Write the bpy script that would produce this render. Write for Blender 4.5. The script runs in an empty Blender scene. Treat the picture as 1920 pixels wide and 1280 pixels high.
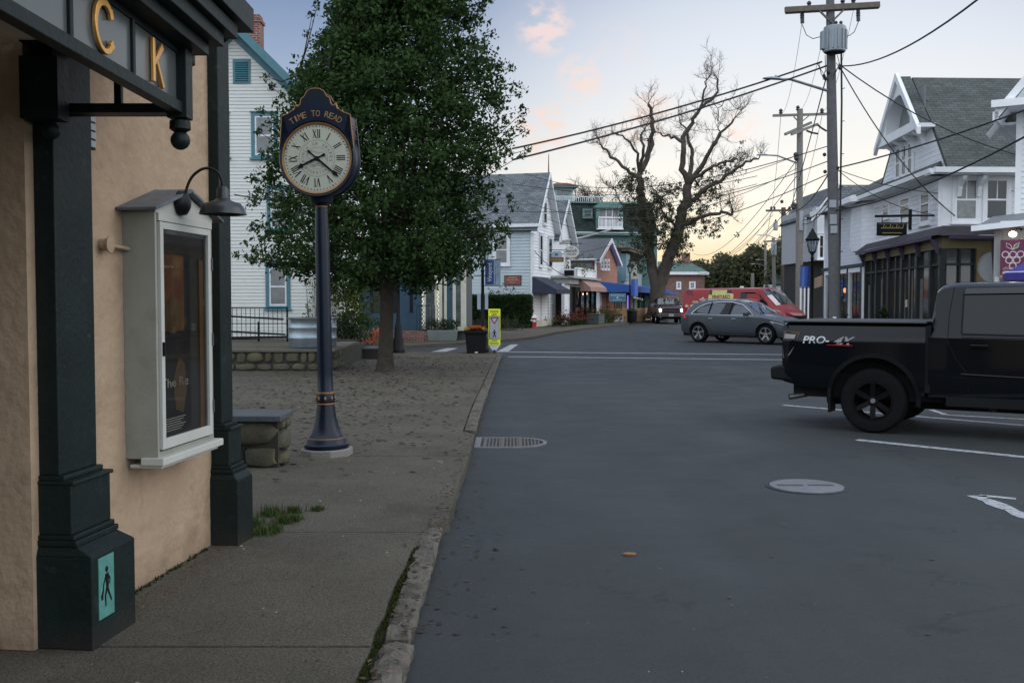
import bpy, bmesh, math, random
import numpy as np
from mathutils import Vector, Matrix
R = math.radians
PI = math.pi
scene = bpy.context.scene
COL = scene.collection
# ------------------------------------------------------------------ camera, sky, light, exposure
FOC = 1867.0; HOR = 563.0; CAMZ = 1.7
cam_d = bpy.data.cameras.new('camera'); cam = bpy.data.objects.new('camera', cam_d); COL.objects.link(cam)
PITCH = math.atan((640-HOR)/FOC)
cam.location = (0, 0, CAMZ); cam.rotation_euler = (R(90)-PITCH, 0, 0)
cam_d.sensor_width = 36.0; cam_d.lens = 36.0*FOC/1920.0
cam_d.clip_start = 0.05; cam_d.clip_end = 6000
scene.camera = cam
scene.view_settings.view_transform = 'Standard'; scene.view_settings.look = 'None'
scene.view_settings.exposure = 0.2; scene.view_settings.gamma = 1.0
scene.cycles.max_bounces = 6; scene.cycles.diffuse_bounces = 3; scene.cycles.glossy_bounces = 3
scene.cycles.transparent_max_bounces = 8; scene.cycles.caustics_reflective = False; scene.cycles.caustics_refractive = False

def ray(u, v):
    cx = (u-960)/FOC; cy = -(v-640)/FOC
    s, c = math.sin(PITCH), math.cos(PITCH)
    return Vector((cx, c+cy*s, -s+cy*c))
def at(u, v, Y):
    d = ray(u, v); k = Y/d.y
    return Vector((d.x*k, Y, CAMZ+d.z*k))
def gr(u, v, z=0.0):
    d = ray(u, v); k = (z-CAMZ)/d.z
    return Vector((d.x*k, d.y*k, z))
def lin(c):
    c = c/255.0
    return c/12.92 if c <= 0.04045 else ((c+0.055)/1.055)**2.4
def S(r, g, b): return (lin(r), lin(g), lin(b))

world = bpy.data.worlds.new('World'); scene.world = world; world.use_nodes = True
def build_world():
    nt = world.node_tree; nt.nodes.clear(); N = nt.nodes; L = nt.links
    out = N.new('ShaderNodeOutputWorld'); bg = N.new('ShaderNodeBackground'); L.new(bg.outputs[0], out.inputs[0])
    tc = N.new('ShaderNodeTexCoord')
    nm = N.new('ShaderNodeVectorMath'); nm.operation = 'NORMALIZE'; L.new(tc.outputs['Generated'], nm.inputs[0])
    sep = N.new('ShaderNodeSeparateXYZ'); L.new(nm.outputs[0], sep.inputs[0])
    def ramp(stops, src):
        r = N.new('ShaderNodeValToRGB'); e = r.color_ramp.elements
        while len(e) > 1: e.remove(e[0])
        for i, (p, c) in enumerate(stops):
            q = e[0] if i == 0 else e.new(p)
            q.position = p; q.color = (*c, 1)
        L.new(src, r.inputs[0]); return r.outputs[0]
    def dot(v):
        d = N.new('ShaderNodeVectorMath'); d.operation = 'DOT_PRODUCT'; L.new(nm.outputs[0], d.inputs[0])
        v = Vector(v).normalized(); d.inputs[1].default_value = v; return d.outputs['Value']
    def mrange(src, a, b, c=0.0, d=1.0, smooth=True):
        m = N.new('ShaderNodeMapRange'); m.interpolation_type = 'SMOOTHSTEP' if smooth else 'LINEAR'
        m.inputs[1].default_value = a; m.inputs[2].default_value = b; m.inputs[3].default_value = c; m.inputs[4].default_value = d
        L.new(src, m.inputs[0]); return m.outputs[0]
    def mix(f, a, b):
        m = N.new('ShaderNodeMix'); m.data_type = 'RGBA'
        if isinstance(f, float): m.inputs[0].default_value = f
        else: L.new(f, m.inputs[0])
        for s, i in ((a, 6), (b, 7)):
            if isinstance(s, tuple): m.inputs[i].default_value = (*s, 1)
            else: L.new(s, m.inputs[i])
        return m.outputs[2]
    def mul(a, b):
        m = N.new('ShaderNodeMath'); m.operation = 'MULTIPLY'; L.new(a, m.inputs[0])
        if isinstance(b, float): m.inputs[1].default_value = b
        else: L.new(b, m.inputs[1])
        return m.outputs[0]
    z = sep.outputs['Z']
    cool = ramp([(0.0, S(222, 220, 214)), (0.06, S(214, 216, 218)), (0.14, S(186, 196, 206)), (0.20, S(158, 174, 197)), (0.28, S(126, 145, 177)), (0.40, S(112, 133, 170)), (0.7, S(150, 168, 205)), (1.0, (.75, .82, .95))], z)
    warm = ramp([(0.0, S(240, 204, 152)), (0.035, S(244, 216, 170)), (0.065, (.96, .86, .67)), (0.10, (.95, .89, .78)), (0.15, (.84, .83, .80)), (0.24, (.72, .76, .82)), (0.34, S(204, 213, 226)), (0.6, S(210, 220, 236)), (1.0, (.75, .82, .95))], z)
    # toward the afterglow: ahead and to the right
    az = dot((math.sin(R(17)), math.cos(R(17)), 0.05))
    f = mrange(az, 0.89, 0.995)
    col = mix(f, cool, warm)
    # behind the camera, away from the glow, the dome is paler and a little brighter (thin cloud)
    back = mrange(sep.outputs['Y'], 0.55, -0.5)
    col = mix(mul(back, 0.9), col, (1.45, 1.57, 1.72))
    # pinkish wisps of cloud
    nz = N.new('ShaderNodeTexNoise'); nz.inputs['Scale'].default_value = 48; nz.inputs['Detail'].default_value = 5; nz.inputs['Roughness'].default_value = 0.55
    mp = N.new('ShaderNodeMapping'); mp.inputs['Scale'].default_value = (1, 1, 1.7); L.new(nm.outputs[0], mp.inputs[0]); L.new(mp.outputs[0], nz.inputs['Vector'])
    nzr = mrange(nz.outputs[0], 0.40, 0.62)
    for (u, v, rad, st, c) in [(1022, 52, 50, .8, S(236, 212, 206)), (1160, 98, 60, .28, S(226, 212, 212)), (1088, 150, 44, .7, S(240, 212, 200)),
                               (1018, 244, 55, .7, S(240, 210, 196)), (1215, 226, 55, .5, S(243, 212, 194)), (1390, 240, 38, .5, S(250, 220, 202)),
                               (1120, 262, 50, .25, S(238, 214, 204)), (1340, 395, 60, .3, S(255, 218, 178))]:
        d = ray(u, v).normalized()
        a = math.cos(rad*1.2/FOC); b = math.cos(rad*0.2/FOC)
        m = mul(mul(mrange(dot(d), a, b), nzr), st)
        col = mix(m, col, c)
    L.new(col, bg.inputs[0]); bg.inputs[1].default_value = 1.0
build_world()
sun_d = bpy.data.lights.new('sun', 'SUN'); sun = bpy.data.objects.new('sun', sun_d); COL.objects.link(sun)
sun_d.energy = 0.9; sun_d.angle = R(50); sun_d.color = (1.0, 0.93, 0.87)
sun.rotation_euler = (R(90-24), 0, R(180-75))      # very soft glow from the bright side of the sky, on the right

# ------------------------------------------------------------------ mesh helpers
class MB:
    def __init__(s): s.v = []; s.f = []; s.m = []
    def add(s, vs, fs, m=0, T=None):
        o = len(s.v)
        s.v += [tuple(T(Vector(p))) if T else tuple(p) for p in vs]
        for f in fs: s.f.append([i+o for i in f]); s.m.append(m)
        return s
    def box(s, x0, x1, y0, y1, z0, z1, m=0, T=None):
        vs = [(x, y, z) for z in (z0, z1) for y in (y0, y1) for x in (x0, x1)]
        return s.add(vs, [(0, 2, 3, 1), (4, 5, 7, 6), (0, 1, 5, 4), (2, 6, 7, 3), (0, 4, 6, 2), (1, 3, 7, 5)], m, T)
    def prism(s, poly, y0, y1, m=0, T=None, plane='xz'):
        n = len(poly)
        mk = {'xz': lambda a, b, y: (a, y, b), 'xy': lambda a, b, y: (a, b, y), 'yz': lambda a, b, y: (y, a, b)}[plane]
        vs = [mk(a, b, y0) for a, b in poly]+[mk(a, b, y1) for a, b in poly]
        fs = [tuple(range(n)), tuple(range(2*n-1, n-1, -1))]+[(i, i+n, (i+1) % n+n, (i+1) % n) for i in range(n)]
        return s.add(vs, fs, m, T)
    def bar(s, p, q, w, h=None, m=0, T=None, up=(0, 0, 1)):
        h = h or w; p = Vector(p); q = Vector(q); d = (q-p).normalized(); up = Vector(up)
        if abs(d.dot(up)) > .98: up = Vector((1, 0, 0))
        a = d.cross(up).normalized(); b = a.cross(d)
        vs = [c+a*(i*w/2)+b*(j*h/2) for c in (p, q) for i, j in ((-1, -1), (1, -1), (1, 1), (-1, 1))]
        return s.add(vs, [(3, 2, 1, 0), (4, 5, 6, 7), (0, 1, 5, 4), (1, 2, 6, 5), (2, 3, 7, 6), (3, 0, 4, 7)], m, T)
    def tube(s, pts, rad, n=8, m=0, T=None, cap=True):
        pts = [Vector(p) for p in pts]; k = len(pts)
        if not hasattr(rad, '__len__'): rad = [rad]*k
        vs = []; a = None
        for i, p in enumerate(pts):
            d = (pts[min(i+1, k-1)]-pts[max(i-1, 0)]).normalized()
            if a is None:
                a = d.cross(Vector((0, 0, 1)) if abs(d.z) < .9 else Vector((1, 0, 0))).normalized()
            else:
                a = (a-d*a.dot(d)).normalized()
            b = d.cross(a)
            vs += [p+(a*math.cos(2*PI*j/n)+b*math.sin(2*PI*j/n))*rad[i] for j in range(n)]
        fs = [(i*n+j, i*n+(j+1) % n, (i+1)*n+(j+1) % n, (i+1)*n+j) for i in range(k-1) for j in range(n)]
        if cap: fs += [tuple(range(n-1, -1, -1)), tuple((k-1)*n+j for j in range(n))]
        return s.add(vs, fs, m, T)
    def lathe(s, prof, c=(0, 0, 0), n=24, axis='z', m=0, T=None, a0=0.0, cap=True):
        vs = []; c = Vector(c)
        for r, h in prof:
            for j in range(n):
                t = a0+2*PI*j/n; x, y = r*math.cos(t), r*math.sin(t)
                p = {'z': (x, y, h), 'y': (x, h, y), 'x': (h, x, y)}[axis]
                vs.append(c+Vector(p))
        k = len(prof)
        fs = [(i*n+j, i*n+(j+1) % n, (i+1)*n+(j+1) % n, (i+1)*n+j) for i in range(k-1) for j in range(n)]
        if cap: fs += [tuple(range(n-1, -1, -1)), tuple((k-1)*n+j for j in range(n))]
        return s.add(vs, fs, m, T)
    def ball(s, c, r, n=12, m=0, T=None, sc=(1, 1, 1)):
        pr = [(max(1e-4, r*math.sin(PI*i/8)), -r*math.cos(PI*i/8)) for i in range(9)]
        c = Vector(c)
        return s.lathe(pr, (0, 0, 0), n, m=m, T=lambda p: (lambda q: T(q) if T else q)(Vector((p.x*sc[0], p.y*sc[1], p.z*sc[2]))+c))
    def grid(s, P, m=0, T=None, closed=False):
        a, b = len(P), len(P[0]); vs = [p for r in P for p in r]
        fs = [(i*b+j, i*b+(j+1) % b, (i+1)*b+(j+1) % b, (i+1)*b+j) for i in range(a-1) for j in range(b if closed else b-1)]
        return s.add(vs, fs, m, T)
    def poly(s, pts, m=0, T=None): return s.add(pts, [tuple(range(len(pts)))], m, T)
    def build(s, name, mats, parent=None, bevel=0, smooth=None, loc=None, recalc=True, segs=2):
        me = bpy.data.meshes.new(name)
        me.from_pydata(s.v, [], s.f); me.update()
        if not isinstance(mats, (list, tuple)): mats = [mats]
        for m in mats: me.materials.append(m)
        if len(mats) > 1: me.polygons.foreach_set('material_index', s.m)
        if recalc and len(s.f) < 60000:
            bm = bmesh.new(); bm.from_mesh(me); bmesh.ops.recalc_face_normals(bm, faces=bm.faces); bm.to_mesh(me); bm.free()
        uvs(me)
        if smooth is not None:
            me.polygons.foreach_set('use_smooth', [True]*len(me.polygons)); me.set_sharp_from_angle(angle=R(smooth))
        o = bpy.data.objects.new(name, me); COL.objects.link(o)
        if parent: o.parent = parent
        if loc is not None: o.location = loc
        if bevel:
            b = o.modifiers.new('bevel', 'BEVEL'); b.width = bevel; b.segments = segs; b.limit_method = 'ANGLE'; b.angle_limit = R(35)
        return o
def uvs(me):
    """box-projected UVs in metres: u runs horizontally on the face, v up its slope"""
    n = len(me.polygons)
    if not n: return
    nor = np.empty(n*3, 'f'); me.polygons.foreach_get('normal', nor); nor = nor.reshape(-1, 3)
    tot = np.empty(n, 'i'); me.polygons.foreach_get('loop_total', tot)
    nl = len(me.loops); vi = np.empty(nl, 'i'); me.loops.foreach_get('vertex_index', vi)
    co = np.empty(len(me.vertices)*3, 'f'); me.vertices.foreach_get('co', co); co = co.reshape(-1, 3)
    u = np.stack([-nor[:, 1], nor[:, 0], np.zeros(n)], 1); ln = np.linalg.norm(u, axis=1)
    flat = ln < 0.05; u[flat] = (1, 0, 0); ln[flat] = 1; u /= ln[:, None]
    v = np.cross(nor, u)
    fi = np.repeat(np.arange(n), tot); p = co[vi]
    uv = np.stack([(p*u[fi]).sum(1), (p*v[fi]).sum(1)], 1).astype('f')
    l = me.uv_layers.new(name='uv'); l.data.foreach_set('uv', uv.ravel())
def fastmesh(name, V, F, mats, parent=None, mi=None):
    me = bpy.data.meshes.new(name); V = np.asarray(V, 'f'); F = np.asarray(F, 'i'); k = F.shape[1]
    me.vertices.add(len(V)); me.vertices.foreach_set('co', V.ravel())
    me.loops.add(F.size); me.loops.foreach_set('vertex_index', F.ravel())
    me.polygons.add(len(F)); me.polygons.foreach_set('loop_start', np.arange(0, F.size, k, dtype='i'))
    if not isinstance(mats, (list, tuple)): mats = [mats]
    for m in mats: me.materials.append(m)
    if mi is not None: me.polygons.foreach_set('material_index', np.asarray(mi, 'i'))
    me.update(calc_edges=True)
    o = bpy.data.objects.new(name, me); COL.objects.link(o)
    if parent: o.parent = parent
    return o
def tag(o, label=None, cat=None, group=None, kind=None):
    if label: o['label'] = label
    if cat: o['category'] = cat
    if group: o['group'] = group
    if kind: o['kind'] = kind
    return o
def thing(name, label, cat, loc=(0, 0, 0), rot=0.0, group=None, scale=None):
    o = bpy.data.objects.new(name, None); COL.objects.link(o); o.empty_display_size = .1
    o.location = loc; o.rotation_euler = (0, 0, rot)
    if scale: o.scale = (scale,)*3
    return tag(o, label, cat, group)
def copy_tree(o, parent=None):
    c = o.copy(); COL.objects.link(c)
    if parent: c.parent = parent
    for ch in list(o.children): copy_tree(ch, c)
    return c
def struct(o): o['kind'] = 'structure'; return o

def smooth_path(P, n=5):
    P = [Vector(p) for p in P]; out = []
    for i in range(len(P)-1):
        a, b, c, d = P[max(i-1, 0)], P[i], P[i+1], P[min(i+2, len(P)-1)]
        for j in range(n):
            t = j/n; out.append(.5*((2*b)+(c-a)*t+(2*a-5*b+4*c-d)*t*t+(3*b-a-3*c+d)*t*t*t))
    return out+[P[-1]]
_tc = {}
def text_geo(txt, offset=0.0, shear=0.0):
    k = (txt, offset, shear)
    if k not in _tc:
        cu = bpy.data.curves.new('t', 'FONT'); cu.body = txt; cu.size = 1.0; cu.offset = offset; cu.shear = shear; cu.resolution_u = 4
        cu.align_x = 'LEFT'; ob = bpy.data.objects.new('t', cu); me = ob.to_mesh()
        vs = [tuple(v.co) for v in me.vertices]; fs = [tuple(p.vertices) for p in me.polygons]
        ob.to_mesh_clear(); bpy.data.objects.remove(ob); bpy.data.curves.remove(cu)
        if vs:
            x0 = min(v[0] for v in vs); x1 = max(v[0] for v in vs)
        else: x0, x1 = 0, .3
        _tc[k] = ([(v[0]-x0, v[1]) for v in vs], fs, x1-x0)
    return _tc[k]
def text(mb, txt, h, w, T, m=0, thick=0.0, offset=0.0, shear=0.0):
    """txt centred on the origin of T(x, y, depth); h = cap height, w = total width (None keeps proportions)"""
    vs, fs, tw = text_geo(txt, offset, shear)
    if not vs: return
    s = h/0.70; sx = s if w is None else w/tw
    P = [Vector((x*sx-tw*sx/2, y*s-h/2, 0)) for x, y in vs]
    if thick:
        from collections import Counter
        n = len(P); E = Counter()
        for f in fs:
            for i in range(len(f)): E[tuple(sorted((f[i], f[(i+1) % len(f)])))] += 1
        Q = [T(Vector((p.x, p.y, 0))) for p in P]+[T(Vector((p.x, p.y, thick))) for p in P]
        F = [tuple(i+n for i in f) for f in fs]+[(a, b, b+n, a+n) for (a, b), c in E.items() if c == 1]
        mb.add(Q, F, m)
    else:
        mb.add([T(p) for p in P], fs, m)

# ------------------------------------------------------------------ materials
_mats = {}
def M(name, col, rough=.6, metal=0.0, spec=.5, var=0.12, vs=4.0, bump=0.0, bs=60.0, emit=None, es=1.0, coat=0.0, stain=None, sst=(.5, .7), ss=2.0, speck=0, foot=None):
    if name in _mats: return _mats[name]
    m = bpy.data.materials.new(name); m.use_nodes = True; nt = m.node_tree; b = nt.nodes['Principled BSDF']
    N, L = nt.nodes, nt.links; tc = N.new('ShaderNodeTexCoord')
    b.inputs['Roughness'].default_value = rough; b.inputs['Metallic'].default_value = metal
    b.inputs['Specular IOR Level'].default_value = spec; b.inputs['Coat Weight'].default_value = coat
    b.inputs['Base Color'].default_value = (*col, 1)
    src = None
    if var:
        nz = N.new('ShaderNodeTexNoise'); nz.inputs['Scale'].default_value = vs; nz.inputs['Detail'].default_value = 8; nz.inputs['Roughness'].default_value = .62
        L.new(tc.outputs['Object'], nz.inputs['Vector'])
        mr = N.new('ShaderNodeMapRange'); mr.inputs[1].default_value = .25; mr.inputs[2].default_value = .75
        mr.inputs[3].default_value = 1-var; mr.inputs[4].default_value = 1+var; L.new(nz.outputs[0], mr.inputs[0])
        hs = N.new('ShaderNodeVectorMath'); hs.operation = 'SCALE'; hs.inputs[0].default_value = col; L.new(mr.outputs[0], hs.inputs['Scale'])
        src = hs.outputs[0]
        if stain:
            n2 = N.new('ShaderNodeTexNoise'); n2.inputs['Scale'].default_value = ss; n2.inputs['Detail'].default_value = 10; n2.inputs['Roughness'].default_value = .7
            L.new(tc.outputs['Object'], n2.inputs['Vector'])
            r2 = N.new('ShaderNodeMapRange'); r2.inputs[1].default_value = sst[0]; r2.inputs[2].default_value = sst[1]; L.new(n2.outputs[0], r2.inputs[0])
            mx = N.new('ShaderNodeMix'); mx.data_type = 'RGBA'; L.new(r2.outputs[0], mx.inputs[0]); L.new(src, mx.inputs[6]); mx.inputs[7].default_value = (*stain, 1)
            src = mx.outputs[2]
        if foot:
            sp = N.new('ShaderNodeSeparateXYZ'); L.new(tc.outputs['Object'], sp.inputs[0]); n5 = N.new('ShaderNodeTexNoise'); n5.inputs['Scale'].default_value = 3.5; n5.inputs['Detail'].default_value = 9; n5.inputs['Roughness'].default_value = .75
            L.new(tc.outputs['Object'], n5.inputs['Vector']); a5 = N.new('ShaderNodeMath'); a5.operation = 'MULTIPLY_ADD'; a5.inputs[1].default_value = foot[0]*1.6; L.new(n5.outputs[0], a5.inputs[0]); a5.inputs[2].default_value = -foot[0]*.35
            s5 = N.new('ShaderNodeMath'); s5.operation = 'SUBTRACT'; L.new(a5.outputs[0], s5.inputs[0]); L.new(sp.outputs['Z'], s5.inputs[1])
            r5 = N.new('ShaderNodeMapRange'); r5.inputs[1].default_value = -.05; r5.inputs[2].default_value = foot[0]*.8; r5.inputs[4].default_value = .8; L.new(s5.outputs[0], r5.inputs[0])
            m5 = N.new('ShaderNodeMix'); m5.data_type = 'RGBA'; L.new(r5.outputs[0], m5.inputs[0]); L.new(src, m5.inputs[6]); m5.inputs[7].default_value = (*foot[1], 1); src = m5.outputs[2]
        if speck:
            n4 = N.new('ShaderNodeTexNoise'); n4.inputs['Scale'].default_value = 75; n4.inputs['Detail'].default_value = 3; n4.inputs['Roughness'].default_value = .8
            L.new(tc.outputs['Object'], n4.inputs['Vector'])
            r4 = N.new('ShaderNodeMapRange'); r4.inputs[1].default_value = .3; r4.inputs[2].default_value = .7; r4.inputs[3].default_value = 1-speck; r4.inputs[4].default_value = 1+speck; L.new(n4.outputs[0], r4.inputs[0])
            s4 = N.new('ShaderNodeVectorMath'); s4.operation = 'SCALE'; L.new(src, s4.inputs[0]); L.new(r4.outputs[0], s4.inputs['Scale']); src = s4.outputs[0]
        L.new(src, b.inputs['Base Color'])
    if bump:
        n3 = N.new('ShaderNodeTexNoise'); n3.inputs['Scale'].default_value = bs; n3.inputs['Detail'].default_value = 6
        L.new(tc.outputs['Object'], n3.inputs['Vector'])
        bp = N.new('ShaderNodeBump'); bp.inputs['Strength'].default_value = bump; bp.inputs['Distance'].default_value = .02
        L.new(n3.outputs[0], bp.inputs['Height']); L.new(bp.outputs[0], b.inputs['Normal'])
    if emit:
        b.inputs['Emission Color'].default_value = (*emit, 1); b.inputs['Emission Strength'].default_value = es
    _mats[name] = m
    return m
def MBrick(name, c1, c2, mortar, bw, bh, mw=.01, rough=.85, bump=.4, off=.5, var=.25, spec=.2, squash=1.0):
    if name in _mats: return _mats[name]
    m = bpy.data.materials.new(name); m.use_nodes = True; nt = m.node_tree; b = nt.nodes['Principled BSDF']; N, L = nt.nodes, nt.links
    tc = N.new('ShaderNodeTexCoord'); br = N.new('ShaderNodeTexBrick'); L.new(tc.outputs['UV'], br.inputs['Vector'])
    br.inputs['Color1'].default_value = (*c1, 1); br.inputs['Color2'].default_value = (*c2, 1); br.inputs['Mortar'].default_value = (*mortar, 1)
    br.inputs['Scale'].default_value = 1; br.inputs['Brick Width'].default_value = bw; br.inputs['Row Height'].default_value = bh
    br.inputs['Mortar Size'].default_value = mw; br.inputs['Mortar Smooth'].default_value = .1; br.offset = off
    nz = N.new('ShaderNodeTexNoise'); nz.inputs['Scale'].default_value = 2.2; nz.inputs['Detail'].default_value = 9; nz.inputs['Roughness'].default_value = .7; L.new(tc.outputs['Object'], nz.inputs['Vector'])
    mr = N.new('ShaderNodeMapRange'); mr.inputs[1].default_value = .3; mr.inputs[2].default_value = .7; mr.inputs[3].default_value = 1-var; mr.inputs[4].default_value = 1+var; L.new(nz.outputs[0], mr.inputs[0])
    sc = N.new('ShaderNodeVectorMath'); sc.operation = 'SCALE'; L.new(br.outputs['Color'], sc.inputs[0]); L.new(mr.outputs[0], sc.inputs['Scale'])
    L.new(sc.outputs[0], b.inputs['Base Color']); b.inputs['Roughness'].default_value = rough; b.inputs['Specular IOR Level'].default_value = spec
    iv = N.new('ShaderNodeMath'); iv.operation = 'SUBTRACT'; iv.inputs[0].default_value = 1; L.new(br.outputs['Fac'], iv.inputs[1])
    bp = N.new('ShaderNodeBump'); bp.inputs['Strength'].default_value = bump; bp.inputs['Distance'].default_value = .02; L.new(iv.outputs[0], bp.inputs['Height']); L.new(bp.outputs[0], b.inputs['Normal'])
    _mats[name] = m; return m
def MGlass(name, tint=(1, 1, 1), refl=.08, rough=.02):
    if name in _mats: return _mats[name]
    m = bpy.data.materials.new(name); m.use_nodes = True; nt = m.node_tree; nt.nodes.clear(); N, L = nt.nodes, nt.links
    out = N.new('ShaderNodeOutputMaterial'); tr = N.new('ShaderNodeBsdfTransparent'); tr.inputs[0].default_value = (*tint, 1)
    gl = N.new('ShaderNodeBsdfGlossy'); gl.inputs['Roughness'].default_value = rough
    lw = N.new('ShaderNodeFresnel'); lw.inputs[0].default_value = 1.5
    ad = N.new('ShaderNodeMath'); ad.operation = 'ADD'; ad.inputs[1].default_value = refl-.04; L.new(lw.outputs[0], ad.inputs[0]); ad.use_clamp = True
    ge = N.new('ShaderNodeNewGeometry'); iv = N.new('ShaderNodeMath'); iv.operation = 'SUBTRACT'; iv.inputs[0].default_value = 1; L.new(ge.outputs['Backfacing'], iv.inputs[1])
    ml = N.new('ShaderNodeMath'); ml.operation = 'MULTIPLY'; L.new(ad.outputs[0], ml.inputs[0]); L.new(iv.outputs[0], ml.inputs[1]); ad = ml
    mx = N.new('ShaderNodeMixShader'); L.new(ad.outputs[0], mx.inputs[0]); L.new(tr.outputs[0], mx.inputs[1]); L.new(gl.outputs[0], mx.inputs[2]); L.new(mx.outputs[0], out.inputs[0])
    _mats[name] = m; return m
def MLeaf(name, c1, c2, trans=.25, c3=None):
    if name in _mats: return _mats[name]
    m = bpy.data.materials.new(name); m.use_nodes = True; nt = m.node_tree; b = nt.nodes['Principled BSDF']; N, L = nt.nodes, nt.links
    tc = N.new('ShaderNodeTexCoord'); nz = N.new('ShaderNodeTexNoise'); nz.inputs['Scale'].default_value = .9; nz.inputs['Detail'].default_value = 10; nz.inputs['Roughness'].default_value = .85
    L.new(tc.outputs['Object'], nz.inputs['Vector'])
    cr = N.new('ShaderNodeValToRGB'); e = cr.color_ramp.elements; e[0].position = .36; e[0].color = (*c1, 1); e[1].position = .6; e[1].color = (*c2, 1)
    if c3: q = e.new(.70); q.color = (*c3, 1)
    L.new(nz.outputs[0], cr.inputs[0]); L.new(cr.outputs[0], b.inputs['Base Color']); b.inputs['Roughness'].default_value = .7; b.inputs['Specular IOR Level'].default_value = .12
    tl = N.new('ShaderNodeBsdfTranslucent'); L.new(cr.outputs[0], tl.inputs[0]); mx = N.new('ShaderNodeMixShader'); mx.inputs[0].default_value = trans
    L.new(b.outputs[0], mx.inputs[1]); L.new(tl.outputs[0], mx.inputs[2]); L.new(mx.outputs[0], nt.nodes['Material Output'].inputs[0])
    _mats[name] = m; return m

white = M('white_paint', (.80, .82, .84), .55, var=.08, vs=1.5, stain=(.45, .47, .46), sst=(.62, .8), ss=3)
white_d = M('white_trim_weathered', (.62, .65, .68), .6, var=.14, vs=6)
cream = M('cream_trim', (.62, .60, .50), .6, var=.1)
teal = M('teal_paint', (.055, .17, .21), .55, var=.15)
green_tr = M('dark_green_paint', (.008, .015, .0145), .5, spec=.2, var=.35, vs=3, bump=.2, bs=30, stain=(.022, .030, .028), sst=(.60, .66), ss=9, foot=(.22, (.035, .032, .025)))
tan_w = M('tan_stucco', (.385, .285, .195), .85, var=.13, vs=2.5, bump=.7, bs=14, stain=(.25, .175, .115), sst=(.52, .75), ss=1.9, spec=.15, foot=(.34, (.17, .13, .09)))
shingle = MBrick('grey_shingles', (.10, .115, .13), (.17, .185, .20), (.05, .055, .06), .30, .14, .012)
shingle_g = MBrick('green_grey_shingles', (.070, .080, .078), (.10, .112, .108), (.045, .052, .05), .30, .13, .012)
shingle_d = MBrick('dark_shingles', (.018, .030, .028), (.035, .05, .045), (.01, .015, .015), .30, .16, .012, var=.4)
brick = MBrick('red_brick', (.17, .055, .04), (.24, .085, .06), (.28, .26, .24), .215, .072, .01)
wshingle = MBrick('white_shingles', (.74, .77, .80), (.79, .81, .84), (.60, .63, .66), .45, .16, .008, var=.06, bump=.2)
gshingle = MBrick('weathered_wood_shingles', (.16, .16, .165), (.24, .24, .245), (.08, .08, .085), .20, .14, .008, var=.2)
glass_d = M('dark_window_glass', (.022, .027, .031), .06, spec=.5, var=.3, vs=1.2)
glass_c = M('curtained_window_glass', (.15, .16, .16), .12, spec=.5, var=.45, vs=2.0)
glass_t = MGlass('clear_shop_glass', (.82, .86, .86), .10)
metal_g = M('galvanised_steel', (.28, .33, .37), .38, .75, var=.25, vs=5)
blackm = M('black_iron', (.008, .009, .010), .45, .05, spec=.2, var=.2)
black = M('matte_black', (.008, .008, .009), .7, spec=.15, var=.1)
dark_in = M('dark_interior', (.035, .035, .036), .9, var=.3)
wood = M('pole_wood', (.13, .115, .10), .9, var=.3, vs=8, bump=.5, bs=30)
wood_g = M('grey_pole_wood', (.19, .18, .165), .9, var=.2, vs=8, bump=.5, bs=30)
concrete = M('concrete', (.087, .079, .062), .92, var=.22, vs=1.1, bump=.5, bs=70, spec=.2, stain=(.058, .050, .038), sst=(.52, .72), ss=.9, speck=.45)
lampglow = M('lamp_glow', (.9, .8, .6), .5, var=0, emit=(1.0, .62, .25), es=3.0)
cable = M('black_cable', (.015, .015, .017), .6, var=0)
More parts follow.
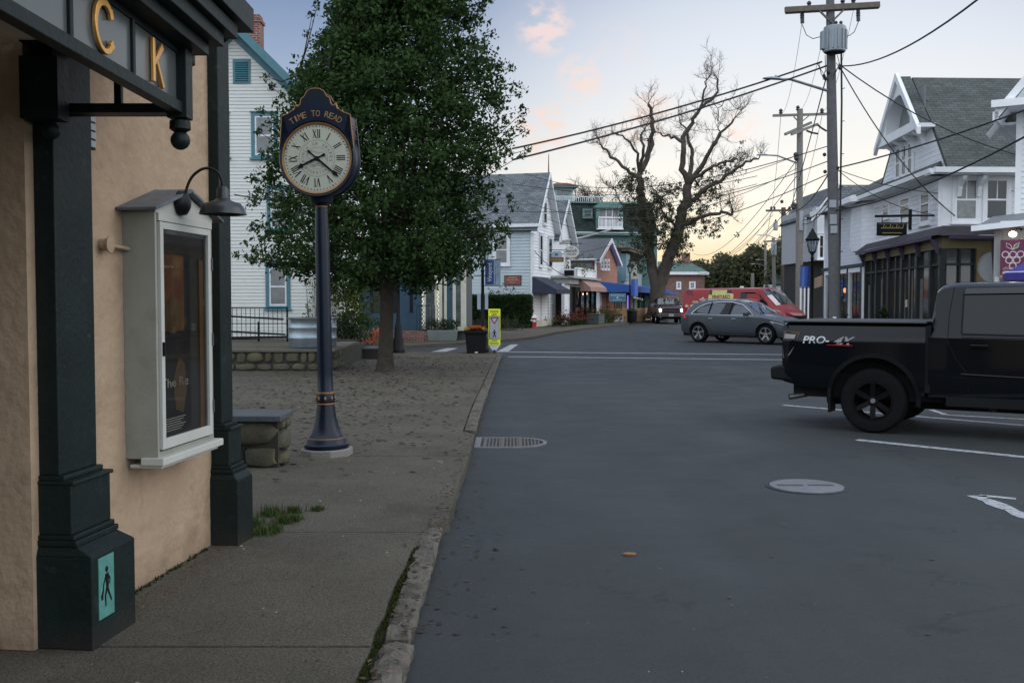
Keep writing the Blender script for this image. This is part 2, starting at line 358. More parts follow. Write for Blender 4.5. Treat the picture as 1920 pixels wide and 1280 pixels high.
# ------------------------------------------------------------------ ground, road, pavements
def asphalt():
    m = bpy.data.materials.new('asphalt'); m.use_nodes = True; nt = m.node_tree; b = nt.nodes['Principled BSDF']; N, L = nt.nodes, nt.links
    tc = N.new('ShaderNodeTexCoord')
    def noise(sc, det=6, ro=.6, st=None):
        n = N.new('ShaderNodeTexNoise'); n.inputs['Scale'].default_value = sc; n.inputs['Detail'].default_value = det; n.inputs['Roughness'].default_value = ro
        if st:
            mp = N.new('ShaderNodeMapping'); mp.inputs['Scale'].default_value = st; L.new(tc.outputs['Object'], mp.inputs[0]); L.new(mp.outputs[0], n.inputs['Vector'])
        else: L.new(tc.outputs['Object'], n.inputs['Vector'])
        return n.outputs[0]
    def mr(s, a, b_, c, d):
        r = N.new('ShaderNodeMapRange'); r.inputs[1].default_value = a; r.inputs[2].default_value = b_; r.inputs[3].default_value = c; r.inputs[4].default_value = d; L.new(s, r.inputs[0]); return r.outputs[0]
    def mul(a, c):
        q = N.new('ShaderNodeMath'); q.operation = 'MULTIPLY'; L.new(a, q.inputs[0]); L.new(c, q.inputs[1]); return q.outputs[0]
    f = mul(mul(mr(noise(.35, 4), .3, .7, .86, 1.13), mr(noise(48, 5, .95), .33, .67, .62, 1.42)), mr(noise(.9, 5, .6, (1.0, .12, 1)), .3, .7, .84, 1.16))
    dk = mr(noise(1.7, 9, .75), .55, .70, 1.0, .76)
    f = mul(f, dk)
    vo = N.new('ShaderNodeTexVoronoi'); vo.feature = 'DISTANCE_TO_EDGE'; vo.inputs['Scale'].default_value = .45
    wn = N.new('ShaderNodeTexNoise'); wn.inputs['Scale'].default_value = 2.5; wn.inputs['Detail'].default_value = 6; L.new(tc.outputs['Object'], wn.inputs['Vector'])
    wv = N.new('ShaderNodeVectorMath'); wv.operation = 'MULTIPLY_ADD'; L.new(wn.outputs['Color'], wv.inputs[0]); wv.inputs[1].default_value = (.9, .9, 0); L.new(tc.outputs['Object'], wv.inputs[2]); L.new(wv.outputs[0], vo.inputs['Vector'])
    ck_ = mr(vo.outputs['Distance'], .0, .007, .62, 1.0); mk = mr(noise(.5, 3), .50, .56, 0.0, 1.0)
    mxc = N.new('ShaderNodeMix'); mxc.inputs[2].default_value = 1.0; L.new(mk, mxc.inputs[0]); L.new(ck_, mxc.inputs[3]); f = mul(f, mxc.outputs[0])
    sc = N.new('ShaderNodeVectorMath'); sc.operation = 'SCALE'; sc.inputs[0].default_value = (.0325, .0375, .0385); L.new(f, sc.inputs['Scale']); L.new(sc.outputs[0], b.inputs['Base Color'])
    L.new(mr(noise(1.2, 5), .3, .7, .60, .78), b.inputs['Roughness']); b.inputs['Specular IOR Level'].default_value = .35
    bp = N.new('ShaderNodeBump'); bp.inputs['Strength'].default_value = .5; bp.inputs['Distance'].default_value = .006; L.new(noise(220, 3, .7), bp.inputs['Height']); L.new(bp.outputs[0], b.inputs['Normal'])
    return m
asph = asphalt()
paint = M('worn_road_paint', (.34, .36, .38), .7, var=.25, vs=14, stain=(.11, .115, .12), sst=(.52, .60), ss=16)
earth = M('earth_ground', (.06, .065, .04), .95, var=.3, vs=.2)
struct(MB().poly([(-2500, -2500, -.08), (2500, -2500, -.08), (2500, 2500, -.08), (-2500, 2500, -.08)]).build('ground', earth))
struct(MB().poly([(-45, -14, 0), (95, -14, 0), (95, 170, 0), (-45, 170, 0)]).build('road', asph))

KY = [-8, 3, 4.3, 5.2, 7, 10.5, 15, 25.5, 29.5]; KX = [-.50, -.49, -.478, -.473, -.46, -.44, -.447, -.34, -.28]
def kx(y): return float(np.interp(y, KY, KX))
rnd = random.Random(5)
# pavement slabs with open joints
sw = MB(); joints = [-9, -3, -.5, 2.2, 4.55, 6.82, 10.2, 12.6, 15.2, 18.0, 21.0, 24.2, 27.6, 30.95]
for j0, j1 in zip(joints, joints[1:]):
    g = .006; n = max(2, int((j1-j0)/.22)); ys = [j0+g+(j1-j0-2*g)*i/n for i in range(n+1)]
    right = []
    for y in ys:
        if 7.12 < y < 12.0: right.append((kx(y)-rnd.uniform(0, .022), y))
        elif y < 7.12: right.append((kx(y)-.172-rnd.uniform(0, .02)+(.07 if y > 6.5 else 0), y))
        else: right.append((kx(y)-.165, y))
    if j1 > 30: right[-1] = (right[-1][0]-.12, right[-1][1]-.02)
    sw.prism([(-16 if j0 > 10 else -9, ys[0])]+right+[(-16 if j0 > 10 else -9, ys[-1])], -.05, .1+rnd.uniform(-.003, .003), plane='xy')
sw.box(-16, -.7, -9, 30.9, -.02, .085)
struct(sw.build('pavement', concrete))
# kerb
kb = MB()
def kerb_stone(mb, p0, p1, w, h, rough=.006, step=.06, lean=.02):
    p0 = Vector(p0); p1 = Vector(p1); d = (p1-p0); ln = d.length; d.normalize(); nrm = Vector((-d.y, d.x, 0))
    n = max(2, int(ln/step)); rows = []
    for i in range(n+1):
        e = min(i, n-i); sh = .02 if e == 0 else 0
        c = p0+d*(ln*i/n)
        sec = [(0+lean, -.06), (lean*.6, h*.55), (.004, h*.86), (.02, h), (w*.5, h+.004), (w-.02, h), (w, h-.02), (w, -.06)]
        rows.append([c+nrm*(a+rnd.uniform(-rough, rough)*(1 if b > 0 else 0))+Vector((0, 0, b-sh+rnd.uniform(-rough, rough)*.7)) for a, b in sec])
    mb.grid(rows); mb.poly(rows[0]); mb.poly(rows[-1])
def road_left(y): return kx(y)
kerb_stone(kb, (kx(1.0), 1.0, 0), (kx(2.9), 2.9, 0), .15, .1, .014)
kerb_stone(kb, (kx(2.95)+.01, 2.95, 0), (kx(4.66)+.012, 4.66, 0), .145, .1, .015)
kerb_stone(kb, (kx(4.72)-.008, 4.72, 0), (kx(7.0)-.03, 7.05, 0), .14, .098, .015)
y = 12.35
while y < 28.5:
    kerb_stone(kb, (kx(y), y, 0), (kx(y+1.98), y+1.98, 0), .16, .1+rnd.uniform(-.006, .006), .007, .12); y += 2.0
kerb_stone(kb, (kx(28.4), 28.4, 0), (kx(30.3)-.02, 30.3, 0), .16, .1, .005, .12)
kerb_stone(kb, (-.33, 30.35, 0), (-.62, 31.0, 0), .16, .09, .004, .1)
x = -.66
while x > -4.4:
    kerb_stone(kb, (x, 31.02, 0), (x-1.95, 31.02, 0), .12, .1, .004, .2); x -= 2
granite = M('granite_kerb', (.115, .105, .088), .9, var=.3, vs=6, bump=.7, bs=45, stain=(.055, .05, .04), sst=(.5, .66), ss=5, spec=.2)
struct(kb.build('kerb', granite))
# moss along the crack behind the near kerb stones
V = []; F = []
for i in range(900):
    y = 3.6+rnd.random()**1.2*3.3; dens = 1 if y < 5.9 else .35
    if rnd.random() > dens: continue
    x = kx(y)-.158+rnd.gauss(0, .010); h = rnd.uniform(.006, .022); a = rnd.uniform(0, PI); w = rnd.uniform(.004, .010)
    o = len(V); dx, dy = math.cos(a)*w, math.sin(a)*w
    V += [(x-dx, y-dy, .082), (x+dx, y+dy, .082), (x+dx*.3+rnd.uniform(-.008, .008), y+dy*.3, .084+h), (x-dx*.3, y-dy*.3, .086+h)]; F.append((o, o+1, o+2, o+3))
moss_m = MLeaf('moss', (.018, .026, .008), (.045, .06, .014), .2)
tag(fastmesh('moss', V, F, moss_m), 'dark green moss growing in the crack behind the near kerb stones', 'moss', kind='stuff')

# far corner pavement (left side of the street beyond the side street)
FK = [(-30, 31.6), (-12, 32.4), (-5.1, 33.8), (-3.8, 34.9), (-1.8, 38.0), (.0, 41.0), (.9, 43.4), (2.1, 49.6), (4.3, 57.7), (6.9, 66.5), (9.8, 75.6), (13.5, 86), (20, 101), (32, 124), (60, 168)]
def slab(name, edge, far, kerbw=.16, h=.12):
    mb = MB(); mb.prism(list(edge)+list(far), -.05, h-.004, plane='xy'); o = struct(mb.build(name, concrete))
    k = MB()
    for (xa, ya), (xb, yb) in zip(edge, edge[1:]):
        a = Vector((xa, ya, 0)); b_ = Vector((xb, yb, 0)); L_ = (b_-a).length; n = max(1, int(L_/2.2))
        for i in range(n):
            p = a.lerp(b_, i/n); q = a.lerp(b_, (i+1)/n-.012/L_*1)
            kerb_stone(k, p, q, kerbw if far[0][0] < 0 else kerbw, h, .006, .4)
    ko = struct(k.build(name.replace('pavement', 'kerb'), granite)); return o
slab('pavement_across_side_street', FK, [(60, 230), (-60, 230), (-60, 31.6)])
RK = [(60, 21.0), (16, 21.5), (12, 22.6), (10.3, 24.6), (9.5, 27.5), (9.35, 33), (10.2, 36.5), (12.2, 41.0), (14.0, 46), (15.6, 52), (18.6, 64), (24, 79), (32, 96), (44, 118), (80, 165)]
RKr = RK[::-1]
mb = MB(); mb.prism(RK+[(200, 165), (200, 21)], -.05, .116, plane='xy'); struct(mb.build('pavement_right_side', concrete))
k = MB()
for (xa, ya), (xb, yb) in zip(RKr, RKr[1:]):
    kerb_stone(k, (xa, ya, 0), (xb, yb, 0), .16, .12, .006, .5)
struct(k.build('kerb_right_side', granite))

# painted lines
pl = MB()
def stripe(mb, a, b, w, z=.004, jag=.0):
    a = Vector(a); b = Vector(b); d = (b-a).normalized(); n = Vector((-d.y, d.x, 0))*w/2
    k = max(1, int((b-a).length/.12)) if jag else 1
    L_, R_ = [], []
    for i in range(k+1):
        c = a.lerp(b, i/k); L_.append(c+n*(1+rnd.uniform(-jag, jag))); R_.append(c-n*(1+rnd.uniform(-jag, jag)))
    mb.grid([[p+Vector((0, 0, z)) for p in L_], [p+Vector((0, 0, z)) for p in R_]])
stripe(pl, gr(946, 659.6), gr(1480, 664.9), .30); stripe(pl, gr(953, 668.6), gr(1480, 674.6), .26)
stripe(pl, gr(1480, 664.9), gr(1700, 667.0), .30); stripe(pl, gr(1480, 674.6), gr(1700, 677.0), .26)
stripe(pl, gr(1468, 759.5), gr(1920, 797.5), .13, jag=.1); stripe(pl, gr(1606, 824.5), gr(1990, 864), .15, jag=.1)
stripe(pl, gr(1745, 768), gr(1775, 778), .09, jag=.2); stripe(pl, gr(1775, 778), gr(1920, 786), .09, jag=.2)
stripe(pl, gr(1828, 929), gr(1912, 963), .15, jag=.35); stripe(pl, gr(1836, 929), gr(1905, 935), .08, jag=.5); stripe(pl, gr(1912, 963), gr(2060, 1018), .15, jag=.35)
for q in ([(802, 661), (829, 661), (860, 652.4), (838, 652.4)], [(930, 659.5), (952, 659.5), (972, 645.5), (958, 645.5)], [(872, 661), (896, 661), (915, 650), (898, 650)]):
    pl.poly([gr(u, v, .004) for u, v in q])
struct(pl.build('road_markings', paint, recalc=False))

# manhole cover and storm drain
iron_l = M('worn_cast_iron', (.165, .168, .178), .55, .2, var=.2, vs=12, bump=.3, bs=80)
iron_d = M('rusty_cast_iron', (.10, .095, .085), .7, .2, var=.35, vs=12)
c = gr(1512, 912.5)
t = thing('manhole_cover', 'round pale metal manhole cover set in the dark road', 'manhole cover', (c.x, c.y, 0))
MB().lathe([(.335, .0), (.335, .006), (.362, .0075), (.362, 0)], n=40).build('collar', M('tar_ring', (.03, .032, .034), .8), t)
MB().lathe([(.33, 0), (.33, .013), (.322, .016), (0.001, .016)], n=40, cap=False).build('lid', iron_l, t, smooth=30)
lt = MB()
for i in range(13):
    if i == 6: continue
    x0 = -.25+i*.04
    lt.box(x0-.016, x0+.016, -.03, .03, .016, .0195)
    lt.box(x0-.008, x0+.008, -.016, .016, .0195, .0205)
lt.build('raised_lettering', M('dark_lettering_iron', (.07, .065, .075), .7), t)
t = thing('storm_drain', 'round-ended iron storm drain grate in the gutter beside the kerb', 'drain', (-.42, 11.82, 0))
def dshape(r, x1, n=14): return [(0.0, -r), (x1, -r)]+[(x1+r*1.0*math.sin(PI*i/n), -r*math.cos(PI*i/n)) for i in range(1, n)]+[(x1, r), (0.0, r)]
MB().prism(dshape(.40, .42), .001, .005, plane='xy').build('drain_opening', M('drain_dark', (.01, .01, .01), .9), t)
fr = MB(); o_, i_ = dshape(.42, .42), dshape(.375, .42); i_[0] = (.05, -.375); i_[-1] = (.05, .375); o_[0] = (-.02, -.42); o_[-1] = (-.02, .42)
k = len(o_); fr.add([(a, b, .014) for a, b in o_]+[(a, b, .014) for a, b in i_]+[(a, b, 0) for a, b in o_]+[(a, b, 0) for a, b in i_],
    [(j, (j+1) % k, (j+1) % k+k, j+k) for j in range(k)]+[(j, j+2*k, (j+1) % k+2*k, (j+1) % k) for j in range(k)]+[(j+k, (j+1) % k+k, (j+1) % k+3*k, j+3*k) for j in range(k)])
fr.build('frame', iron_l, t)
gb = MB()
for x in [.10, .31, .52]: gb.box(x-.02, x+.02, -.37, .37, .002, .013)
for x in np.arange(.15, .74, .042):
    hh = .36 if x < .42 else .36*math.sqrt(max(0, 1-((x-.42)/.37)**2)); gb.box(x-.009, x+.009, -hh, hh, .002, .011)
for y in np.arange(-.3, .31, .1): gb.box(.05, .74 if abs(y) < .2 else .6, y-.008, y+.008, .002, .010)
gb.build('grate_bars', iron_d, t)

# fallen leaves and grit
def litter(name, n, fn, cols, label, size=(.02, .05), seed=1):
    r = random.Random(seed); V = []; F = []; mi = []
    for i in range(n):
        x, y, z = fn(r); s = r.uniform(*size); a = r.uniform(0, 2*PI); c, sn = math.cos(a)*s, math.sin(a)*s; o = len(V); l = r.uniform(.0, .35)*s; k = r.uniform(.35, .7)
        V += [(x-c, y-sn, z+.004), (x+sn*k, y-c*k, z+.004+l), (x+c, y+sn, z+.006+l*.3), (x-sn*k, y+c*k, z+.004)]; F.append((o, o+1, o+2, o+3)); mi.append(r.randrange(len(cols)))
    return tag(fastmesh(name, V, F, cols, mi=mi), label, 'fallen leaves', kind='stuff')
lf = [M('leaf_brown', (.06, .038, .02), .8, var=.3), M('leaf_dark', (.028, .022, .015), .8, var=.3), M('leaf_tan', (.13, .095, .055), .8, var=.2), M('leaf_dark', (0, 0, 0)), M('leaf_brown', (0, 0, 0))]
def f1(r):
    while True:
        y = 8.5+r.random()**.8*20; x = -6+r.random()*5.6
        if x > kx(y)-.1: continue
        if r.random() < math.exp(-((x+2.9)/2.2)**2)*(1 if y > 10.5 else .25): return x, y, .1
litter('fallen_leaves', 4200, f1, lf, 'scattered brown fallen leaves on the pavement under the tree', (.015, .055))
def f2(r):
    y = 3+r.random()*8; x = r.uniform(-2.1, kx(y)-.2); return x, y, .1
litter('pavement_grit', 330, f2, [lf[1], M('grit_pale', (.32, .30, .26), .9), lf[0]], 'small dark and pale grit on the near pavement', (.004, .014), 2)
def f4(r):
    y = 4.9+r.random()*2.3; x = -2.04+(y-4.9)*.09+abs(r.gauss(0, .16)); return x, y, .1
litter('rust_grit', 1500, f4, [M('grit_rust', (.13, .055, .03), .9), M('grit_earth', (.075, .05, .035), .9)], 'reddish dirt washed along the foot of the stucco wall', (.003, .009), 8)
def f5(r):
    y = 3.5+r.random()*26; return kx(y)-.03-abs(r.gauss(0, .07)), y, .1
litter('kerb_debris', 900, f5, lf, 'dark leaf crumbs along the kerb edge', (.006, .025), 9)
def f3(r):
    y = 5+r.random()**2*30; x = kx(min(y, 29))+abs(r.gauss(0, .25)) if r.random() < .7 else r.uniform(0, 7); return x, y, .003
litter('gutter_leaves', 420, f3, lf[:2], 'dark leaf scraps in the gutter and on the road', (.006, .024), 3)
def f6(r): y = 3.6+r.random()**1.5*22; return r.uniform(-.2, 7), y, .003
litter('road_grit', 900, f6, [M('grit_pale', (.32, .30, .26), .9), lf[1]], 'tiny pale and dark grit scattered over the near road', (.002, .007), 11)
c = gr(1179, 1040)
tag(MB().prism([(-.045, -.01), (-.01, -.026), (.03, -.022), (.05, .0), (.03, .02), (-.02, .022)], .004, .014, plane='xy').build('leaf', M('leaf_orange', (.24, .12, .05), .8), loc=(c.x, c.y, 0)), 'single orange-brown leaf lying alone on the near road', 'leaf')
c = gr(930, 1031)
tag(MB().ball((0, 0, .008), .02, 8, sc=(1, 1, .5)).build('pebble', lf[1], loc=(c.x, c.y, 0)), 'small dark pebble on the road near the kerb', 'pebble')
# ------------------------------------------------------------------ the stucco building at the left edge
BA = R(90-6.3)
cb = thing('stucco_building', 'tan stucco corner building with dark green pilasters at left edge', 'building', (-2.09, 5.365, .1), BA, scale=.941)
# local frame: x along the street wall (away from the camera), -y outward to the street
A0, A1 = -.93, 1.30
wl = MB(); wl.box(A0, A1, 0, 7.0, 0, 5.2); wl.build('wall', tan_w, cb)
q = MB(); q.box(-3.4, A0-.002, 1.8, 2.0, 0, 5.2); q.box(-14, -3.4, 0, 7, 0, 5.2); q.build('recess_wall_and_light_block', tan_w, cb)  # second block is out of view, added to keep light off the recess
def pilaster(a0, a1, bs, bm_, bp, name='pilaster'):
    p = MB(); back = .02
    def ring(a_, b, z0, z1): p.box(a_[0], a_[1], -b, back, z0, z1)
    m = (a0+a1)/2; w = (a1-a0)/2
    ring((a0, a1), bp, 0, .455)
    p.add([(a0, back, .455), (a0, -bp, .455), (a1, -bp, .455), (a1, back, .455), (a0+.02, back, .50), (a0+.02, -bm_-.03, .50), (a1-.02, -bm_-.03, .50), (a1-.02, back, .50)], [(0, 1, 5, 4), (1, 2, 6, 5), (2, 3, 7, 6), (4, 5, 6, 7), (0, 3, 2, 1)])
    ring((a0+.012, a1-.012), bm_+.035, .50, .53); ring((a0+.02, a1-.02), bm_+.018, .53, .555)
    ring((a0+.028, a1-.028), bm_, .555, .80)
    ring((a0+.022, a1-.022), bm_+.018, .80, .82); ring((a0+.03, a1-.03), bs+.03, .82, .845)
    ring((a0+.04, a1-.04), bs, .845, 5.0)
    return p.build(name, green_tr, cb, bevel=.006)
pilaster(-.90, -.47, .105, .17, .285)
pilaster(-3.85, -3.42, .105, .17, .285)  # out of view, added to block light from the entry recess
pilaster(1.16, 1.44, .075, .13, .20)
MB().box(A1, 1.44, -.01, 7.0, 0, 5.2).build('corner_wall', green_tr, cb)
# marquee carried over the entrance, with its bracket, hangers and cornice
mq = MB()
YO = -.62       # marquee face, outward distance
ZB, ZT = 2.625, 2.93
mq.box(-5.0, -.62, -.66, -.60, ZB, ZB+.055)                           # bottom rail
mq.box(-5.0, -.66, -.64, -.60, ZT-.01, ZT+.05)                         # top rail
mq.box(-.66, -.56, -.68, -.58, ZB-.02, ZT+.06)                         # end post
mq.box(-5.2, -.48, -.74, -.58, ZT+.02, ZT+.08)
mq.box(-5.2, -.42, -.80, -.50, ZT+.08, ZT+.15)
mq.box(-5.2, -.30, -.84, .0, ZT+.15, ZT+.22)
mq.box(-5.2, -.12, -.88, .0, ZT+.23, ZT+.36)
mq.box(-.74, -.62, -.60, .06, ZB-.01, ZB+.035)                       # lower bracket back to the wall
mq.box(-.70, -.665, -.37, -.335, ZB+.03, ZT+.02)                        # hanger
for a in (-4.3, -3.68, -3.06, -2.46, -1.86, -1.24): mq.box(a-.014, a+.014, -.645, -.615, ZB+.055, ZT)   # mullions
mq.box(-.92, -.60, -.60, .02, ZT-.02, ZT+.05)
mq.box(-5.0, -.93, -.60, 1.8, ZT+.05, ZT+.15)                         # soffit
mqo = mq.build('marquee', green_tr, cb, bevel=.004)
mqo.rotation_euler = (0, 0, R(6.3)); _p = Vector((-.61, -.63, 0)); mqo.location = _p-Matrix.Rotation(R(6.3), 3, 'Z') @ _p
fin = MB()
fin.lathe([(.02, ZB-.02), (.05, ZB-.03), (.052, ZB-.07), (.03, ZB-.085)], (-.61, -.63, 0), 20)
fin.ball((-.61, -.63, ZB-.125), .048, 20)
fin.build('finial_ball', green_tr, mqo, smooth=40)
f2_ = MB(); f2_.lathe([(.03, .10), (.045, .09), (.05, .05), (.02, .04)], (-.86, -.10, ZB-.12), 16); f2_.ball((-.86, -.10, ZB-.12), .042, 18); f2_.box(-.92, -.80, -.16, .02, ZB-.07, ZB+.22)
f2_.build('corbel', green_tr, mqo, smooth=40)
MB().ball((-.28, -.74, ZT+.19), .055, 18).build('finial_ball', green_tr, mqo, smooth=40)
dr = MB(); dr.lathe([(.09, 0), (.09, .05), (.07, .09), (.03, .10)], (-.40, -.55, ZT+.0), 18); dr.build('bracket_drum', green_tr, mqo, smooth=40)
# glazed letter panels
mirror = M('grey_sign_panel', (.085, .10, .10), .22, .1, spec=.45, var=.12, vs=1.0)
MB().box(-5.0, -.66, -.630, -.622, ZB+.05, ZT).build('sign_panel', mirror, mqo)
gold = M('gold_letter', (.70, .36, .09), .38, .55, var=.12, vs=20)
# letter C and letter K, cut from thick gold strokes
def Tl(a0): return lambda p: Vector((a0+p.x, -.634-p.z, ZB+.18+p.y))
def stroke(mb, pts, w, T, th=.016):
    pts = [Vector((p[0], p[1])) for p in pts]; n = len(pts); L_, R_ = [], []
    ws = w if hasattr(w, '__len__') else [w]*n
    for i, p in enumerate(pts):
        d = (pts[min(i+1, n-1)]-pts[max(i-1, 0)]).normalized(); q = Vector((-d.y, d.x))*ws[i]/2
        L_.append(p+q); R_.append(p-q)
    poly = L_+R_[::-1]; k = len(poly)
    vs = [T(Vector((p.x, p.y, z))) for z in (0, th) for p in poly]
    fs = [(i, (i+1) % k, (i+1) % k+k, i+k) for i in range(k)]
    fs += [(i, i+1, k-2-i, k-1-i) for i in range(n-1)]+[(i+k, i+1+k, 2*k-2-i, 2*k-1-i) for i in range(n-1)]
    mb.add(vs, fs)
lc = MB(); arc = [(.088*math.cos(R(t)), .098*math.sin(R(t))) for t in range(48, 318, 12)]
stroke(lc, arc, [.026+.006*math.sin(i*.3) for i in range(len(arc))], Tl(-1.56)); stroke(lc, [(.072, .045), (.058, .085)], .03, Tl(-1.56), .0165); stroke(lc, [(.082, -.05), (.055, -.07)], .034, Tl(-1.56), .0165)
lc.build('letter_c', gold, mqo, bevel=.003)
lk = MB(); stroke(lk, [(-.06, .10), (-.057, -.10)], .026, Tl(-.95)); stroke(lk, [(-.055, -.018), (.058, .088)], [.022, .034], Tl(-.95), .0155); stroke(lk, [(-.028, .008), (.062, -.105)], [.018, .024], Tl(-.95), .017)
lk.build('letter_k', gold, mqo, bevel=.003)
# domed lamp under the marquee soffit
MB().lathe([(.001, 2.76), (.10, 2.78), (.16, 2.84), (.18, 2.92), (.18, 2.99)], (-1.55, -.28, 0), 28, cap=False).build('soffit_lamp', M('frosted_bowl', (.55, .50, .42), .4), mqo, smooth=60)
t = thing('wall_vent', 'small black louvred vent box on the stucco beside the marquee', 'vent', (-2.09, 5.365, .1), BA, scale=.941)
MB().box(-.40, -.34, -.035, .0, 2.50, 2.70).build('housing', blackm, t, bevel=.004)
q = MB()
for i in range(4): q.box(-.395, -.345, -.040, -.033, 2.512+i*.045, 2.546+i*.045)
q.build('lens', M('vent_lens', (.35, .38, .40), .3), t)
t = thing('pipe_stub', 'stubby stucco-coloured pipe valve beside the poster case', 'pipe', (-2.09, 5.365, .1), BA, scale=.941)
q = MB(); q.lathe([(.032, 0), (.032, -.05), (.026, -.055), (.014, -.058)], (-.245, -.0, 2.005), 16, 'y'); q.lathe([(.045, -.052), (.045, -.06)], (-.245, 0, 2.005), 16, 'y')
q.build('valve_wheel', tan_w, t, smooth=40)
MB().tube([(-.245, -.035, 2.005), (-.12, -.035, 1.998), (.0, -.035, 1.992)], .012, 10).build('pipe', tan_w, t, smooth=60)

# poster display case
pc = thing('poster_case', 'white framed glass poster case hung on the stucco wall', 'display case', (-2.09, 5.365, .1), BA, scale=.941)
casem = M('case_grey_white_paint', (.27, .275, .235), .6, var=.12, vs=3, stain=(.20, .20, .165), sst=(.5, .75), ss=4)
casew = M('case_white_paint', (.46, .47, .43), .55, var=.08, stain=(.42, .41, .37), sst=(.6, .75), ss=9)
D = .195
q = MB(); q.box(-.005, .02, -D, .0, .79, 2.22); q.box(.76, .78, -D, 0, .79, 2.22); q.box(.02, .76, -D, 0, .79, .83); q.box(.02, .76, -.03, 0, .83, 2.22); q.box(.02, .76, -D, 0, 2.19, 2.22)
q.build('cabinet', casem, pc, bevel=.003)
q = MB(); q.box(-.03, .83, -D-.045, -.10, .755, .80); q.box(.0, .80, -D-.02, -.02, .735, .757); q.build('sill', casew, pc, bevel=.006)
# pediment and small roof
q = MB(); q.prism([(-.005, 2.20), (.785, 2.20), (.785, 2.225), (.39, 2.345), (-.005, 2.225)], -D-.004, -D+.03); q.box(.02, .76, -D-.012, -D, 2.155, 2.20); q.build('pediment', casew, pc, bevel=.002)
roofm = M('case_roof_lead', (.10, .12, .14), .5, .2, var=.4, vs=9, stain=(.22, .22, .21), sst=(.6, .68), ss=14)
q = MB()
q.prism([(-.085, 2.205), (-.085, 2.222), (.39, 2.372), (.865, 2.222), (.865, 2.205), (.39, 2.352)], -D-.05, .0)
q.build('roof', roofm, pc, bevel=.003)
# door frame, glass, poster
q = MB(); yf = -D-.018
q.box(.025, .065, yf, -D+.005, .84, 2.15); q.box(.685, .725, yf, -D+.005, .84, 2.15); q.box(.065, .685, yf, -D+.005, 2.11, 2.15); q.box(.065, .685, yf, -D+.005, .84, .90)
door = q.build('door', casew, pc, bevel=.003)
q = MB(); q.box(.065, .685, -D-.002, -D+.003, .90, 2.11); q.build('pane', MGlass('case_glass', (.80, .80, .78), .10, .03), door)
q = MB()
for z in (1.02, 1.45, 1.93): q.box(.722, .742, yf-.006, yf+.01, z-.04, z+.04)
q.build('hinge', M('hinge_metal', (.08, .085, .09), .5, .4), door); MB().box(.03, .045, yf-.012, yf, 1.38, 1.46).build('latch', blackm, door)
q = MB(); q.box(.03, .75, -D+.02, -D+.03, .845, 2.18); q.build('backboard', M('case_back', (.045, .04, .035), .7), pc)
q = MB(); q.box(.60, .66, -D+.008, -D+.02, .90, 1.95); q.build('amber_strip', M('amber_strip', (.17, .085, .03), .6), pc)
po = MB().box(.06, .47, -D+.012, -D+.0195, .92, 1.98).build('poster', M('poster_black', (.012, .012, .013), .5), pc)
q = MB(); q.box(.062, .38, -D+.0095, -D+.0122, 1.52, 1.97); q.build('orange_panel', M('poster_orange', (.17, .048, .012), .6, var=.6, vs=5, stain=(.24, .12, .02), sst=(.45, .6), ss=4), po)
q = MB(); pts = [(.10, 1.55), (.20, 1.50), (.33, 1.53), (.36, 1.60), (.30, 1.70), (.22, 1.74), (.14, 1.68)]; q.prism(pts, -D+.0075, -D+.0094); pts = [(.25, 1.05), (.35, 1.02), (.40, 1.15), (.38, 1.32), (.30, 1.36), (.22, 1.22)]; q.prism(pts, -D+.0085, -D+.0118)
q.build('poster_figure', M('poster_amber', (.12, .065, .018), .6, var=.6, vs=9), po)
q = MB(); text(q, 'The Re', .055, .36, lambda p: Vector((.245+p.x, -D+.0085-p.z, 1.215+p.y)))
text(q, 'poetry live', .018, .16, lambda p: Vector((.16+p.x, -D+.0070, 1.90+p.y)))
for i in range(6): q.box(.08, .38-(i % 3)*.03, -D+.0085, -D+.0118, 1.0-i*.014, 1.004-i*.014)
q.build('poster_text', M('poster_white', (.55, .53, .48), .6, var=0), po)
# gooseneck lamp over the poster case
gl = thing('gooseneck_lamp', 'black gooseneck barn lamp above the poster case', 'wall lamp', (-2.09, 5.365, .1), BA, scale=.941)
q = MB(); q.lathe([(.02, -.055), (.045, -.05), (.072, -.03), (.075, 0)], (.30, -D-.012, 2.28), 24, 'y'); q.build('wall_plate', blackm, gl, smooth=50)
cx = .39
pts = [(.30, -D-.05, 2.29), (.305, -D-.05, 2.36), (.315, -D-.085, 2.44), (.33, -D-.15, 2.487), (.345, -D-.215, 2.475), (.352, -D-.25, 2.42), (.353, -D-.255, 2.35)]
q = MB(); q.tube(smooth_path(pts), .0085, 10); q.build('arm', blackm, gl, smooth=60)
q = MB(); prof = [(.001, .145), (.025, .145), (.034, .13), (.036, .075), (.055, .06), (.105, .045), (.128, .015), (.137, -.012), (.14, -.02), (.134, -.02), (.12, .012), (.09, .035), (.001, .05)]
q.lathe(prof, (.353, -D-.255, 2.235), 32, cap=False); q.build('lamp_shade', M('dark_enamel', (.035, .04, .045), .35, .3), gl, smooth=40)
MB().ball((.353, -D-.255, 2.255), .028, 10).build('bulb', M('bulb_glass', (.5, .5, .5), .2), gl)
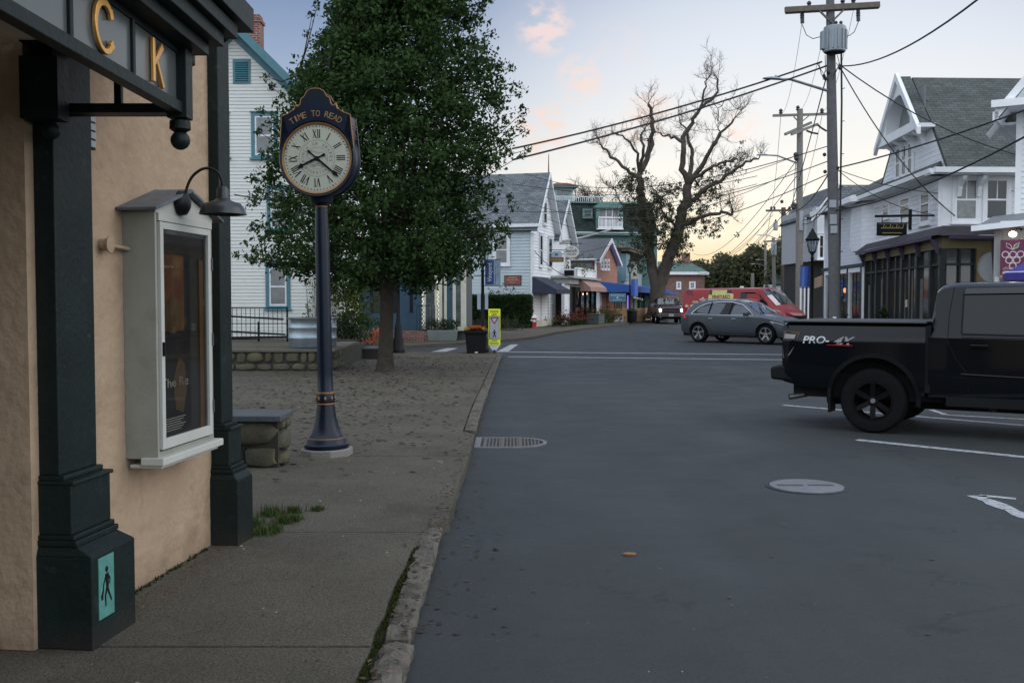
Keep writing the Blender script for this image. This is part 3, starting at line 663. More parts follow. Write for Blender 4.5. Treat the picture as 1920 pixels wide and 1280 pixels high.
# walking-figure plaque on the pilaster plinth
pq = thing('trail_plaque', 'small teal plaque with a black walking figure on the pilaster foot', 'plaque', (-2.09, 5.365, .1), BA, scale=.941)
MB().box(-.845, -.70, -.291, -.2855, .13, .435).build('plate', M('teal_plate', (.075, .24, .21), .5, var=.2, vs=20, stain=(.25, .28, .24), sst=(.66, .75), ss=30), pq, bevel=.001)
q = MB(); Tm = lambda p: Vector((-.772+p.x, -.2912-p.z, .285+p.y))
hd = [(.014*math.cos(2*PI*i/10), .082+.016*math.sin(2*PI*i/10)) for i in range(10)]
q.add([Tm(Vector((a, b, z))) for z in (0, .001) for a, b in hd], [tuple(range(10)), tuple(range(10, 20))])
for pts, w in (([(.0, .062), (.006, .0), (.0, -.012)], [.034, .026, .022]), ([(0, -.01), (-.016, -.05), (-.012, -.10)], [.018, .015, .010]), ([(.004, -.01), (.022, -.045), (.044, -.085)], [.018, .014, .010]),
               ([(-.006, .055), (-.03, .015), (-.036, -.01)], [.013, .01, .008]), ([(.008, .055), (.03, .03), (.026, .005)], [.012, .01, .008]), ([(-.030, -.005), (-.048, -.045), (-.044, -.062)], [.008, .022, .012])):
    stroke(q, pts, w, Tm, .001)
q.build('walking_figure', black, pq)
# grass tuft at the far pilaster and weeds along the wall foot
def tuft(name, spots, n, h, mat, label, seed, spread=.12, bw=.006, lean=.5):
    r = random.Random(seed); V = []; F = []
    for i in range(n):
        sx, sy, sz, sc = r.choice(spots); x = sx+r.gauss(0, spread*sc); y = sy+r.gauss(0, spread*sc); hh = h*r.uniform(.4, 1.1)*sc; a = r.uniform(0, 2*PI)
        dx, dy = math.cos(a), math.sin(a); l = r.uniform(0, lean)*hh; w = bw*r.uniform(.6, 1.3); px, py = -dy*w, dx*w; o = len(V)
        V += [(x-px, y-py, sz), (x+px, y+py, sz), (x+px*.7+dx*l*.4, y+py*.7+dy*l*.4, sz+hh*.6), (x-px*.7+dx*l*.4, y-py*.7+dy*l*.4, sz+hh*.6), (x+dx*l, y+dy*l, sz+hh)]
        F += [(o, o+1, o+2, o+3), (o+3, o+2, o+4, o+4)]
    F = [f if f[2] != f[3] else (f[0], f[1], f[2], f[2]) for f in F]
    me = bpy.data.meshes.new(name); me.from_pydata(V, [], [f if f[2] != f[3] else f[:3] for f in F]); me.materials.append(mat); me.update()
    o = bpy.data.objects.new(name, me); COL.objects.link(o); return tag(o, label, 'grass', kind='stuff')
grass_m = MLeaf('grass_blades', (.035, .055, .016), (.07, .10, .03), .3)
tuft('grass', [(-1.84+.04*i+.05*math.sin(i*5), 6.68+((i*37) % 11)*.085, .1, 1.0-.07*i) for i in range(9)], 1600, .10, grass_m, 'tuft of green grass at the foot of the far pilaster', 4, .05, .0035, .9)
tuft('weeds', [(-2.065+i*.0045, 5.3+i*.045+.03*math.sin(i*7), .1, .25+.35*((i*13) % 5)/4) for i in range(24)], 260, .05, moss_m, 'thin weeds along the foot of the stucco wall', 6, .02, .004)

# ------------------------------------------------------------------ street clock
navy = M('navy_clock_paint', (.005, .010, .022), .36, .0, spec=.28, var=.3, vs=6)
goldt = M('gold_trim', (.26, .135, .05), .45, .4, var=.2, vs=20)
ck = thing('street_clock', 'navy blue post clock with gold trim and white roman dial', 'clock', (-1.925, 10.3, .1), R(-4), scale=.941)
ck.rotation_euler = (0, -.015, R(-4))
q = MB(); r8 = [(math.cos(2*PI*(i+.5)/8)*.29, math.sin(2*PI*(i+.5)/8)*.29) for i in range(8)]
q.prism([(x, y) for x, y in r8], -.02, .075, plane='xy'); q.build('concrete_base', M('pale_concrete', (.20, .19, .165), .9, bump=.4, bs=50), ck, bevel=.012)
q = MB(); q.lathe([(.235, .07), (.245, .09), (.245, .12), (.225, .135), (.222, .175), (.205, .19), (.165, .245), (.135, .32), (.112, .42), (.10, .52), (.094, .555)], n=32); q.build('base', navy, ck, smooth=50)
q = MB()
for z, r_ in ((.186, .207), (.565, .103), (.685, .103)): q.lathe([(r_-.012, z-.012), (r_, z-.008), (r_+.002, z), (r_, z+.008), (r_-.012, z+.012)], n=28)
for i in range(8):
    a = 2*PI*i/8+.2; q.ball((.098*math.cos(a), .098*math.sin(a), .625), .024, 8, sc=(.6, .6, 1))
q.build('gold_band', goldt, ck, smooth=50)
q = MB(); q.lathe([(.094, .55), (.100, .575), (.100, .675), (.086, .70), (.084, .9), (.074, 2.45), (.062, 2.72), (.062, 2.80)], n=24); q.build('pole', navy, ck, smooth=50)
q = MB(); q.lathe([(.066, 2.715), (.07, 2.725), (.066, 2.735)], n=24); q.build('pole_ring', goldt, ck, smooth=50)
CZ = 3.23; HR = .375
# drum head: front is local -y

def ring_pts(r, n, y, cz=CZ): return [Vector((r*math.sin(2*PI*i/n), y, cz+r*math.cos(2*PI*i/n))) for i in range(n)]
q = MB(); prof = [(.001, -.135), (HR+.005, -.135), (HR+.015, -.15), (HR+.030, -.155), (HR+.042, -.135), (HR+.045, -.10), (HR+.030, -.085), (HR+.030, .085), (HR+.045, .10), (HR+.042, .135), (HR+.030, .155), (HR+.02, .15), (HR+.005, .135), (.001, .135)]
q.lathe(prof, (0, 0, CZ), 64, 'y', cap=False); q.lathe([(.13, -.02), (.11, -.09), (.075, -.11), (.066, -.14)], (0, 0, CZ-HR-.0), 20, 'z')
head = q.build('clock_case', navy, ck, smooth=35)
# crest silhouette: (x, z) right half, then mirrored
half = [(.0, .80), (.05, .795), (.095, .765), (.12, .715), (.13, .70), (.15, .695), (.162, .66), (.17, .62), (.185, .60), (.205, .598), (.22, .615), (.228, .585), (.235, .565), (.255, .552), (.31, .515), (.376, .49)]
half = [(x, .0+z*.93) for x, z in half]
poly = [(x, CZ+z) for x, z in half]+[(-x, CZ+z) for x, z in half[::-1][:-1]]
inner = [(math.sin(t)*(HR+.03), CZ+math.cos(t)*(HR+.03)) for t in np.linspace(-PI/2, PI/2, 25)]
q = MB()
for ya, yb in ((-.150, -.118), (.118, .150)):
    n = 40
    up = []
    # skin between crest outline and dial opening, column by column
    outl = [(x, CZ+z) for x, z in half]
    def ztop(x):
        xs = [p[0] for p in half[:16]]; zs = [p[1] for p in half[:16]]; return CZ+float(np.interp(abs(x), xs, zs))
    xs = np.unique(np.concatenate([np.linspace(-.376, .376, 87), [s*p[0] for p in half[:16] for s in (-1, 1)]]))
    top = [(x, ztop(x)) for x in xs]; bot = [(x, CZ+math.sqrt(max(0, (HR+.025)**2-x*x))*.98) for x in xs]
    q.grid([[Vector((x, ya, z)) for x, z in top], [Vector((x, ya, z)) for x, z in bot], [Vector((x, yb, z)) for x, z in bot], [Vector((x, yb, z)) for x, z in top], [Vector((x, ya, z)) for x, z in top]])
    for s in (-1, 1): q.prism([(s*.34, CZ+.10), (s*.408, CZ+.10), (s*.376, CZ+.455), (s*.35, CZ+.45), (s*.30, CZ+.25)], ya, yb)
for s in (-1, 1):
    q.box(min(s*.33, s*.375), max(s*.33, s*.375), -.118, .118, CZ+.15, CZ+.44)
crest = q.build('crest', navy, ck)
q = MB()
for y in (-.1515, .1515): q.tube([Vector((x, y, z)) for x, z in top], .0055, 6)
for s in (-1, 1): q.tube([Vector((s*x, -.1515, CZ+z)) for x, z in ((.377, .455), (.382, .36), (.392, .25), (.409, .10))], .0045, 6)
for s in (-1, 1):
    for z in (.36, .33, .26, .23): q.bar((s*.378, -.12, CZ+z), (s*.378, .12, CZ+z), .008)
    for k in range(4): q.ball((s*(.21+.012*k), -.125+.0*k, CZ+.57-.02*k), .014, 6)
q.build('gold_edging', goldt, crest)
q = MB()
s_ = 'TIME TO READ'; angs = np.linspace(-33, 33, len(s_)); rr = .478
for ch, a in zip(s_, angs):
    if ch == ' ': continue
    a = R(a); cx_, cz_ = rr*math.sin(a), CZ+rr*math.cos(a)
    text(q, ch, .066, .018 if ch == 'I' else .046, lambda p, a=a, cx_=cx_, cz_=cz_: Vector((cx_+p.x*math.cos(a)+p.y*math.sin(a), -.152-p.z, cz_-p.x*math.sin(a)+p.y*math.cos(a))), thick=.004)
q.build('lettering', M('gold_lettering', (.27, .165, .08), .5, .3, var=.1), crest)
# dial
dialm = M('dial_white', (.42, .43, .35), .35, spec=.3, var=.04)
dl = MB().lathe([(.001, -.139), (HR-.012, -.139), (HR-.012, -.135)], (0, 0, CZ), 64, 'y', cap=False).build('dial', dialm, ck)
MB().lathe([(HR-.015, -.138), (HR-.014, -.150), (HR+.006, -.157), (HR+.010, -.15)], (0, 0, CZ), 64, 'y', cap=False).build('bezel', goldt, ck, smooth=60)
q = MB(); YD = -.1405
def Td(a, r):
    sa, ca = math.sin(a), math.cos(a)
    return lambda p: Vector(((r+p.y)*sa+p.x*ca, YD-p.z, CZ+(r+p.y)*ca-p.x*sa))
def seg(x0, y0, x1, y1, w, T): stroke(q, [(x0, y0), (x1, y1)], w, T, .001)
nums = ['XII', 'I', 'II', 'III', 'IIII', 'V', 'VI', 'VII', 'VIII', 'IX', 'X', 'XI']
for i, s in enumerate(nums):
    T = Td(2*PI*i/12, .262); wd = {'I': .020, 'V': .052, 'X': .052}; tot = sum(wd[c] for c in s); x = -tot/2; h = .047
    for c in s:
        w = wd[c]
        if c == 'I': seg(x+w/2, -h, x+w/2, h, .010, T)
        if c == 'V': seg(x+.008, h, x+w/2, -h, .011, T); seg(x+w-.008, h, x+w/2, -h, .005, T)
        if c == 'X': seg(x+.008, h, x+w-.008, -h, .011, T); seg(x+w-.008, h, x+.008, -h, .005, T)
        x += w
for i in range(60):
    T = Td(2*PI*i/60, .340); seg(0, -.008, 0, .008, .007 if i % 5 else .011, T)
q.build('numerals', black, dl)
greyink = M('dial_grey_print', (.10, .11, .12), .6, var=0)
q = MB()
for r_, w in ((.195, .003), (.118, .002)):
    P = [(r_*math.cos(2*PI*i/64), r_*math.sin(2*PI*i/64)) for i in range(65)]
    stroke(q, P, w, lambda p: Vector((p.x, YD-p.z, CZ+p.y)), .0008)
for s, a0, a1, flip in (('BUNCH OF GRAPES', -100, 100, 1), ('BOOKSTORE', 230, 130, -1)):
    for ch, a in zip(s, np.linspace(a0, a1, len(s))):
        if ch == ' ': continue
        a = R(a); r_ = .156
        def T(p, a=a, r_=r_, flip=flip):
            u_ = p.x*flip; v_ = p.y*flip; return Vector(((r_+v_)*math.sin(a)+u_*math.cos(a), YD-.0003, CZ+(r_+v_)*math.cos(a)-u_*math.sin(a)))
        text(q, ch, .032, .022, T)
for k in range(9):
    a = k*2.4; r_ = .018*math.sqrt(k)+.02
    P = [(-.01+r_*math.cos(a)+.012*math.cos(2*PI*i/10), -.03-r_*.8+.012*math.sin(2*PI*i/10)) for i in range(11)]; stroke(q, P, .0025, lambda p: Vector((p.x, YD-p.z, CZ+p.y)), .0008)
for P in ([(-.105, .05), (-.06, .085), (-.02, .07), (.02, .055), (.05, .065), (.085, .04), (.10, .0), (.12, -.03)], [(-.11, .04), (-.09, .0), (-.05, -.02)]): stroke(q, P, .004, lambda p: Vector((p.x, YD-p.z, CZ+p.y)), .0008)
q.build('dial_print', greyink, dl)
def hand(name, deg, ln, w, tail):
    q = MB(); T0 = Td(R(deg), 0); k = -.006 if name == 'hour_hand' else -.010
    T = lambda p: T0(p)+Vector((0, k, 0))
    stroke(q, [(0, -tail), (0, -tail*.45), (0, 0), (0, ln*.7), (0, ln*.78), (0, ln*.85), (0, ln)], [w*1.2, w*.6, w*1.1, w*.8, w*2.0, w*1.6, .002], T, .003); q.build(name, black, ck)
hand('hour_hand', 246, .235, .026, .10); hand('minute_hand', 131, .315, .022, .13)
MB().lathe([(.022, -.155), (.022, -.14)], (0, 0, CZ), 16, 'y').build('hand_hub', black, ck)
# ------------------------------------------------------------------ foliage helpers
def leaf_arrays(C, Rad, per, size, seed=0, flat=1.0):
    g = np.random.default_rng(seed); C = np.asarray(C, float); Rad = np.asarray(Rad, float)
    idx = np.repeat(np.arange(len(C)), per); n = len(idx)
    d = g.normal(size=(n, 3)); d /= np.linalg.norm(d, axis=1)[:, None]
    r = g.random(n)**.55; p = C[idx]+d*(r*Rad[idx])[:, None]*np.array([1, 1, flat])
    a = g.normal(size=(n, 3)); a[:, 2] -= .5; a /= np.linalg.norm(a, axis=1)[:, None]
    b = np.cross(a, g.normal(size=(n, 3))); b /= np.linalg.norm(b, axis=1)[:, None]
    s = size*g.uniform(.6, 1.25, n)
    V = np.stack([p-a*s[:, None], p+b*(s*.5)[:, None]-a*(s*.1)[:, None], p+a*s[:, None], p-b*(s*.5)[:, None]-a*(s*.1)[:, None]], 1).reshape(-1, 3)
    F = np.arange(4*n).reshape(-1, 4); return V, F
def leaves(name, C, Rad, per, size, mat, parent=None, seed=0, flat=1.0):
    V, F = leaf_arrays(C, Rad, per, size, seed, flat); return fastmesh(name, V, F, mat, parent)

# ------------------------------------------------------------------ facades
class Fac:
    """a vertical wall plane: a runs along it, y is negative outward, z up; results are relative to org"""
    def __init__(s, org, P0, ang):
        s.o = Vector((org[0], org[1], 0)); s.p = Vector((P0[0], P0[1], 0)); s.x = Vector((math.cos(ang), math.sin(ang), 0)); s.n = Vector((-math.sin(ang), math.cos(ang), 0))
    def T(s, p): return s.p+s.x*p[0]+s.n*p[1]+Vector((0, 0, p[2]))-s.o
    def uv(s, u, v, y=0.0):
        d = ray(u, v); c = Vector((0, 0, CAMZ)); q = s.p+s.n*y
        k = (q-c).dot(s.n)/d.dot(s.n); w = c+d*k
        return (w-q).dot(s.x), w.z
def inter(poly, z):
    xs = []
    for (a, b), (c, d) in zip(poly, poly[1:]+poly[:1]):
        if (b-z)*(d-z) < 0: xs.append(a+(c-a)*(z-b)/(d-b))
    return (min(xs), max(xs)) if len(xs) > 1 else None
def clap(mb, T, poly, c=.11, m=0, lip=.022):
    z0 = min(p[1] for p in poly); z1 = max(p[1] for p in poly); z = z0
    while z < z1-.01:
        zt = min(z+c, z1); a = inter(poly, z+.004); b = inter(poly, zt-.004)
        if a and b:
            zg = zt-.13*(zt-z); t = -lip*.5
            mb.add([(a[0], -lip, z), (a[1], -lip, z), (b[1], t, zg), (b[0], t, zg), (a[0], 0, z), (a[1], 0, z), (b[1], 0, zg), (b[0], 0, zg)], [(0, 1, 2, 3), (0, 1, 5, 4), (3, 2, 6, 7)], m, T)
        z = zt
def window(parent, F, a0, a1, z0, z1, trim, glass, fw=.10, nx=1, ny=1, split=True, sill=True, name='window', sash=None, proud=.045):
    q = MB(); T = F.T; sash = sash or trim; a0, a1 = min(a0, a1), max(a0, a1); z0, z1 = min(z0, z1), max(z0, z1)
    q.box(a0, a0+fw, -proud, .0, z0, z1, 0, T); q.box(a1-fw, a1, -proud, .0, z0, z1, 0, T); q.box(a0+fw, a1-fw, -proud, 0, z1-fw, z1, 0, T); q.box(a0+fw, a1-fw, -proud, 0, z0, z0+fw*.8, 0, T)
    q.box(a0-.03, a1+.03, -proud-.03, 0, z1, z1+.03, 0, T)
    if sill: q.box(a0-.04, a1+.04, -proud-.05, 0, z0-.05, z0, 0, T)
    i0, i1, j0, j1 = a0+fw, a1-fw, z0+fw*.8, z1-fw; s = min(.045, (i1-i0)*.1); zm = (j0+j1)/2
    for (x0, x1, w0, w1) in ((i0, i0+s, j0, j1), (i1-s, i1, j0, j1), (i0+s, i1-s, j0, j0+s*1.3), (i0+s, i1-s, j1-s, j1)): q.box(x0, x1, -proud*.88, 0, w0, w1, 1, T)
    if split: q.box(i0+s, i1-s, -proud*.92, 0, zm-s*.6, zm+s*.6, 1, T)
    for k in range(1, nx): x = i0+(i1-i0)*k/nx; q.box(x-.012, x+.012, -proud*.85, 0, j0+s, j1-s, 1, T)
    for k in range(1, ny): z = j0+(j1-j0)*k/ny; q.box(i0+s, i1-s, -proud*.85, 0, z-.012, z+.012, 1, T)
    w = q.build(name, [trim, sash], parent)
    g = MB(); g.box(i0, i1, -proud*.72, .03, j0, j1, 0, T); g.build('pane', glass, w); return w
def roofslab(mb, pts, th=.12, m=0):
    """thick sheet from 4 corners (world-relative)"""
    pts = [Vector(p) for p in pts]; n = (pts[1]-pts[0]).cross(pts[3]-pts[0]).normalized()
    if n.z < 0: n = -n
    vs = pts+[p-n*th for p in pts]; mb.add(vs, [(0, 1, 2, 3), (7, 6, 5, 4), (0, 4, 5, 1), (1, 5, 6, 2), (2, 6, 7, 3), (3, 7, 4, 0)], m)

# ------------------------------------------------------------------ low stone walls and terrace
stonem = M('fieldstone', (.085, .078, .05), .9, var=.45, vs=3.2, bump=.4, bs=20, stain=(.07, .072, .06), sst=(.5, .65), ss=2.5, spec=.2)
mortar = M('wall_mortar', (.035, .035, .028), .95, var=.3)
bluestone = M('bluestone_cap', (.065, .075, .08), .7, var=.2, vs=3, bump=.2)
def stones(mb, T, a0, a1, z0, z1, size, seed, y0=-.02):
    r = random.Random(seed); z = z0
    while z < z1-.03:
        h = min(r.uniform(.5, 1.3)*size, z1-z); 
        if z1-z-h < size*.35: h = z1-z
        a = a0
        while a < a1-.02:
            w = min(r.uniform(.55, 2.1)*size, a1-a)
            if a1-a-w < size*.4: w = a1-a
            sub = [(z, h)] if (r.random() > .28 or h < size*.8) else [(z, h*.55), (z+h*.55, h*.45)]
            for zz, hh in sub:
                n = 9; cx, cz = a+w/2, zz+hh/2; P = []
                for i in range(n):
                    t = 2*PI*i/n+r.uniform(-.15, .15); ex = abs(math.cos(t))**.6*math.copysign(1, math.cos(t)); ez = abs(math.sin(t))**.6*math.copysign(1, math.sin(t))
                    P.append((cx+ex*(w/2-.006)*r.uniform(.80, 1.04), cz+ez*(hh/2-.005)*r.uniform(.80, 1.05)))
                b = r.uniform(.02, .05); k = .72
                vs = [(x, 0.0, q) for x, q in P]+[(cx+(x-cx)*.93, y0-b*.6, cz+(q-cz)*.93) for x, q in P]+[(cx+(x-cx)*k*.8, y0-b, cz+(q-cz)*k*.8) for x, q in P]+[(cx, y0-b*1.05, cz)]
                fs = [(i, (i+1) % n, (i+1) % n+n, i+n) for i in range(n)]+[(i+n, (i+1) % n+n, (i+1) % n+2*n, i+2*n) for i in range(n)]+[(i+2*n, (i+1) % n+2*n, 3*n) for i in range(n)]
                mb.add(vs, fs, 0, T)
            a += w
        z += h
t = thing('stone_wall', 'short fieldstone wall with slate cap beside the clock base', 'stone wall', (-3.19, 9.48, .1))
t.scale = (1, 1, 1.14)
q = MB(); q.box(-2.0, .95, .0, .40, 0, .40); q.build('core', mortar, t)
q = MB(); stones(q, lambda p: Vector(p), -1.3, .96, .0, .40, .27, 3); stones(q, lambda p: Vector((.95-p[1], p[0], p[2])), .02, .40, 0, .40, .18, 8); q.build('stones', stonem, t, smooth=60)
MB().box(-2.0, 1.0, -.09, .46, .395, .445).build('cap', bluestone, t, bevel=.008)
t = thing('stone_wall', 'long low fieldstone terrace wall behind the clock, holding up the house terrace', 'stone wall', (-4.08, 22.6, .1))
q = MB(); q.box(-9, 0, 0, .35, 0, .43); q.box(-.36, -.02, .35, 5.4, 0, .43); q.build('core', mortar, t)
q = MB(); stones(q, lambda p: Vector(p), -5.0, .02, 0, .44, .30, 14); stones(q, lambda p: Vector((-.0-p[1]-p[0]*.045, p[0], p[2])), .03, 3.6, 0, .44, .26, 5); q.build('stones', stonem, t, smooth=60)
q = MB(); q.prism([(-9, -.08), (.08, -.08), (-.18, 5.4), (-.62, 5.4), (-.40, .42), (-9, .42)], .43, .49, plane='xy'); q.build('cap', M('brown_stone_cap', (.10, .088, .07), .85, var=.3, vs=2), t, bevel=.01)
struct(MB().box(-16, -4.6, 22.98, 38, 0, .56).build('terrace', concrete))
q = thing('garden_step', 'low dark timber-edged step at the end of the terrace wall', 'step', (-4.1, 27.2, .1))
MB().box(-.35, .62, 0, 1.2, 0, .26).build('riser', M('dark_step', (.03, .026, .022), .8), q); MB().box(-.38, .66, -.03, 1.2, .26, .30).build('tread', bluestone, q)
# galvanised planter and railings on the terrace
t = thing('metal_planter', 'ribbed galvanised steel tub standing on the terrace wall behind the clock', 'planter', (-4.74, 23.65, .59))
pts = [(math.copysign(abs(math.cos(a))**.7, math.cos(a))*.58, math.copysign(abs(math.sin(a))**.9, math.sin(a))*.34) for a in np.linspace(0, 2*PI, 40, endpoint=False)]
q = MB(); prof = [(.95, 0), (.97, .02), (.97, .20), (1.0, .225), (.97, .25), (.97, .44), (1.0, .465), (.97, .49), (.97, .66), (1.02, .68), (1.02, .70), (.95, .70), (.93, .5)]
q.grid([[Vector((x*s, y*s, z)) for x, y in pts] for s, z in prof], closed=True); q.build('tub', metal_g, t, smooth=50)
MB().poly([(x*.95, y*.95, .55) for x, y in pts]).build('soil', M('soil', (.03, .022, .015), .95), t)
q = MB()
t = thing('iron_railing', 'black iron mesh railing on the terrace in front of the white house', 'railing', (-9.5, 27.6, .56))
r_ = MB()
for i in range(27): x = i*.125; r_.bar((x, 0, .05), (x, 0, .93), .014)
r_.build('pickets', blackm, t)
q = MB(); q.bar((0, 0, .93), (3.27, 0, .93), .03); q.bar((0, 0, .06), (3.27, 0, .06), .025); q.bar((0, 0, .5), (3.27, 0, .5), .02); q.bar((3.27, 0, 0), (3.27, 0, .96), .045); q.bar((2.5, -.1, -.02), (2.5, -.1, .55), .05); q.build('rails', blackm, t)
q = MB(); q.bar((.6, -.12, .76), (3.2, -.12, .62), .05); q.bar((.9, -.14, .32), (3.25, -.14, .20), .05); q.bar((1.0, -.16, .1), (3.4, -.16, .13), .07); q.build('handrail', blackm, t)
t = thing('scroll_railing', 'low wrought iron railing with curled scrolls beside the metal tub', 'railing', (-4.62, 26.2, .59))
q = MB()
for cx_, s in ((.14, 1), (.42, -1)):
    P = [(cx_+s*.17*(1-k/26)*math.cos(k*.33), 0, .30+.20*(1-k/26)*math.sin(k*.33)) for k in range(22)]; q.tube(P, .010, 5)
q.bar((-.3, 0, .05), (.6, 0, .05), .03); q.bar((-.3, 0, .52), (.2, 0, .56), .025); q.bar((.62, 0, 0), (.62, 0, .4), .03)
for x in (-.3, -.18, -.06): q.bar((x, 0, 0), (x, 0, .54), .014)
q.build('scrollwork', blackm, t)

# ------------------------------------------------------------------ white house with teal trim (left)
HY = 29.5; org = (-5.78, HY)
ho = thing('gabled_house', 'tall white clapboard house with teal window trim and brick chimney', 'house', (org[0], org[1], 0))
F = Fac(org, (-5.78, HY), 0.0)
zE = 7.25; apx, apz = -2.38, 9.62
xl = -4.76
q = MB(); T = F.T
outl = [(xl, .5), (0, .5), (0, zE), (apx, apz), (xl, zE)]
q.prism(outl, .0, .3, 0, T); clap(q, T, outl, .102)
FSd = Fac(org, (-5.78, HY), R(90))   # right side wall, outward +x
so = [(0, .5), (8, .5), (8, zE), (0, zE)]
q.prism(so, .0, .25, 0, FSd.T); clap(q, FSd.T, so, .102)
house_w = M('house_clapboard', (.62, .64, .61), .6, var=.08, vs=1.0, stain=(.42, .44, .42), sst=(.6, .8), ss=2)
q.build('clapboard_wall', house_w, ho)
q = MB(); q.box(-.06, .02, -.03, .10, .5, zE, 0, T); q.box(.0, .06, -.05, .02, .5, zE+.1, 0, lambda p: T((p[0]-.14, p[1], p[2])))
q.tube([T((-.10, -.06, z)) for z in (.5, 4, 7.3)], .04, 8); q.build('corner_board', M('grey_white_board', (.46, .48, .47), .6), ho)
q = MB(); k = (apz-zE)/abs(apx); ov = .35
def rk(s, x): return apz+.30-abs(x-apx)*k
for s in (-1, 1):
    xe = apx+s*(2.38+ov)
    a, b = (apx, -.45, rk(s, apx)), (xe, -.45, rk(s, xe)); c, d = (xe, 7.9, rk(s, xe)), (apx, 7.9, rk(s, apx))
    roofslab(q, [T(a), T(b), T(c), T(d)], .09)
q.build('roof', shingle_d, ho)
q = MB()
for s in (-1, 1):
    xe = apx+s*(2.38+ov); o1 = rk(s, apx)-.10; o2 = rk(s, xe)-.10
    q.add([T(p) for p in ((apx, -.47, o1+.10), (xe, -.47, o2+.10), (xe, -.47, o2-.20), (apx, -.47, o1-.22), (apx, -.41, o1+.10), (xe, -.41, o2+.10), (xe, -.41, o2-.20), (apx, -.41, o1-.22))], [(0, 1, 2, 3), (4, 5, 6, 7), (0, 1, 5, 4), (3, 2, 6, 7), (1, 2, 6, 5)])
    q.add([T(p) for p in ((apx, -.41, o1-.05), (xe, -.41, o2-.05), (xe, .0, o2-.05), (apx, 0, o1-.05))], [(0, 1, 2, 3)])
    q.add([T(p) for p in ((apx, -.05, o1-.05), (xe, -.05, o2-.05), (xe, -.05, o2-.42), (apx, -.05, o1-.50), (apx, -.0, o1-.05), (xe, -.0, o2-.05), (xe, -.0, o2-.42), (apx, 0, o1-.50))], [(0, 1, 2, 3), (3, 2, 6, 7)])
q.build('rake_board', teal, ho)
for (u0, u1, vt, vb) in ((471, 521, 211, 297), (500, 546, 350, 434), (498, 545, 494, 579)):
    a0, z1 = F.uv(u0, vt); a1, z0 = F.uv(u1, vb); window(ho, F, a0, a1, z0, z1, teal, glass_c, .11, sash=white_d)
a0, z1 = F.uv(437, 112); a1, z0 = F.uv(470, 157)
q = MB(); q.box(a0, a1, -.05, 0, z0, z1, 0, T)
for i in range(9): z = z0+.06+i*(z1-z0-.12)/9; q.add([T(p) for p in ((a0+.07, -.055, z), (a1-.07, -.055, z), (a1-.07, -.09, z+.02), (a0+.07, -.09, z+.02), (a0+.07, -.055, z+.06), (a1-.07, -.055, z+.06))], [(0, 1, 2, 3), (3, 2, 5, 4)])
q.build('louvred_vent', teal, ho)
a0, z1 = F.uv(426, 212); window(ho, F, a0-.6, a0+.06, z1-1.3, z1, teal, glass_c, .11, sash=white_d)
q = MB(); T2 = lambda p: Vector((-2.75, 2.6, 0))+Vector(p)
q.box(0, .50, 0, .5, 8.2, 10.55, 0, T2); q.box(-.04, .54, -.04, .54, 10.55, 10.65, 0, T2); q.box(.02, .48, .02, .48, 10.65, 10.80, 0, T2); q.build('chimney', brick, ho)

# ------------------------------------------------------------------ blue-doored shop behind the tree
blue_p = M('blue_shop_paint', (.03, .075, .12), .5, var=.2)
org = (-5.9, 39.5); bs = thing('blue_shop', 'low shop with blue panels and cream framed doors behind the big tree', 'shop', (org[0], org[1], 0))
F = Fac(org, org, 0); T = F.T; A = lambda u: F.uv(u, 600)[0]
q = MB(); q.box(-1, A(872), .6, 7, .12, 3.7, 0, T); q.box(-1.05, A(872)+.05, -.25, 7, 3.7, 3.95, 0, T); q.build('wall', M('shop_wall', (.10, .11, .12), .8), bs)
q = MB()
for (u0, u1, m) in ((640, 690, 0), (748, 764, 0), (779, 792, 0), (838, 849, 0)): q.box(A(u0), A(u1), -.05, .6, .5, 3.7, 0, T)
q.build('blue_panel', blue_p, bs)
for (u0, u1) in ((764, 779), (690, 748)):
    q = MB(); q.box(A(u0), A(u1), -.03, .02, .5, 2.9, 0, T); q.box(A(u0), A(u1), -.05, .05, 2.9, 3.7, 0, T); d = q.build('door', blue_p, bs); MB().box(A(u0)+.09, A(u1)-.09, -.04, -.031, 1.2, 2.7, 0, T).build('pane', glass_d, d)
for (u0, u1, tr) in ((792, 822, cream), (824, 838, cream), (849, 870, cream)):
    window(bs, F, A(u0), A(u1), .55, 3.1, tr, M('reflecting_shop_glass', (.10, .12, .12), .08, spec=1, var=.6, vs=2.5), .10, split=False, sill=False, name='glazed_door')
q = MB(); q.box(A(822), A(824), -.06, .6, .5, 3.7, 0, T); q.box(A(838)-.02, A(872), -.06, .6, 3.1, 3.7, 0, T); q.box(A(792), A(838), -.06, .6, 3.12, 3.7, 0, T); q.box(A(849), A(872), -.04, .6, .5, .62, 0, T); q.box(A(870), A(873), -.05, .6, .5, 3.2, 0, T); q.build('trim', cream, bs)
fl = MB()
for u in (793.5, 821.5):
    for i in range(26): fl.ball(T((A(u)+(.02 if i % 2 else -.02), -.09, .72+i*.085)), .026, 6)
fl.build('fairy_lights', M('fairy_light', (.8, .8, .75), .5, var=0, emit=(1, .92, .75), es=.55), bs)
q = MB(); q.box(A(640), A(806), -1.0, .6, .12, .5, 0, T); q.box(A(700), A(800), -1.35, -1.0, .12, .32, 0, T); q.build('brick_steps', brick, bs)
q = MB()
for x in np.linspace(A(786), A(824), 8): q.bar(T((x, -.9, .5)), T((x, -.9, 1.5)), .02)
q.bar(T((A(786), -.9, 1.5)), T((A(812), -.9, 1.5)), .03); q.build('railing', blackm, bs)
t = thing('concrete_planter', 'long grey concrete planter box full of low green shrubs', 'planter', (-2.75, 38.9, .12))
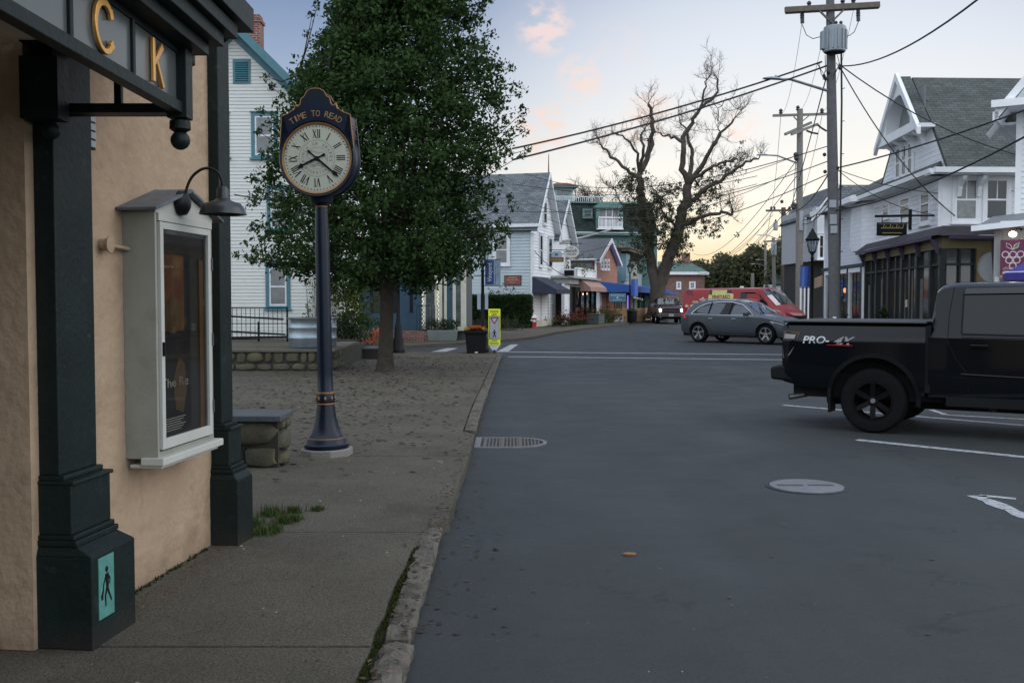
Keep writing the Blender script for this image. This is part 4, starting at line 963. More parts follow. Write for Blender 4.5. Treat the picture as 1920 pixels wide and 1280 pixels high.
q = MB(); q.prism([(-.5, 0), (.55, 0), (.62, .42), (-.55, .42)], -.45, .5); q.build('box', M('planter_concrete', (.16, .19, .18), .8, var=.15), t, bevel=.02)
r = random.Random(3); leaves('shrub', [(r.uniform(-.6, .6), r.uniform(-.4, .5), r.uniform(.42, .75)) for _ in range(40)], [.18]*40, 24, .05, MLeaf('shrub_leaf', (.02, .035, .02), (.05, .075, .04)), t, 3)
# ------------------------------------------------------------------ shrubs, hedge, street trees
dk_leaf = MLeaf('dark_leaf', (.010, .022, .008), (.030, .055, .016), .25, (.055, .075, .02))
vine_leaf = MLeaf('vine_leaf', (.03, .05, .008), (.10, .12, .015), .35, (.17, .13, .02))
def shrub(name, label, loc, C, Rad, per, size, mat, seed, stem=None, cat='shrub', group=None):
    t = thing(name, label, cat, loc, group=group); leaves('foliage', C, Rad, per, size, mat, t, seed)
    q = MB(); r = random.Random(seed)
    for c in C[::max(1, len(C)//6)]: q.tube([(c[0]*.2, c[1]*.2, 0), (c[0]*.7, c[1]*.7, c[2]*.5), tuple(c)], [.02, .015, .006], 5)
    q.build('stem', wood, t); return t
r = random.Random(11)
shrub('vine_shrub', 'yellow green climbing shrub against the side of the white house', (-5.15, 30.6, .5), [(r.gauss(0, .38), r.uniform(-.3, 2.5), r.uniform(.2, 2.4)) for _ in range(90)], [.3]*90, 40, .06, vine_leaf, 5)
shrub('bare_vine', 'thin twiggy vine on the corner of the white house', (-5.85, 29.3, .5), [(r.gauss(0, .12), -.1, .3+i*.09) for i in range(24)], [.16]*24, 7, .05, vine_leaf, 6)
shrub('dark_shrub', 'dark leafy shrub below the vines behind the curled railing', (-4.75, 29.2, .12), [(r.gauss(0, .3), r.uniform(-.2, .5), r.uniform(.2, 1.1)) for _ in range(40)], [.25]*40, 40, .05, dk_leaf, 7)
t = thing('flower_clump', 'orange red flowers at the end of the terrace wall', 'flowers', (-4.25, 28.9, .1))
leaves('petals', [(r.gauss(0, .12)+.14*k, 0, .25+.14*k+r.gauss(0, .08)) for k in range(4) for _ in range(6)], [.1]*24, 12, .04, M('orange_petal', (.42, .07, .025), .7, var=.4, vs=20), t, 2)
leaves('foliage', [(r.gauss(0, .2), 0, r.uniform(0, .3)) for _ in range(10)], [.15]*10, 20, .05, dk_leaf, t, 4)
# clipped hedge in front of the corner shop
hg = thing('clipped_hedge', 'dense clipped dark green hedge against the white corner shop', 'hedge', (-.85, 57.3, .12))
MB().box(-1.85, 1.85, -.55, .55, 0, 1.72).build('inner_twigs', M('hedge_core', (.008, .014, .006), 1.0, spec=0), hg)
g = np.random.default_rng(4); C = []
for _ in range(1500):
    x, y, z = g.uniform(-1.95, 1.95), g.uniform(-.65, .65), g.uniform(0.03, 1.84); k = g.integers(0, 3)
    if k == 0: y = -.62+g.normal()*.03
    elif k == 1: z = 1.80+g.normal()*.035
    else: x = math.copysign(1.93, x)+g.normal()*.03
    C.append((x, y, z))
leaves('foliage', C, [.12]*len(C), 20, .04, dk_leaf, hg, 8)
r = random.Random(21)
C = [(r.uniform(-1.6, 1.7), .4, 1.85+abs(r.gauss(0, .28))) for _ in range(60)]
shrub('tall_twigs', 'sparse grey green twigs rising behind the clipped hedge', (-.2, 57.6, .12), [(r.uniform(-1.2, 1.3), .4, 1.75+abs(r.gauss(0, .30))) for _ in range(55)], [.12]*55, 9, .05, MLeaf('twig_leaf', (.05, .055, .04), (.10, .10, .075)), 9)
for i, (u, Y, w, h, lb) in enumerate(((862, 46.5, .9, .62, 'low rounded grey green shrub left of the dark lamp post'), (893, 48.5, 1.0, .58, 'low shrub directly behind the crosswalk sign and planter'), (948, 52.5, .95, .62, 'rounded shrub at the foot of the hedge right of the crosswalk sign'))):
    x = (u-960)/FOC*Y
    shrub('low_shrub', lb, (x, Y, .12), [(r.gauss(0, w*.5), r.gauss(0, .3), abs(r.gauss(0, .16))+r.uniform(0, h*.6)) for _ in range(60)], [.2]*60, 30, .045, MLeaf('grey_shrub_leaf', (.025, .035, .02), (.06, .07, .04)), 30+i, group='low shrubs along the corner')
# ---- big street tree beside the clock
bark = M('tree_bark', (.045, .038, .030), .95, var=.35, vs=7, bump=.9, bs=18, spec=.15)
tx, ty = -2.86, 22.4
tr = thing('street_tree', 'large dense green pear tree standing on the pavement behind the clock', 'tree', (tx, ty, .1))
px2m = ty/FOC
VV = [-330, -250, -180, -120, 0, 60, 120, 170, 240, 300, 350, 400, 450, 490, 515, 535]
LL = [720, 708, 690, 668, 640, 608, 580, 542, 510, 492, 478, 470, 474, 460, 520, 600]
RR = [760, 800, 840, 872, 918, 934, 944, 972, 984, 968, 958, 956, 948, 910, 876, 800]
zz = [CAMZ+(HOR-v)*px2m-.1 for v in VV]; zz_, LL_, RR_ = zz[::-1], LL[::-1], RR[::-1]
cxu = 960+tx/px2m
def ext(z):
    l = (cxu-np.interp(z, zz_, LL_))*px2m; r_ = (np.interp(z, zz_, RR_)-cxu)*px2m; return l, r_
g = np.random.default_rng(12); C = []; zmin, zmax = zz_[0], zz_[-1]
while len(C) < 2000:
    z = zmin+(zmax-zmin)*g.random()**.9; a = g.uniform(0, 2*PI); l, r_ = ext(z); m = (l+r_)/2*.95; ca, sa = math.cos(a), math.sin(a)
    ex = r_ if ca > 0 else l; R0 = 1/math.sqrt((ca/ex)**2+(sa/m)**2)
    f = g.random()**.42
    wob = 1+.07*math.sin(3*a+z*2.1)+.05*math.sin(7*a-z*3.3)
    rr = R0*f*min(1.0, wob)*.93
    if g.random() > .30+.9*abs(math.sin(a*2.5+z*1.3)) and f > .85: continue
    C.append((ca*rr, sa*rr, z+g.normal()*.08))
C = np.array(C); rad = g.uniform(.18, .55, len(C)); out = np.hypot(C[:, 0], C[:, 1])
# stray outer sprays
ex_ = []
for _ in range(320):
    z = zmin+(zmax-zmin)*g.random(); a = g.choice([0, PI])+g.normal()*.7; l, r_ = ext(z); R0 = (r_ if math.cos(a) > 0 else l)*g.uniform(.84, 1.02); ex_.append((math.cos(a)*R0, math.sin(a)*R0*.9, z))
ex_ = np.array(ex_)
V1, F1 = leaf_arrays(C, rad, 66, .060, 3, .85); V2, F2 = leaf_arrays(ex_, g.uniform(.08, .24, len(ex_)), 26, .047, 5, .9)
# sprig that hangs left over the house wall
sp = [((u-cxu)*px2m, g.normal()*.2, CAMZ+(HOR-v)*px2m-.1) for u, v in ((448, 478), (458, 482), (470, 484), (482, 490), (495, 486), (508, 494), (522, 498), (505, 150), (512, 165), (498, 215), (508, 228), (516, 190), (484, 340), (478, 352), (490, 250), (592, 40), (578, 66), (600, 20), (975, 232), (984, 246), (990, 280), (978, 292), (972, 175), (958, 132), (905, 440), (915, 425), (925, 445), (938, 430), (948, 415), (900, 460), (915, 468), (930, 460), (890, 478), (905, 488), (880, 492), (893, 500), (940, 448), (952, 440))]
V3, F3 = leaf_arrays(sp, [.13]*len(sp), 34, .045, 7)
V = np.concatenate([V1, V2, V3]); Fq = np.concatenate([F1, F2+len(V1), F3+len(V1)+len(V2)])
lm = MLeaf('pear_tree_leaf', (.015, .034, .012), (.042, .080, .022), .2, (.085, .11, .03))
crown = fastmesh('crown', V, Fq, lm, tr)
q = MB()
q.tube([(0, 0, -.1), (.0, 0, .05), (.01, 0, .3), (.03, 0, 1.0), (.05, 0, 1.6), (.06, .02, 2.1)], [.30, .22, .175, .155, .15, .17], 14)
q.build('trunk', bark, tr, smooth=70)
lb = MB(); gr_ = random.Random(8)
mains = []
for i in range(11):
    a = i*2.4+.5; h = 1.75+.12*i; up = gr_.uniform(2.5, 5.5); rr = gr_.uniform(.8, 2.0)
    P = [Vector((.05, .02, h)), Vector((.05+math.cos(a)*.25, math.sin(a)*.25, h+.5)), Vector((math.cos(a)*rr*.55, math.sin(a)*rr*.55, h+up*.5)), Vector((math.cos(a)*rr, math.sin(a)*rr, h+up))]
    lb.tube(P, [.09, .075, .05, .02], 7); mains += [P[1], P[2], P[2].lerp(P[3], .5), P[3]]
lb.tube([(.06, .02, 2.0), (.2, .0, 2.6), (.42, -.05, 3.6), (.4, 0, 5.5), (.2, 0, 8)], [.15, .12, .09, .06, .02], 9)
mains += [Vector((.42, -.05, 3.6)), Vector((.4, 0, 5.5)), Vector((.3, 0, 7)), Vector((.2, 0, 8))]
for c in list(C[::4])+list(ex_[::3])+[Vector(s) for s in sp]:
    c = Vector(c); m = min(mains, key=lambda p: (p-c).length+(1.5 if p.z > c.z else 0)); mid = m.lerp(c, .5)+Vector((0, 0, -.12))
    lb.tube([m, mid, c], [.022, .014, .005], 4, cap=False)
lb.build('branches', bark, tr)
# ---- the big old tree, pollarded, with few leaves
TY = 78.0; k_ = TY/FOC
ot = thing('old_tree', 'huge old forked tree with cut bare limbs beside the far road', 'tree', ((1236-960)*k_, TY, .1))
ox = (1236-960)*k_
def tp(x, y, dy=0.0): u = 960+x/2.783; v = 120+y/2.783; return Vector(((u-960)*k_-ox, dy, CAMZ+(HOR-v)*k_-.1))
q = MB(); q.tube([tp(750, 1335), tp(755, 1300), tp(758, 1240), tp(760, 1180), tp(764, 1120)], [1.05, .78, .64, .60, .62], 16); gbark = M('grey_bark', (.072, .062, .052), .95, var=.3, vs=3, bump=.6, bs=10, spec=.15); q.build('trunk', gbark, ot, smooth=70)
limbs = [([(770, 1150, 0), (800, 1040, -.3), (838, 930, -.5), (872, 830, -.6), (892, 740, -.6), (905, 640, -.6)], .62, .40),
 ([(748, 1150, 0), (728, 1020, .3), (705, 900, .5), (685, 780, .5), (672, 680, .5), (668, 600, .5)], .50, .32),
 ([(905, 640, -.6), (880, 565, -1.0), (868, 470, -1.4), (876, 400, -1.2), (915, 330, -1.4), (950, 265, -1.6), (1005, 232, -1.8), (1035, 175, -2), (1028, 110, -2)], .30, .06),
 ([(872, 430, -1.3), (832, 398, -.6), (795, 385, 0), (762, 362, .4)], .17, .05),
 ([(905, 640, -.6), (934, 560, .2), (938, 470, .6), (922, 400, .9), (915, 340, 1.0), (880, 290, 1.2)], .26, .05),
 ([(908, 640, -.5), (955, 550, -1.6), (995, 480, -2.1), (1045, 395, -2.6), (1105, 332, -3.0)], .27, .07),
 ([(990, 500, -1.9), (1042, 430, -.9), (1075, 385, -.5), (1062, 345, -.3)], .16, .05),
 ([(915, 625, -.6), (960, 590, -1.6), (1010, 555, -2.4), (1055, 541, -2.6), (1095, 540, -3)], .20, .09),
 ([(895, 745, -.6), (960, 690, -2.0), (1040, 632, -3.0), (1120, 580, -3.6), (1165, 545, -4), (1215, 530, -4.2)], .26, .06),
 ([(868, 860, -.5), (930, 830, -2), (990, 800, -2.8), (1045, 790, -3.0), (1085, 812, -3.0), (1105, 790, -3.0), (1098, 765, -3)], .22, .07),
 ([(950, 265, -1.6), (968, 205, -1.8), (975, 140, -2), (1005, 70, -2.1)], .13, .03), ([(1040, 330, -1.8), (1045, 260, -1.6), (1085, 210, -1.5), (1130, 270, -2)], .05, .02),
 ([(668, 600, .5), (702, 520, 1.0), (732, 410, 1.5), (744, 300, 1.6), (738, 262, 1.6), (720, 200, 1.7)], .27, .14),
 ([(668, 600, .5), (622, 560, 1.4), (570, 500, 2.2), (520, 445, 2.8), (482, 402, 3.1)], .20, .10), ([(482, 400, 3.1), (470, 380, 3.2), (440, 385, 3.3)], .07, .03),
 ([(664, 560, .6), (650, 480, -.3), (612, 425, -.8), (560, 395, -1.2), (525, 388, -1.4)], .15, .05),
 ([(668, 550, .5), (682, 455, -.2), (668, 385, -.3), (690, 340, -.2)], .18, .06), ([(700, 480, 1.0), (722, 400, 1.3), (715, 385, 1.3)], .12, .09),
 ([(880, 900, -.3), (840, 830, .8), (800, 770, 1.6), (790, 690, 2.2), (760, 640, 2.5)], .16, .04), ([(700, 860, .6), (640, 780, 2), (590, 720, 3), (560, 640, 3.4)], .14, .04), ([(690, 780, .5), (740, 720, -1), (790, 690, -2)], .12, .04)]
q = MB(); segs = []; rt = random.Random(31)
def wig(P, n, am):
    out = []
    for i in range(len(P)-1):
        for j in range(n): out.append(P[i].lerp(P[i+1], j/n)+Vector((rt.gauss(0, am), rt.gauss(0, am), rt.gauss(0, am)))*(1 if (i or j) else 0))
    return out+[P[-1]]
for P, r0, r1 in limbs:
    W = wig([tp(*p) for p in P], 3, .07); rs = [(r0+(r1-r0)*i/(len(W)-1))*.84 for i in range(len(W))]; q.tube(W, rs, 8); segs.append((W, rs))
q.build('limbs', M('grey_bark', (.072, .062, .052), .95, var=.3, vs=3, bump=.6, bs=10, spec=.15), ot, smooth=70)
tw = MB(); tips = []
def twig(p, d, ln, r_, dep):
    n = 4; P = [p]; 
    for i in range(n):
        d = (d+Vector((rt.gauss(0, .28), rt.gauss(0, .28), rt.gauss(.10, .25)))).normalized(); P.append(P[-1]+d*ln/n)
    tw.tube(P, [r_*(1-.7*i/n) for i in range(n+1)], 3, cap=False); tips.append(P[-1]); tips.append(P[2])
    if dep:
        for i in range(1, n+1):
            for _ in range(rt.choice((1, 1, 2))):
                e = (d+Vector((rt.gauss(0, .8), rt.gauss(0, .8), rt.gauss(.2, .6)))).normalized(); twig(P[i], e, ln*.55, r_*.5, dep-1)
for W, rs in segs[2:]:
    for i in range(2, len(W)):
        frac = i/len(W)
        for _ in range(1 if rt.random() < .45+.5*frac else 0):
            d = Vector((rt.gauss(0, 1), rt.gauss(0, 1), rt.gauss(.5, .8))).normalized(); twig(W[i], d, rt.uniform(.7, 1.5), .028, 2)
    d = (W[-1]-W[-2]).normalized()
    for _ in range(3): twig(W[-1], (d+Vector((rt.gauss(0, .5), rt.gauss(0, .5), .4))).normalized(), rt.uniform(.8, 1.6), .028, 2)
tw.build('twigs', M('grey_twig', (.075, .06, .05), .95, var=.2), ot, recalc=False)
C = []; Rr = []
for (x, y, rx, ry, n) in ((770, 800, 120, 90, 150), (700, 900, 110, 90, 120), (820, 900, 90, 110, 110), (620, 650, 90, 60, 80), (700, 740, 110, 80, 120), (780, 680, 90, 60, 60), (600, 600, 80, 40, 40), (960, 740, 90, 60, 60), (1040, 680, 90, 60, 65), (1010, 850, 80, 60, 60), (1130, 560, 80, 50, 45), (900, 820, 70, 90, 70), (690, 980, 70, 70, 55), (880, 960, 70, 60, 50), (660, 1060, 40, 50, 25), (1000, 610, 70, 40, 30), (1170, 500, 50, 40, 20), (850, 1010, 40, 40, 25), (640, 800, 60, 80, 40)):
    for _ in range(int(n*.55)):
        p = tp(x+rt.gauss(0, rx*.5), y+rt.gauss(0, ry*.5), rt.gauss(0, 1.8)); C.append(p); Rr.append(rt.uniform(.15, .5))
leaves('leaf_clusters', C, Rr, 24, .095, MLeaf('old_tree_leaf', (.030, .036, .020), (.062, .066, .034), .3, (.10, .085, .045)), ot, 9)
# small bare tree far behind the corner shop
bt = thing('bare_tree', 'bare grey tree showing above the dark mansard roof', 'tree', ((1112-960)/FOC*112, 112, 0))
q = MB(); q.tube([(0, 0, 0), (0, 0, 8), (.3, 0, 10)], [.3, .25, .16], 8); q.build('trunk', bark, bt)
tw = MB()
for i in range(16):
    a = rt.uniform(-1.3, 1.3); P0_ = Vector((.3*rt.random(), 0, 9.5+rt.random()*1.2)); d = Vector((math.sin(a), rt.gauss(0, .3), abs(math.cos(a))*.9)).normalized(); twig(P0_, d, 3.2, .10, 3)
tw.build('branches', bark, bt, recalc=False)
# ---- distant woods
wd = MLeaf('distant_wood_leaf', (.045, .052, .028), (.085, .088, .042), .2, (.13, .11, .05))  # leaf colours lightened to carry the haze of distance
def woods(name, label, u0, u1, Y, vt, n, seed, size=.5, per=26, dY=14, rd=1.5, mat=wd):
    g = np.random.default_rng(seed); C = []
    for _ in range(n):
        u = g.uniform(u0, u1); top = np.interp(u, vt[0], vt[1])+10*math.sin(u*.11)+6*math.sin(u*.31); Yy = Y+g.uniform(0, dY)
        zt = CAMZ+(HOR-top)*Y/FOC; z = zt*(1-g.random()**1.6*.95); C.append(((u-960)/FOC*Yy, Yy, max(.5, z)))
    return tag(leaves(name, C, g.uniform(.6, 1, n)*rd, per, size, mat, None, seed), label, 'trees', kind='stuff')
woods('far_woods', 'mass of dark green trees at the end of the street', 1270, 1560, 190, ((1270, 1330, 1400, 1430, 1480, 1560), (520, 500, 486, 478, 462, 500)), 2300, 3, .42, 34, 25, 2.2)
woods('rising_woods', 'darker trees to the right of the far utility poles', 1440, 1640, 120, ((1440, 1475, 1520, 1640), (520, 470, 455, 450)), 1000, 4, .32, 34, 12, 1.6)
woods('background_trees', 'belt of trees behind the shops at the left', 640, 1280, 150, ((640, 900, 1100, 1280), (520, 510, 515, 520)), 1400, 6, .45, 22, 15, 2.0)
woods('side_street_trees', 'belt of trees far behind the houses', -700, 640, 110, ((-700, 640), (470, 500)), 1300, 7, .5, 16, 15, 2.2)
woods('right_background_trees', 'belt of trees behind the white houses', 1640, 2700, 110, ((1640, 2700), (490, 470)), 900, 8, .5, 16, 15, 2.2)
# ------------------------------------------------------------------ row of shops on the left beyond the side street
ang = math.atan2(.963, .27); WP = (1.2, 59.0)
FA = Fac((0, 0), WP, ang)
def building(name, label, org, cat='building'):
    t = thing(name, label, cat, (org[0], org[1], 0)); return t
def onl(F0, org):            # same plane, relative to another origin
    f = Fac((0, 0), (0, 0), 0); f.o = Vector((org[0], org[1], 0)); f.p = F0.p; f.x = F0.x; f.n = F0.n; return f
def side(F0, org, a, s):      # plane at right angles to F0 through its coordinate a; s=+1: outward is -x of F0
    f = Fac((0, 0), (0, 0), 0); f.o = Vector((org[0], org[1], 0)); f.p = F0.p+F0.x*a
    if s > 0: f.x = -F0.n; f.n = F0.x      # runs outward->street, outward normal is -F0.x
    else: f.x = F0.n; f.n = -F0.x
    return f
def win_px(par, F, u0, u1, vt, vb, trim, glass, y=0, **k):
    a0, z1 = F.uv(u0, vt, y); a1, _ = F.uv(u1, vt, y); _, z0 = F.uv(u0, vb, y); return window(par, F, a0, a1, z0, z1, trim, glass, **k)
def shift(F, y):              # the plane moved outward by y (negative)
    f = Fac((0, 0), (0, 0), 0); f.o = F.o; f.p = F.p+F.n*y; f.x = F.x; f.n = F.n; return f
# --- (1) white double-gabled corner shop
o1 = building('corner_shop', 'white clapboard shop with steep grey shingled gable beside the clipped hedge', WP)
F = onl(FA, WP); T = F.T; zE = F.uv(1006, 425)[1]; aR, zR = F.uv(1031.6, 324, -.4); zR -= .1; W_ = 2*aR
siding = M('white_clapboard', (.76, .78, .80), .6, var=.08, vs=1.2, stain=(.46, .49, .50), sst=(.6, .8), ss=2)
side_s = M('shaded_white_clapboard', (.40, .47, .50), .6, var=.07, vs=1.2)  # side wall copy of the white clapboard, its shade put into the colour
q = MB(); out = [(0, .1), (W_, .1), (W_, zE), (aR, zR), (0, zE)]; q.prism(out, .0, .3, 0, T); clap(q, T, out, .19, 0, .04)
q.build('gable_wall', siding, o1)
Fs = side(F, WP, 0, 1)
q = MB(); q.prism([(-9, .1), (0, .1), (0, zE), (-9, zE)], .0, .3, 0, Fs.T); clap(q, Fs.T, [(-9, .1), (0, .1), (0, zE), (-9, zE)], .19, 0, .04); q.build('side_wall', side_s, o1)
q = MB(); q.box(-.10, .10, -.06, .08, .1, zE, 0, T); q.box(-9, .42, -.35, .05, zE-.10, zE+.10, 0, Fs.T)
q.build('corner_board', white_d, o1)
q = MB(); 
def gable_roof(q, T, a0, ar, a1, ze, zr, y0, y1, ov=.35, th=.12):
    for s, ae in ((-1, a0), (1, a1)):
        sl = (zr-ze)/abs(ar-ae); e = ae+s*ov; z2 = ze-sl*ov
        roofslab(q, [T((ar, y0, zr+.12)), T((e, y0, z2+.12)), T((e, y1, z2+.12)), T((ar, y1, zr+.12))], .05)
def rakes(q, T, a0, ar, a1, ze, zr, y0, w=.26, ov=.35, soff=.45):
    for s, ae in ((-1, a0), (1, a1)):
        sl = (zr-ze)/abs(ar-ae); e = ae+s*ov; z2 = ze-sl*ov
        q.add([T(p) for p in ((ar, y0-.03, zr+.14), (e, y0-.03, z2+.14), (e, y0-.03, z2+.14-w), (ar, y0-.03, zr+.14-w*1.15), (ar, y0+.02, zr+.14), (e, y0+.02, z2+.14), (e, y0+.02, z2+.14-w), (ar, y0+.02, zr+.14-w*1.15))], [(0, 1, 2, 3), (4, 5, 6, 7), (0, 1, 5, 4), (3, 2, 6, 7), (1, 2, 6, 5), (0, 3, 7, 4)])
        q.add([T(p) for p in ((ar, y0+.02, zr-.04), (e, y0+.02, z2-.04), (e, y0+soff, z2-.04), (ar, y0+soff, zr-.04))], [(0, 1, 2, 3)])
gable_roof(q, T, 0, aR, W_, zE, zR, -.42, 9.5); q.build('roof', shingle, o1)
q = MB(); rakes(q, T, 0, aR, W_, zE, zR, -.42, soff=.42); q.build('rake_board', white_d, o1)
MB().tube([T((aR, -.3, zR)), T((aR, -.3, zR+1.25))], [.05, .02], 6).build('finial', M('rusty_finial', (.12, .05, .04), .7), o1)
win_px(o1, F, 1009.5, 1015.8, 437, 500, white_d, glass_d, fw=.10, proud=.11); win_px(o1, F, 1026, 1033.5, 443, 503, white_d, glass_d, fw=.10, proud=.11); win_px(o1, F, 1016.5, 1023.5, 375, 421, white_d, glass_d, fw=.10, proud=.11)
a0, z1 = Fs.uv(925, 438); a1, z0 = Fs.uv(957, 498); window(o1, Fs, a0, a1, z0, z1, white_d, glass_c, fw=.16, proud=.11)
# second gable
aR2, zR2 = F.uv(1055, 373, -.2); aR2 = W_+2.6; zR2 = F.uv(1055, 373, -.2)[1]; e2 = W_+.1; w2 = aR2*2-e2
q = MB(); out = [(e2, .1), (w2, .1), (w2, zE-.3), (aR2, zR2-.1), (e2, zE-.3)]; q.prism(out, .05, .3, 0, T); clap(q, lambda p: T((p[0], p[1]+.05, p[2])), out, .14, 0, .02); q.build('rear_gable_wall', siding, o1)
q = MB(); gable_roof(q, T, e2, aR2, w2, zE-.3, zR2-.1, -.4, 8); q.build('rear_roof', shingle, o1)
q = MB(); rakes(q, T, e2, aR2, w2, zE-.3, zR2-.1, -.4, soff=.4); q.build('rear_rake_board', white_d, o1)
# shop front of (1)
shopdark = M('shop_interior', (.07, .06, .05), .9, var=.4, vs=3)
aw = F.uv(1074, 600)[0]
def shopfront(par, F, a0, a1, z0, z1, bays, frame, seed, lit=True, depth=1.4):
    T = F.T; r = random.Random(seed); q = MB(); z0 += .05
    q.box(a0, a1, -.06, .10, z0-.25, z0+.35, 0, T); q.box(a0, a1, -.06, .10, z1-.18, z1, 0, T); w = (a1-a0)/bays
    for i in range(bays+1): x = a0+w*i; q.box(x-.06, x+.06, -.08, .12, z0, z1, 0, T)
    f = q.build('shop_window', frame, par)
    g = MB(); g.box(a0, a1, -.0, .012, z0+.35, z1-.18, 0, T); g.build('pane', glass_t, f)
    b = MB(); b.box(a0, a1, depth, depth+.05, z0-.2, z1+.1, 0, T); b.box(a0, a1, .12, depth, z0-.2, z0+.30, 0, T); b.box(a0-.02, a0, .1, depth, z0, z1, 0, T); b.box(a1, a1+.02, .1, depth, z0, z1, 0, T); b.build('shop_interior', shopdark, par)
    cols = [M('goods_white', (.55, .55, .5), .7), M('goods_red', (.40, .04, .03), .6), M('goods_blue', (.05, .12, .25), .6), M('goods_tan', (.35, .22, .10), .7), M('goods_green', (.05, .14, .07), .7)]
    b = MB()
    for i in range(int((a1-a0)*7)):
        x = r.uniform(a0+.1, a1-.2); h = r.uniform(.1, .45); zz = z0+.30+r.choice((0, 0, .5, .95)); w2_ = r.uniform(.06, .22); yy = r.uniform(.35, depth-.2)
        b.box(x, x+w2_, yy, yy+.15, zz, zz+h, r.randrange(5), T)
    for zz in (.75, 1.22): b.box(a0+.1, a1-.1, .5, depth, z0+zz, z0+zz+.02, 0, T)
    b.build('window_display', cols, par)
    if lit:
        b = MB()
        for i in range(max(1, int((a1-a0)/1.1))): b.ball(T((r.uniform(a0+.2, a1-.2), r.uniform(.4, 1.0), z1-r.uniform(.2, .5))), .07, 8)
        b.build('shop_lamp', M('warm_bulb', (1, .8, .5), .5, var=0, emit=(1, .55, .22), es=6), par)
shopfront(o1, F, .15, aw-.2, .15, 2.6, 6, cream, 1)
q = MB(); aL = 0.0
def awning(name, mat, par, F, a0, a1, zt, zb, out, drop=.22, slope0=None):
    q = MB(); T = F.T; s0 = a0 if slope0 is None else slope0
    q.add([T(p) for p in ((s0, -.02, zt), (a1, -.02, zt), (a1, -out, zb), (a0, -out, zb))], [(0, 1, 2, 3)])
    q.add([T(p) for p in ((a0, -out, zb), (a1, -out, zb), (a1, -out-.01, zb-drop), (a0, -out-.01, zb-drop))], [(0, 1, 2, 3)])
    q.add([T(p) for p in ((s0, -.02, zt), (a0, -out, zb), (a0, -out, zb-drop), (a0, -.02, zb-drop))], [(0, 1, 2, 3)]); q.add([T(p) for p in ((a1, -.02, zt), (a1, -out, zb), (a1, -out, zb-drop), (a1, -.02, zb-drop))], [(0, 1, 2, 3)])
    s = q.build(name, mat, par); s.modifiers.new('thick', 'SOLIDIFY').thickness = .02; return s
awning('awning', M('navy_canvas', (.018, .024, .045), .8, var=.2, vs=2), o1, F, -.1, F.uv(1070, 545, -1.5)[0], F.uv(1000, 519)[1], F.uv(1036, 543, -1.5)[1], 1.5, .22)
a0, z1 = Fs.uv(946, 516); a1, z0 = Fs.uv(978, 535)
t = thing('wall_sign', 'rust-red rectangular wall sign on the side of the white corner shop', 'sign', (0, 0, 0)); F0 = onl(Fs, (0, 0))
MB().box(a0, a1, -.08, -.02, z0, z1, 0, F0.T).build('frame', M('sign_frame_dark', (.03, .035, .05), .5), t)
MB().box(a0+.05, a1-.05, -.09, -.075, z0+.05, z1-.05, 0, F0.T).build('face', M('sign_rust', (.22, .055, .035), .6, var=.3, vs=2, stain=(.12, .05, .045), sst=(.45, .6), ss=3), t)
q = MB(); cx_ = (a0+a1)/2
for k, (h, w) in enumerate(((.09, .55), (.09, .72), (.07, .35))):
    for i in range(9): q.box(cx_-w*.5+i*w/9, cx_-w*.5+i*w/9+w/9*.65, -.095, -.089, z1-.18-k*.14, z1-.18-k*.14+h*(.6+.4*((i*7+k) % 3)/2), 0, F0.T)
q.build('lettering', M('sign_orange_ink', (.50, .22, .12), .6, var=0), t)
# hanging signs
def oval(cx, cz, rx, rz, n=28): return [(cx+rx*math.cos(2*PI*i/n), cz+rz*math.sin(2*PI*i/n)) for i in range(n)]
Y_ = 66.0; k1 = Y_/FOC
t = thing('oval_shop_sign', 'white oval hanging sign lettered bunch of grapes above the shops', 'sign', ((1071-960)*k1, Y_, 0)); cz = CAMZ+(HOR-472.5)*k1
q = MB(); q.prism(oval(0, cz, .52, .40), -.05, .05); q.build('face', M('sign_white', (.52, .52, .50), .6, var=.06), t)
q = MB(); q.prism([(-.42, cz-.36), (-.05, cz-.30), (0, cz-.34), (.05, cz-.30), (.42, cz-.36), (.36, cz-.52), (.05, cz-.44), (0, cz-.48), (-.05, cz-.44), (-.36, cz-.52)], -.04, .04); q.build('book_shape', M('ochre_book', (.22, .14, .06), .6), t)
q = MB(); 
for s, h, w, z in (('the', .09, .26, .28), ('bunch', .22, .74, .09), ('of grapes', .12, .62, -.13)): text(q, s, h, w, lambda p, z=z: Vector((p.x, -.055, cz+z+p.y)), offset=.02)
q.build('lettering', M('sign_black_ink', (.03, .03, .035), .6, var=0), t)
q = MB(); q.bar((-1.2, 0, cz+.55), (.7, 0, cz+.55), .05); q.bar((-.3, 0, cz+.36), (-.3, 0, cz+.55), .03); q.bar((.3, 0, cz+.36), (.3, 0, cz+.55), .03); q.build('bracket', blackm, t)
Y_ = 63.0; k1 = Y_/FOC; t = thing('board_sign', 'long brown hanging board sign with a pale house-shaped top left of the oval sign', 'sign', ((1043-960)*k1, Y_, 0)); cz = CAMZ+(HOR-486)*k1
q = MB(); q.box(-.46, .46, -.04, .04, cz-.19, cz+.12); q.build('board', M('brown_sign_board', (.10, .065, .035), .6, var=.2), t)
q = MB(); q.prism([(-.32, cz+.13), (.36, cz+.13), (.34, cz+.40), (.24, cz+.50), (-.18, cz+.50), (-.30, cz+.38)], -.035, .035); q.build('crest', M('pale_blue_sign', (.30, .38, .44), .6), t); MB().box(-.09, .09, -.045, -.036, cz+.22, cz+.35).build('emblem', M('sign_navy', (.03, .05, .10), .6), t)
q = MB()
for i in range(10): q.box(-.38+i*.078, -.38+i*.078+.05, -.046, -.04, cz-.11, cz+.03+(.02 if i % 3 else -.02))
q.build('lettering', M('sign_gold_ink', (.35, .20, .06), .6, var=0), t)
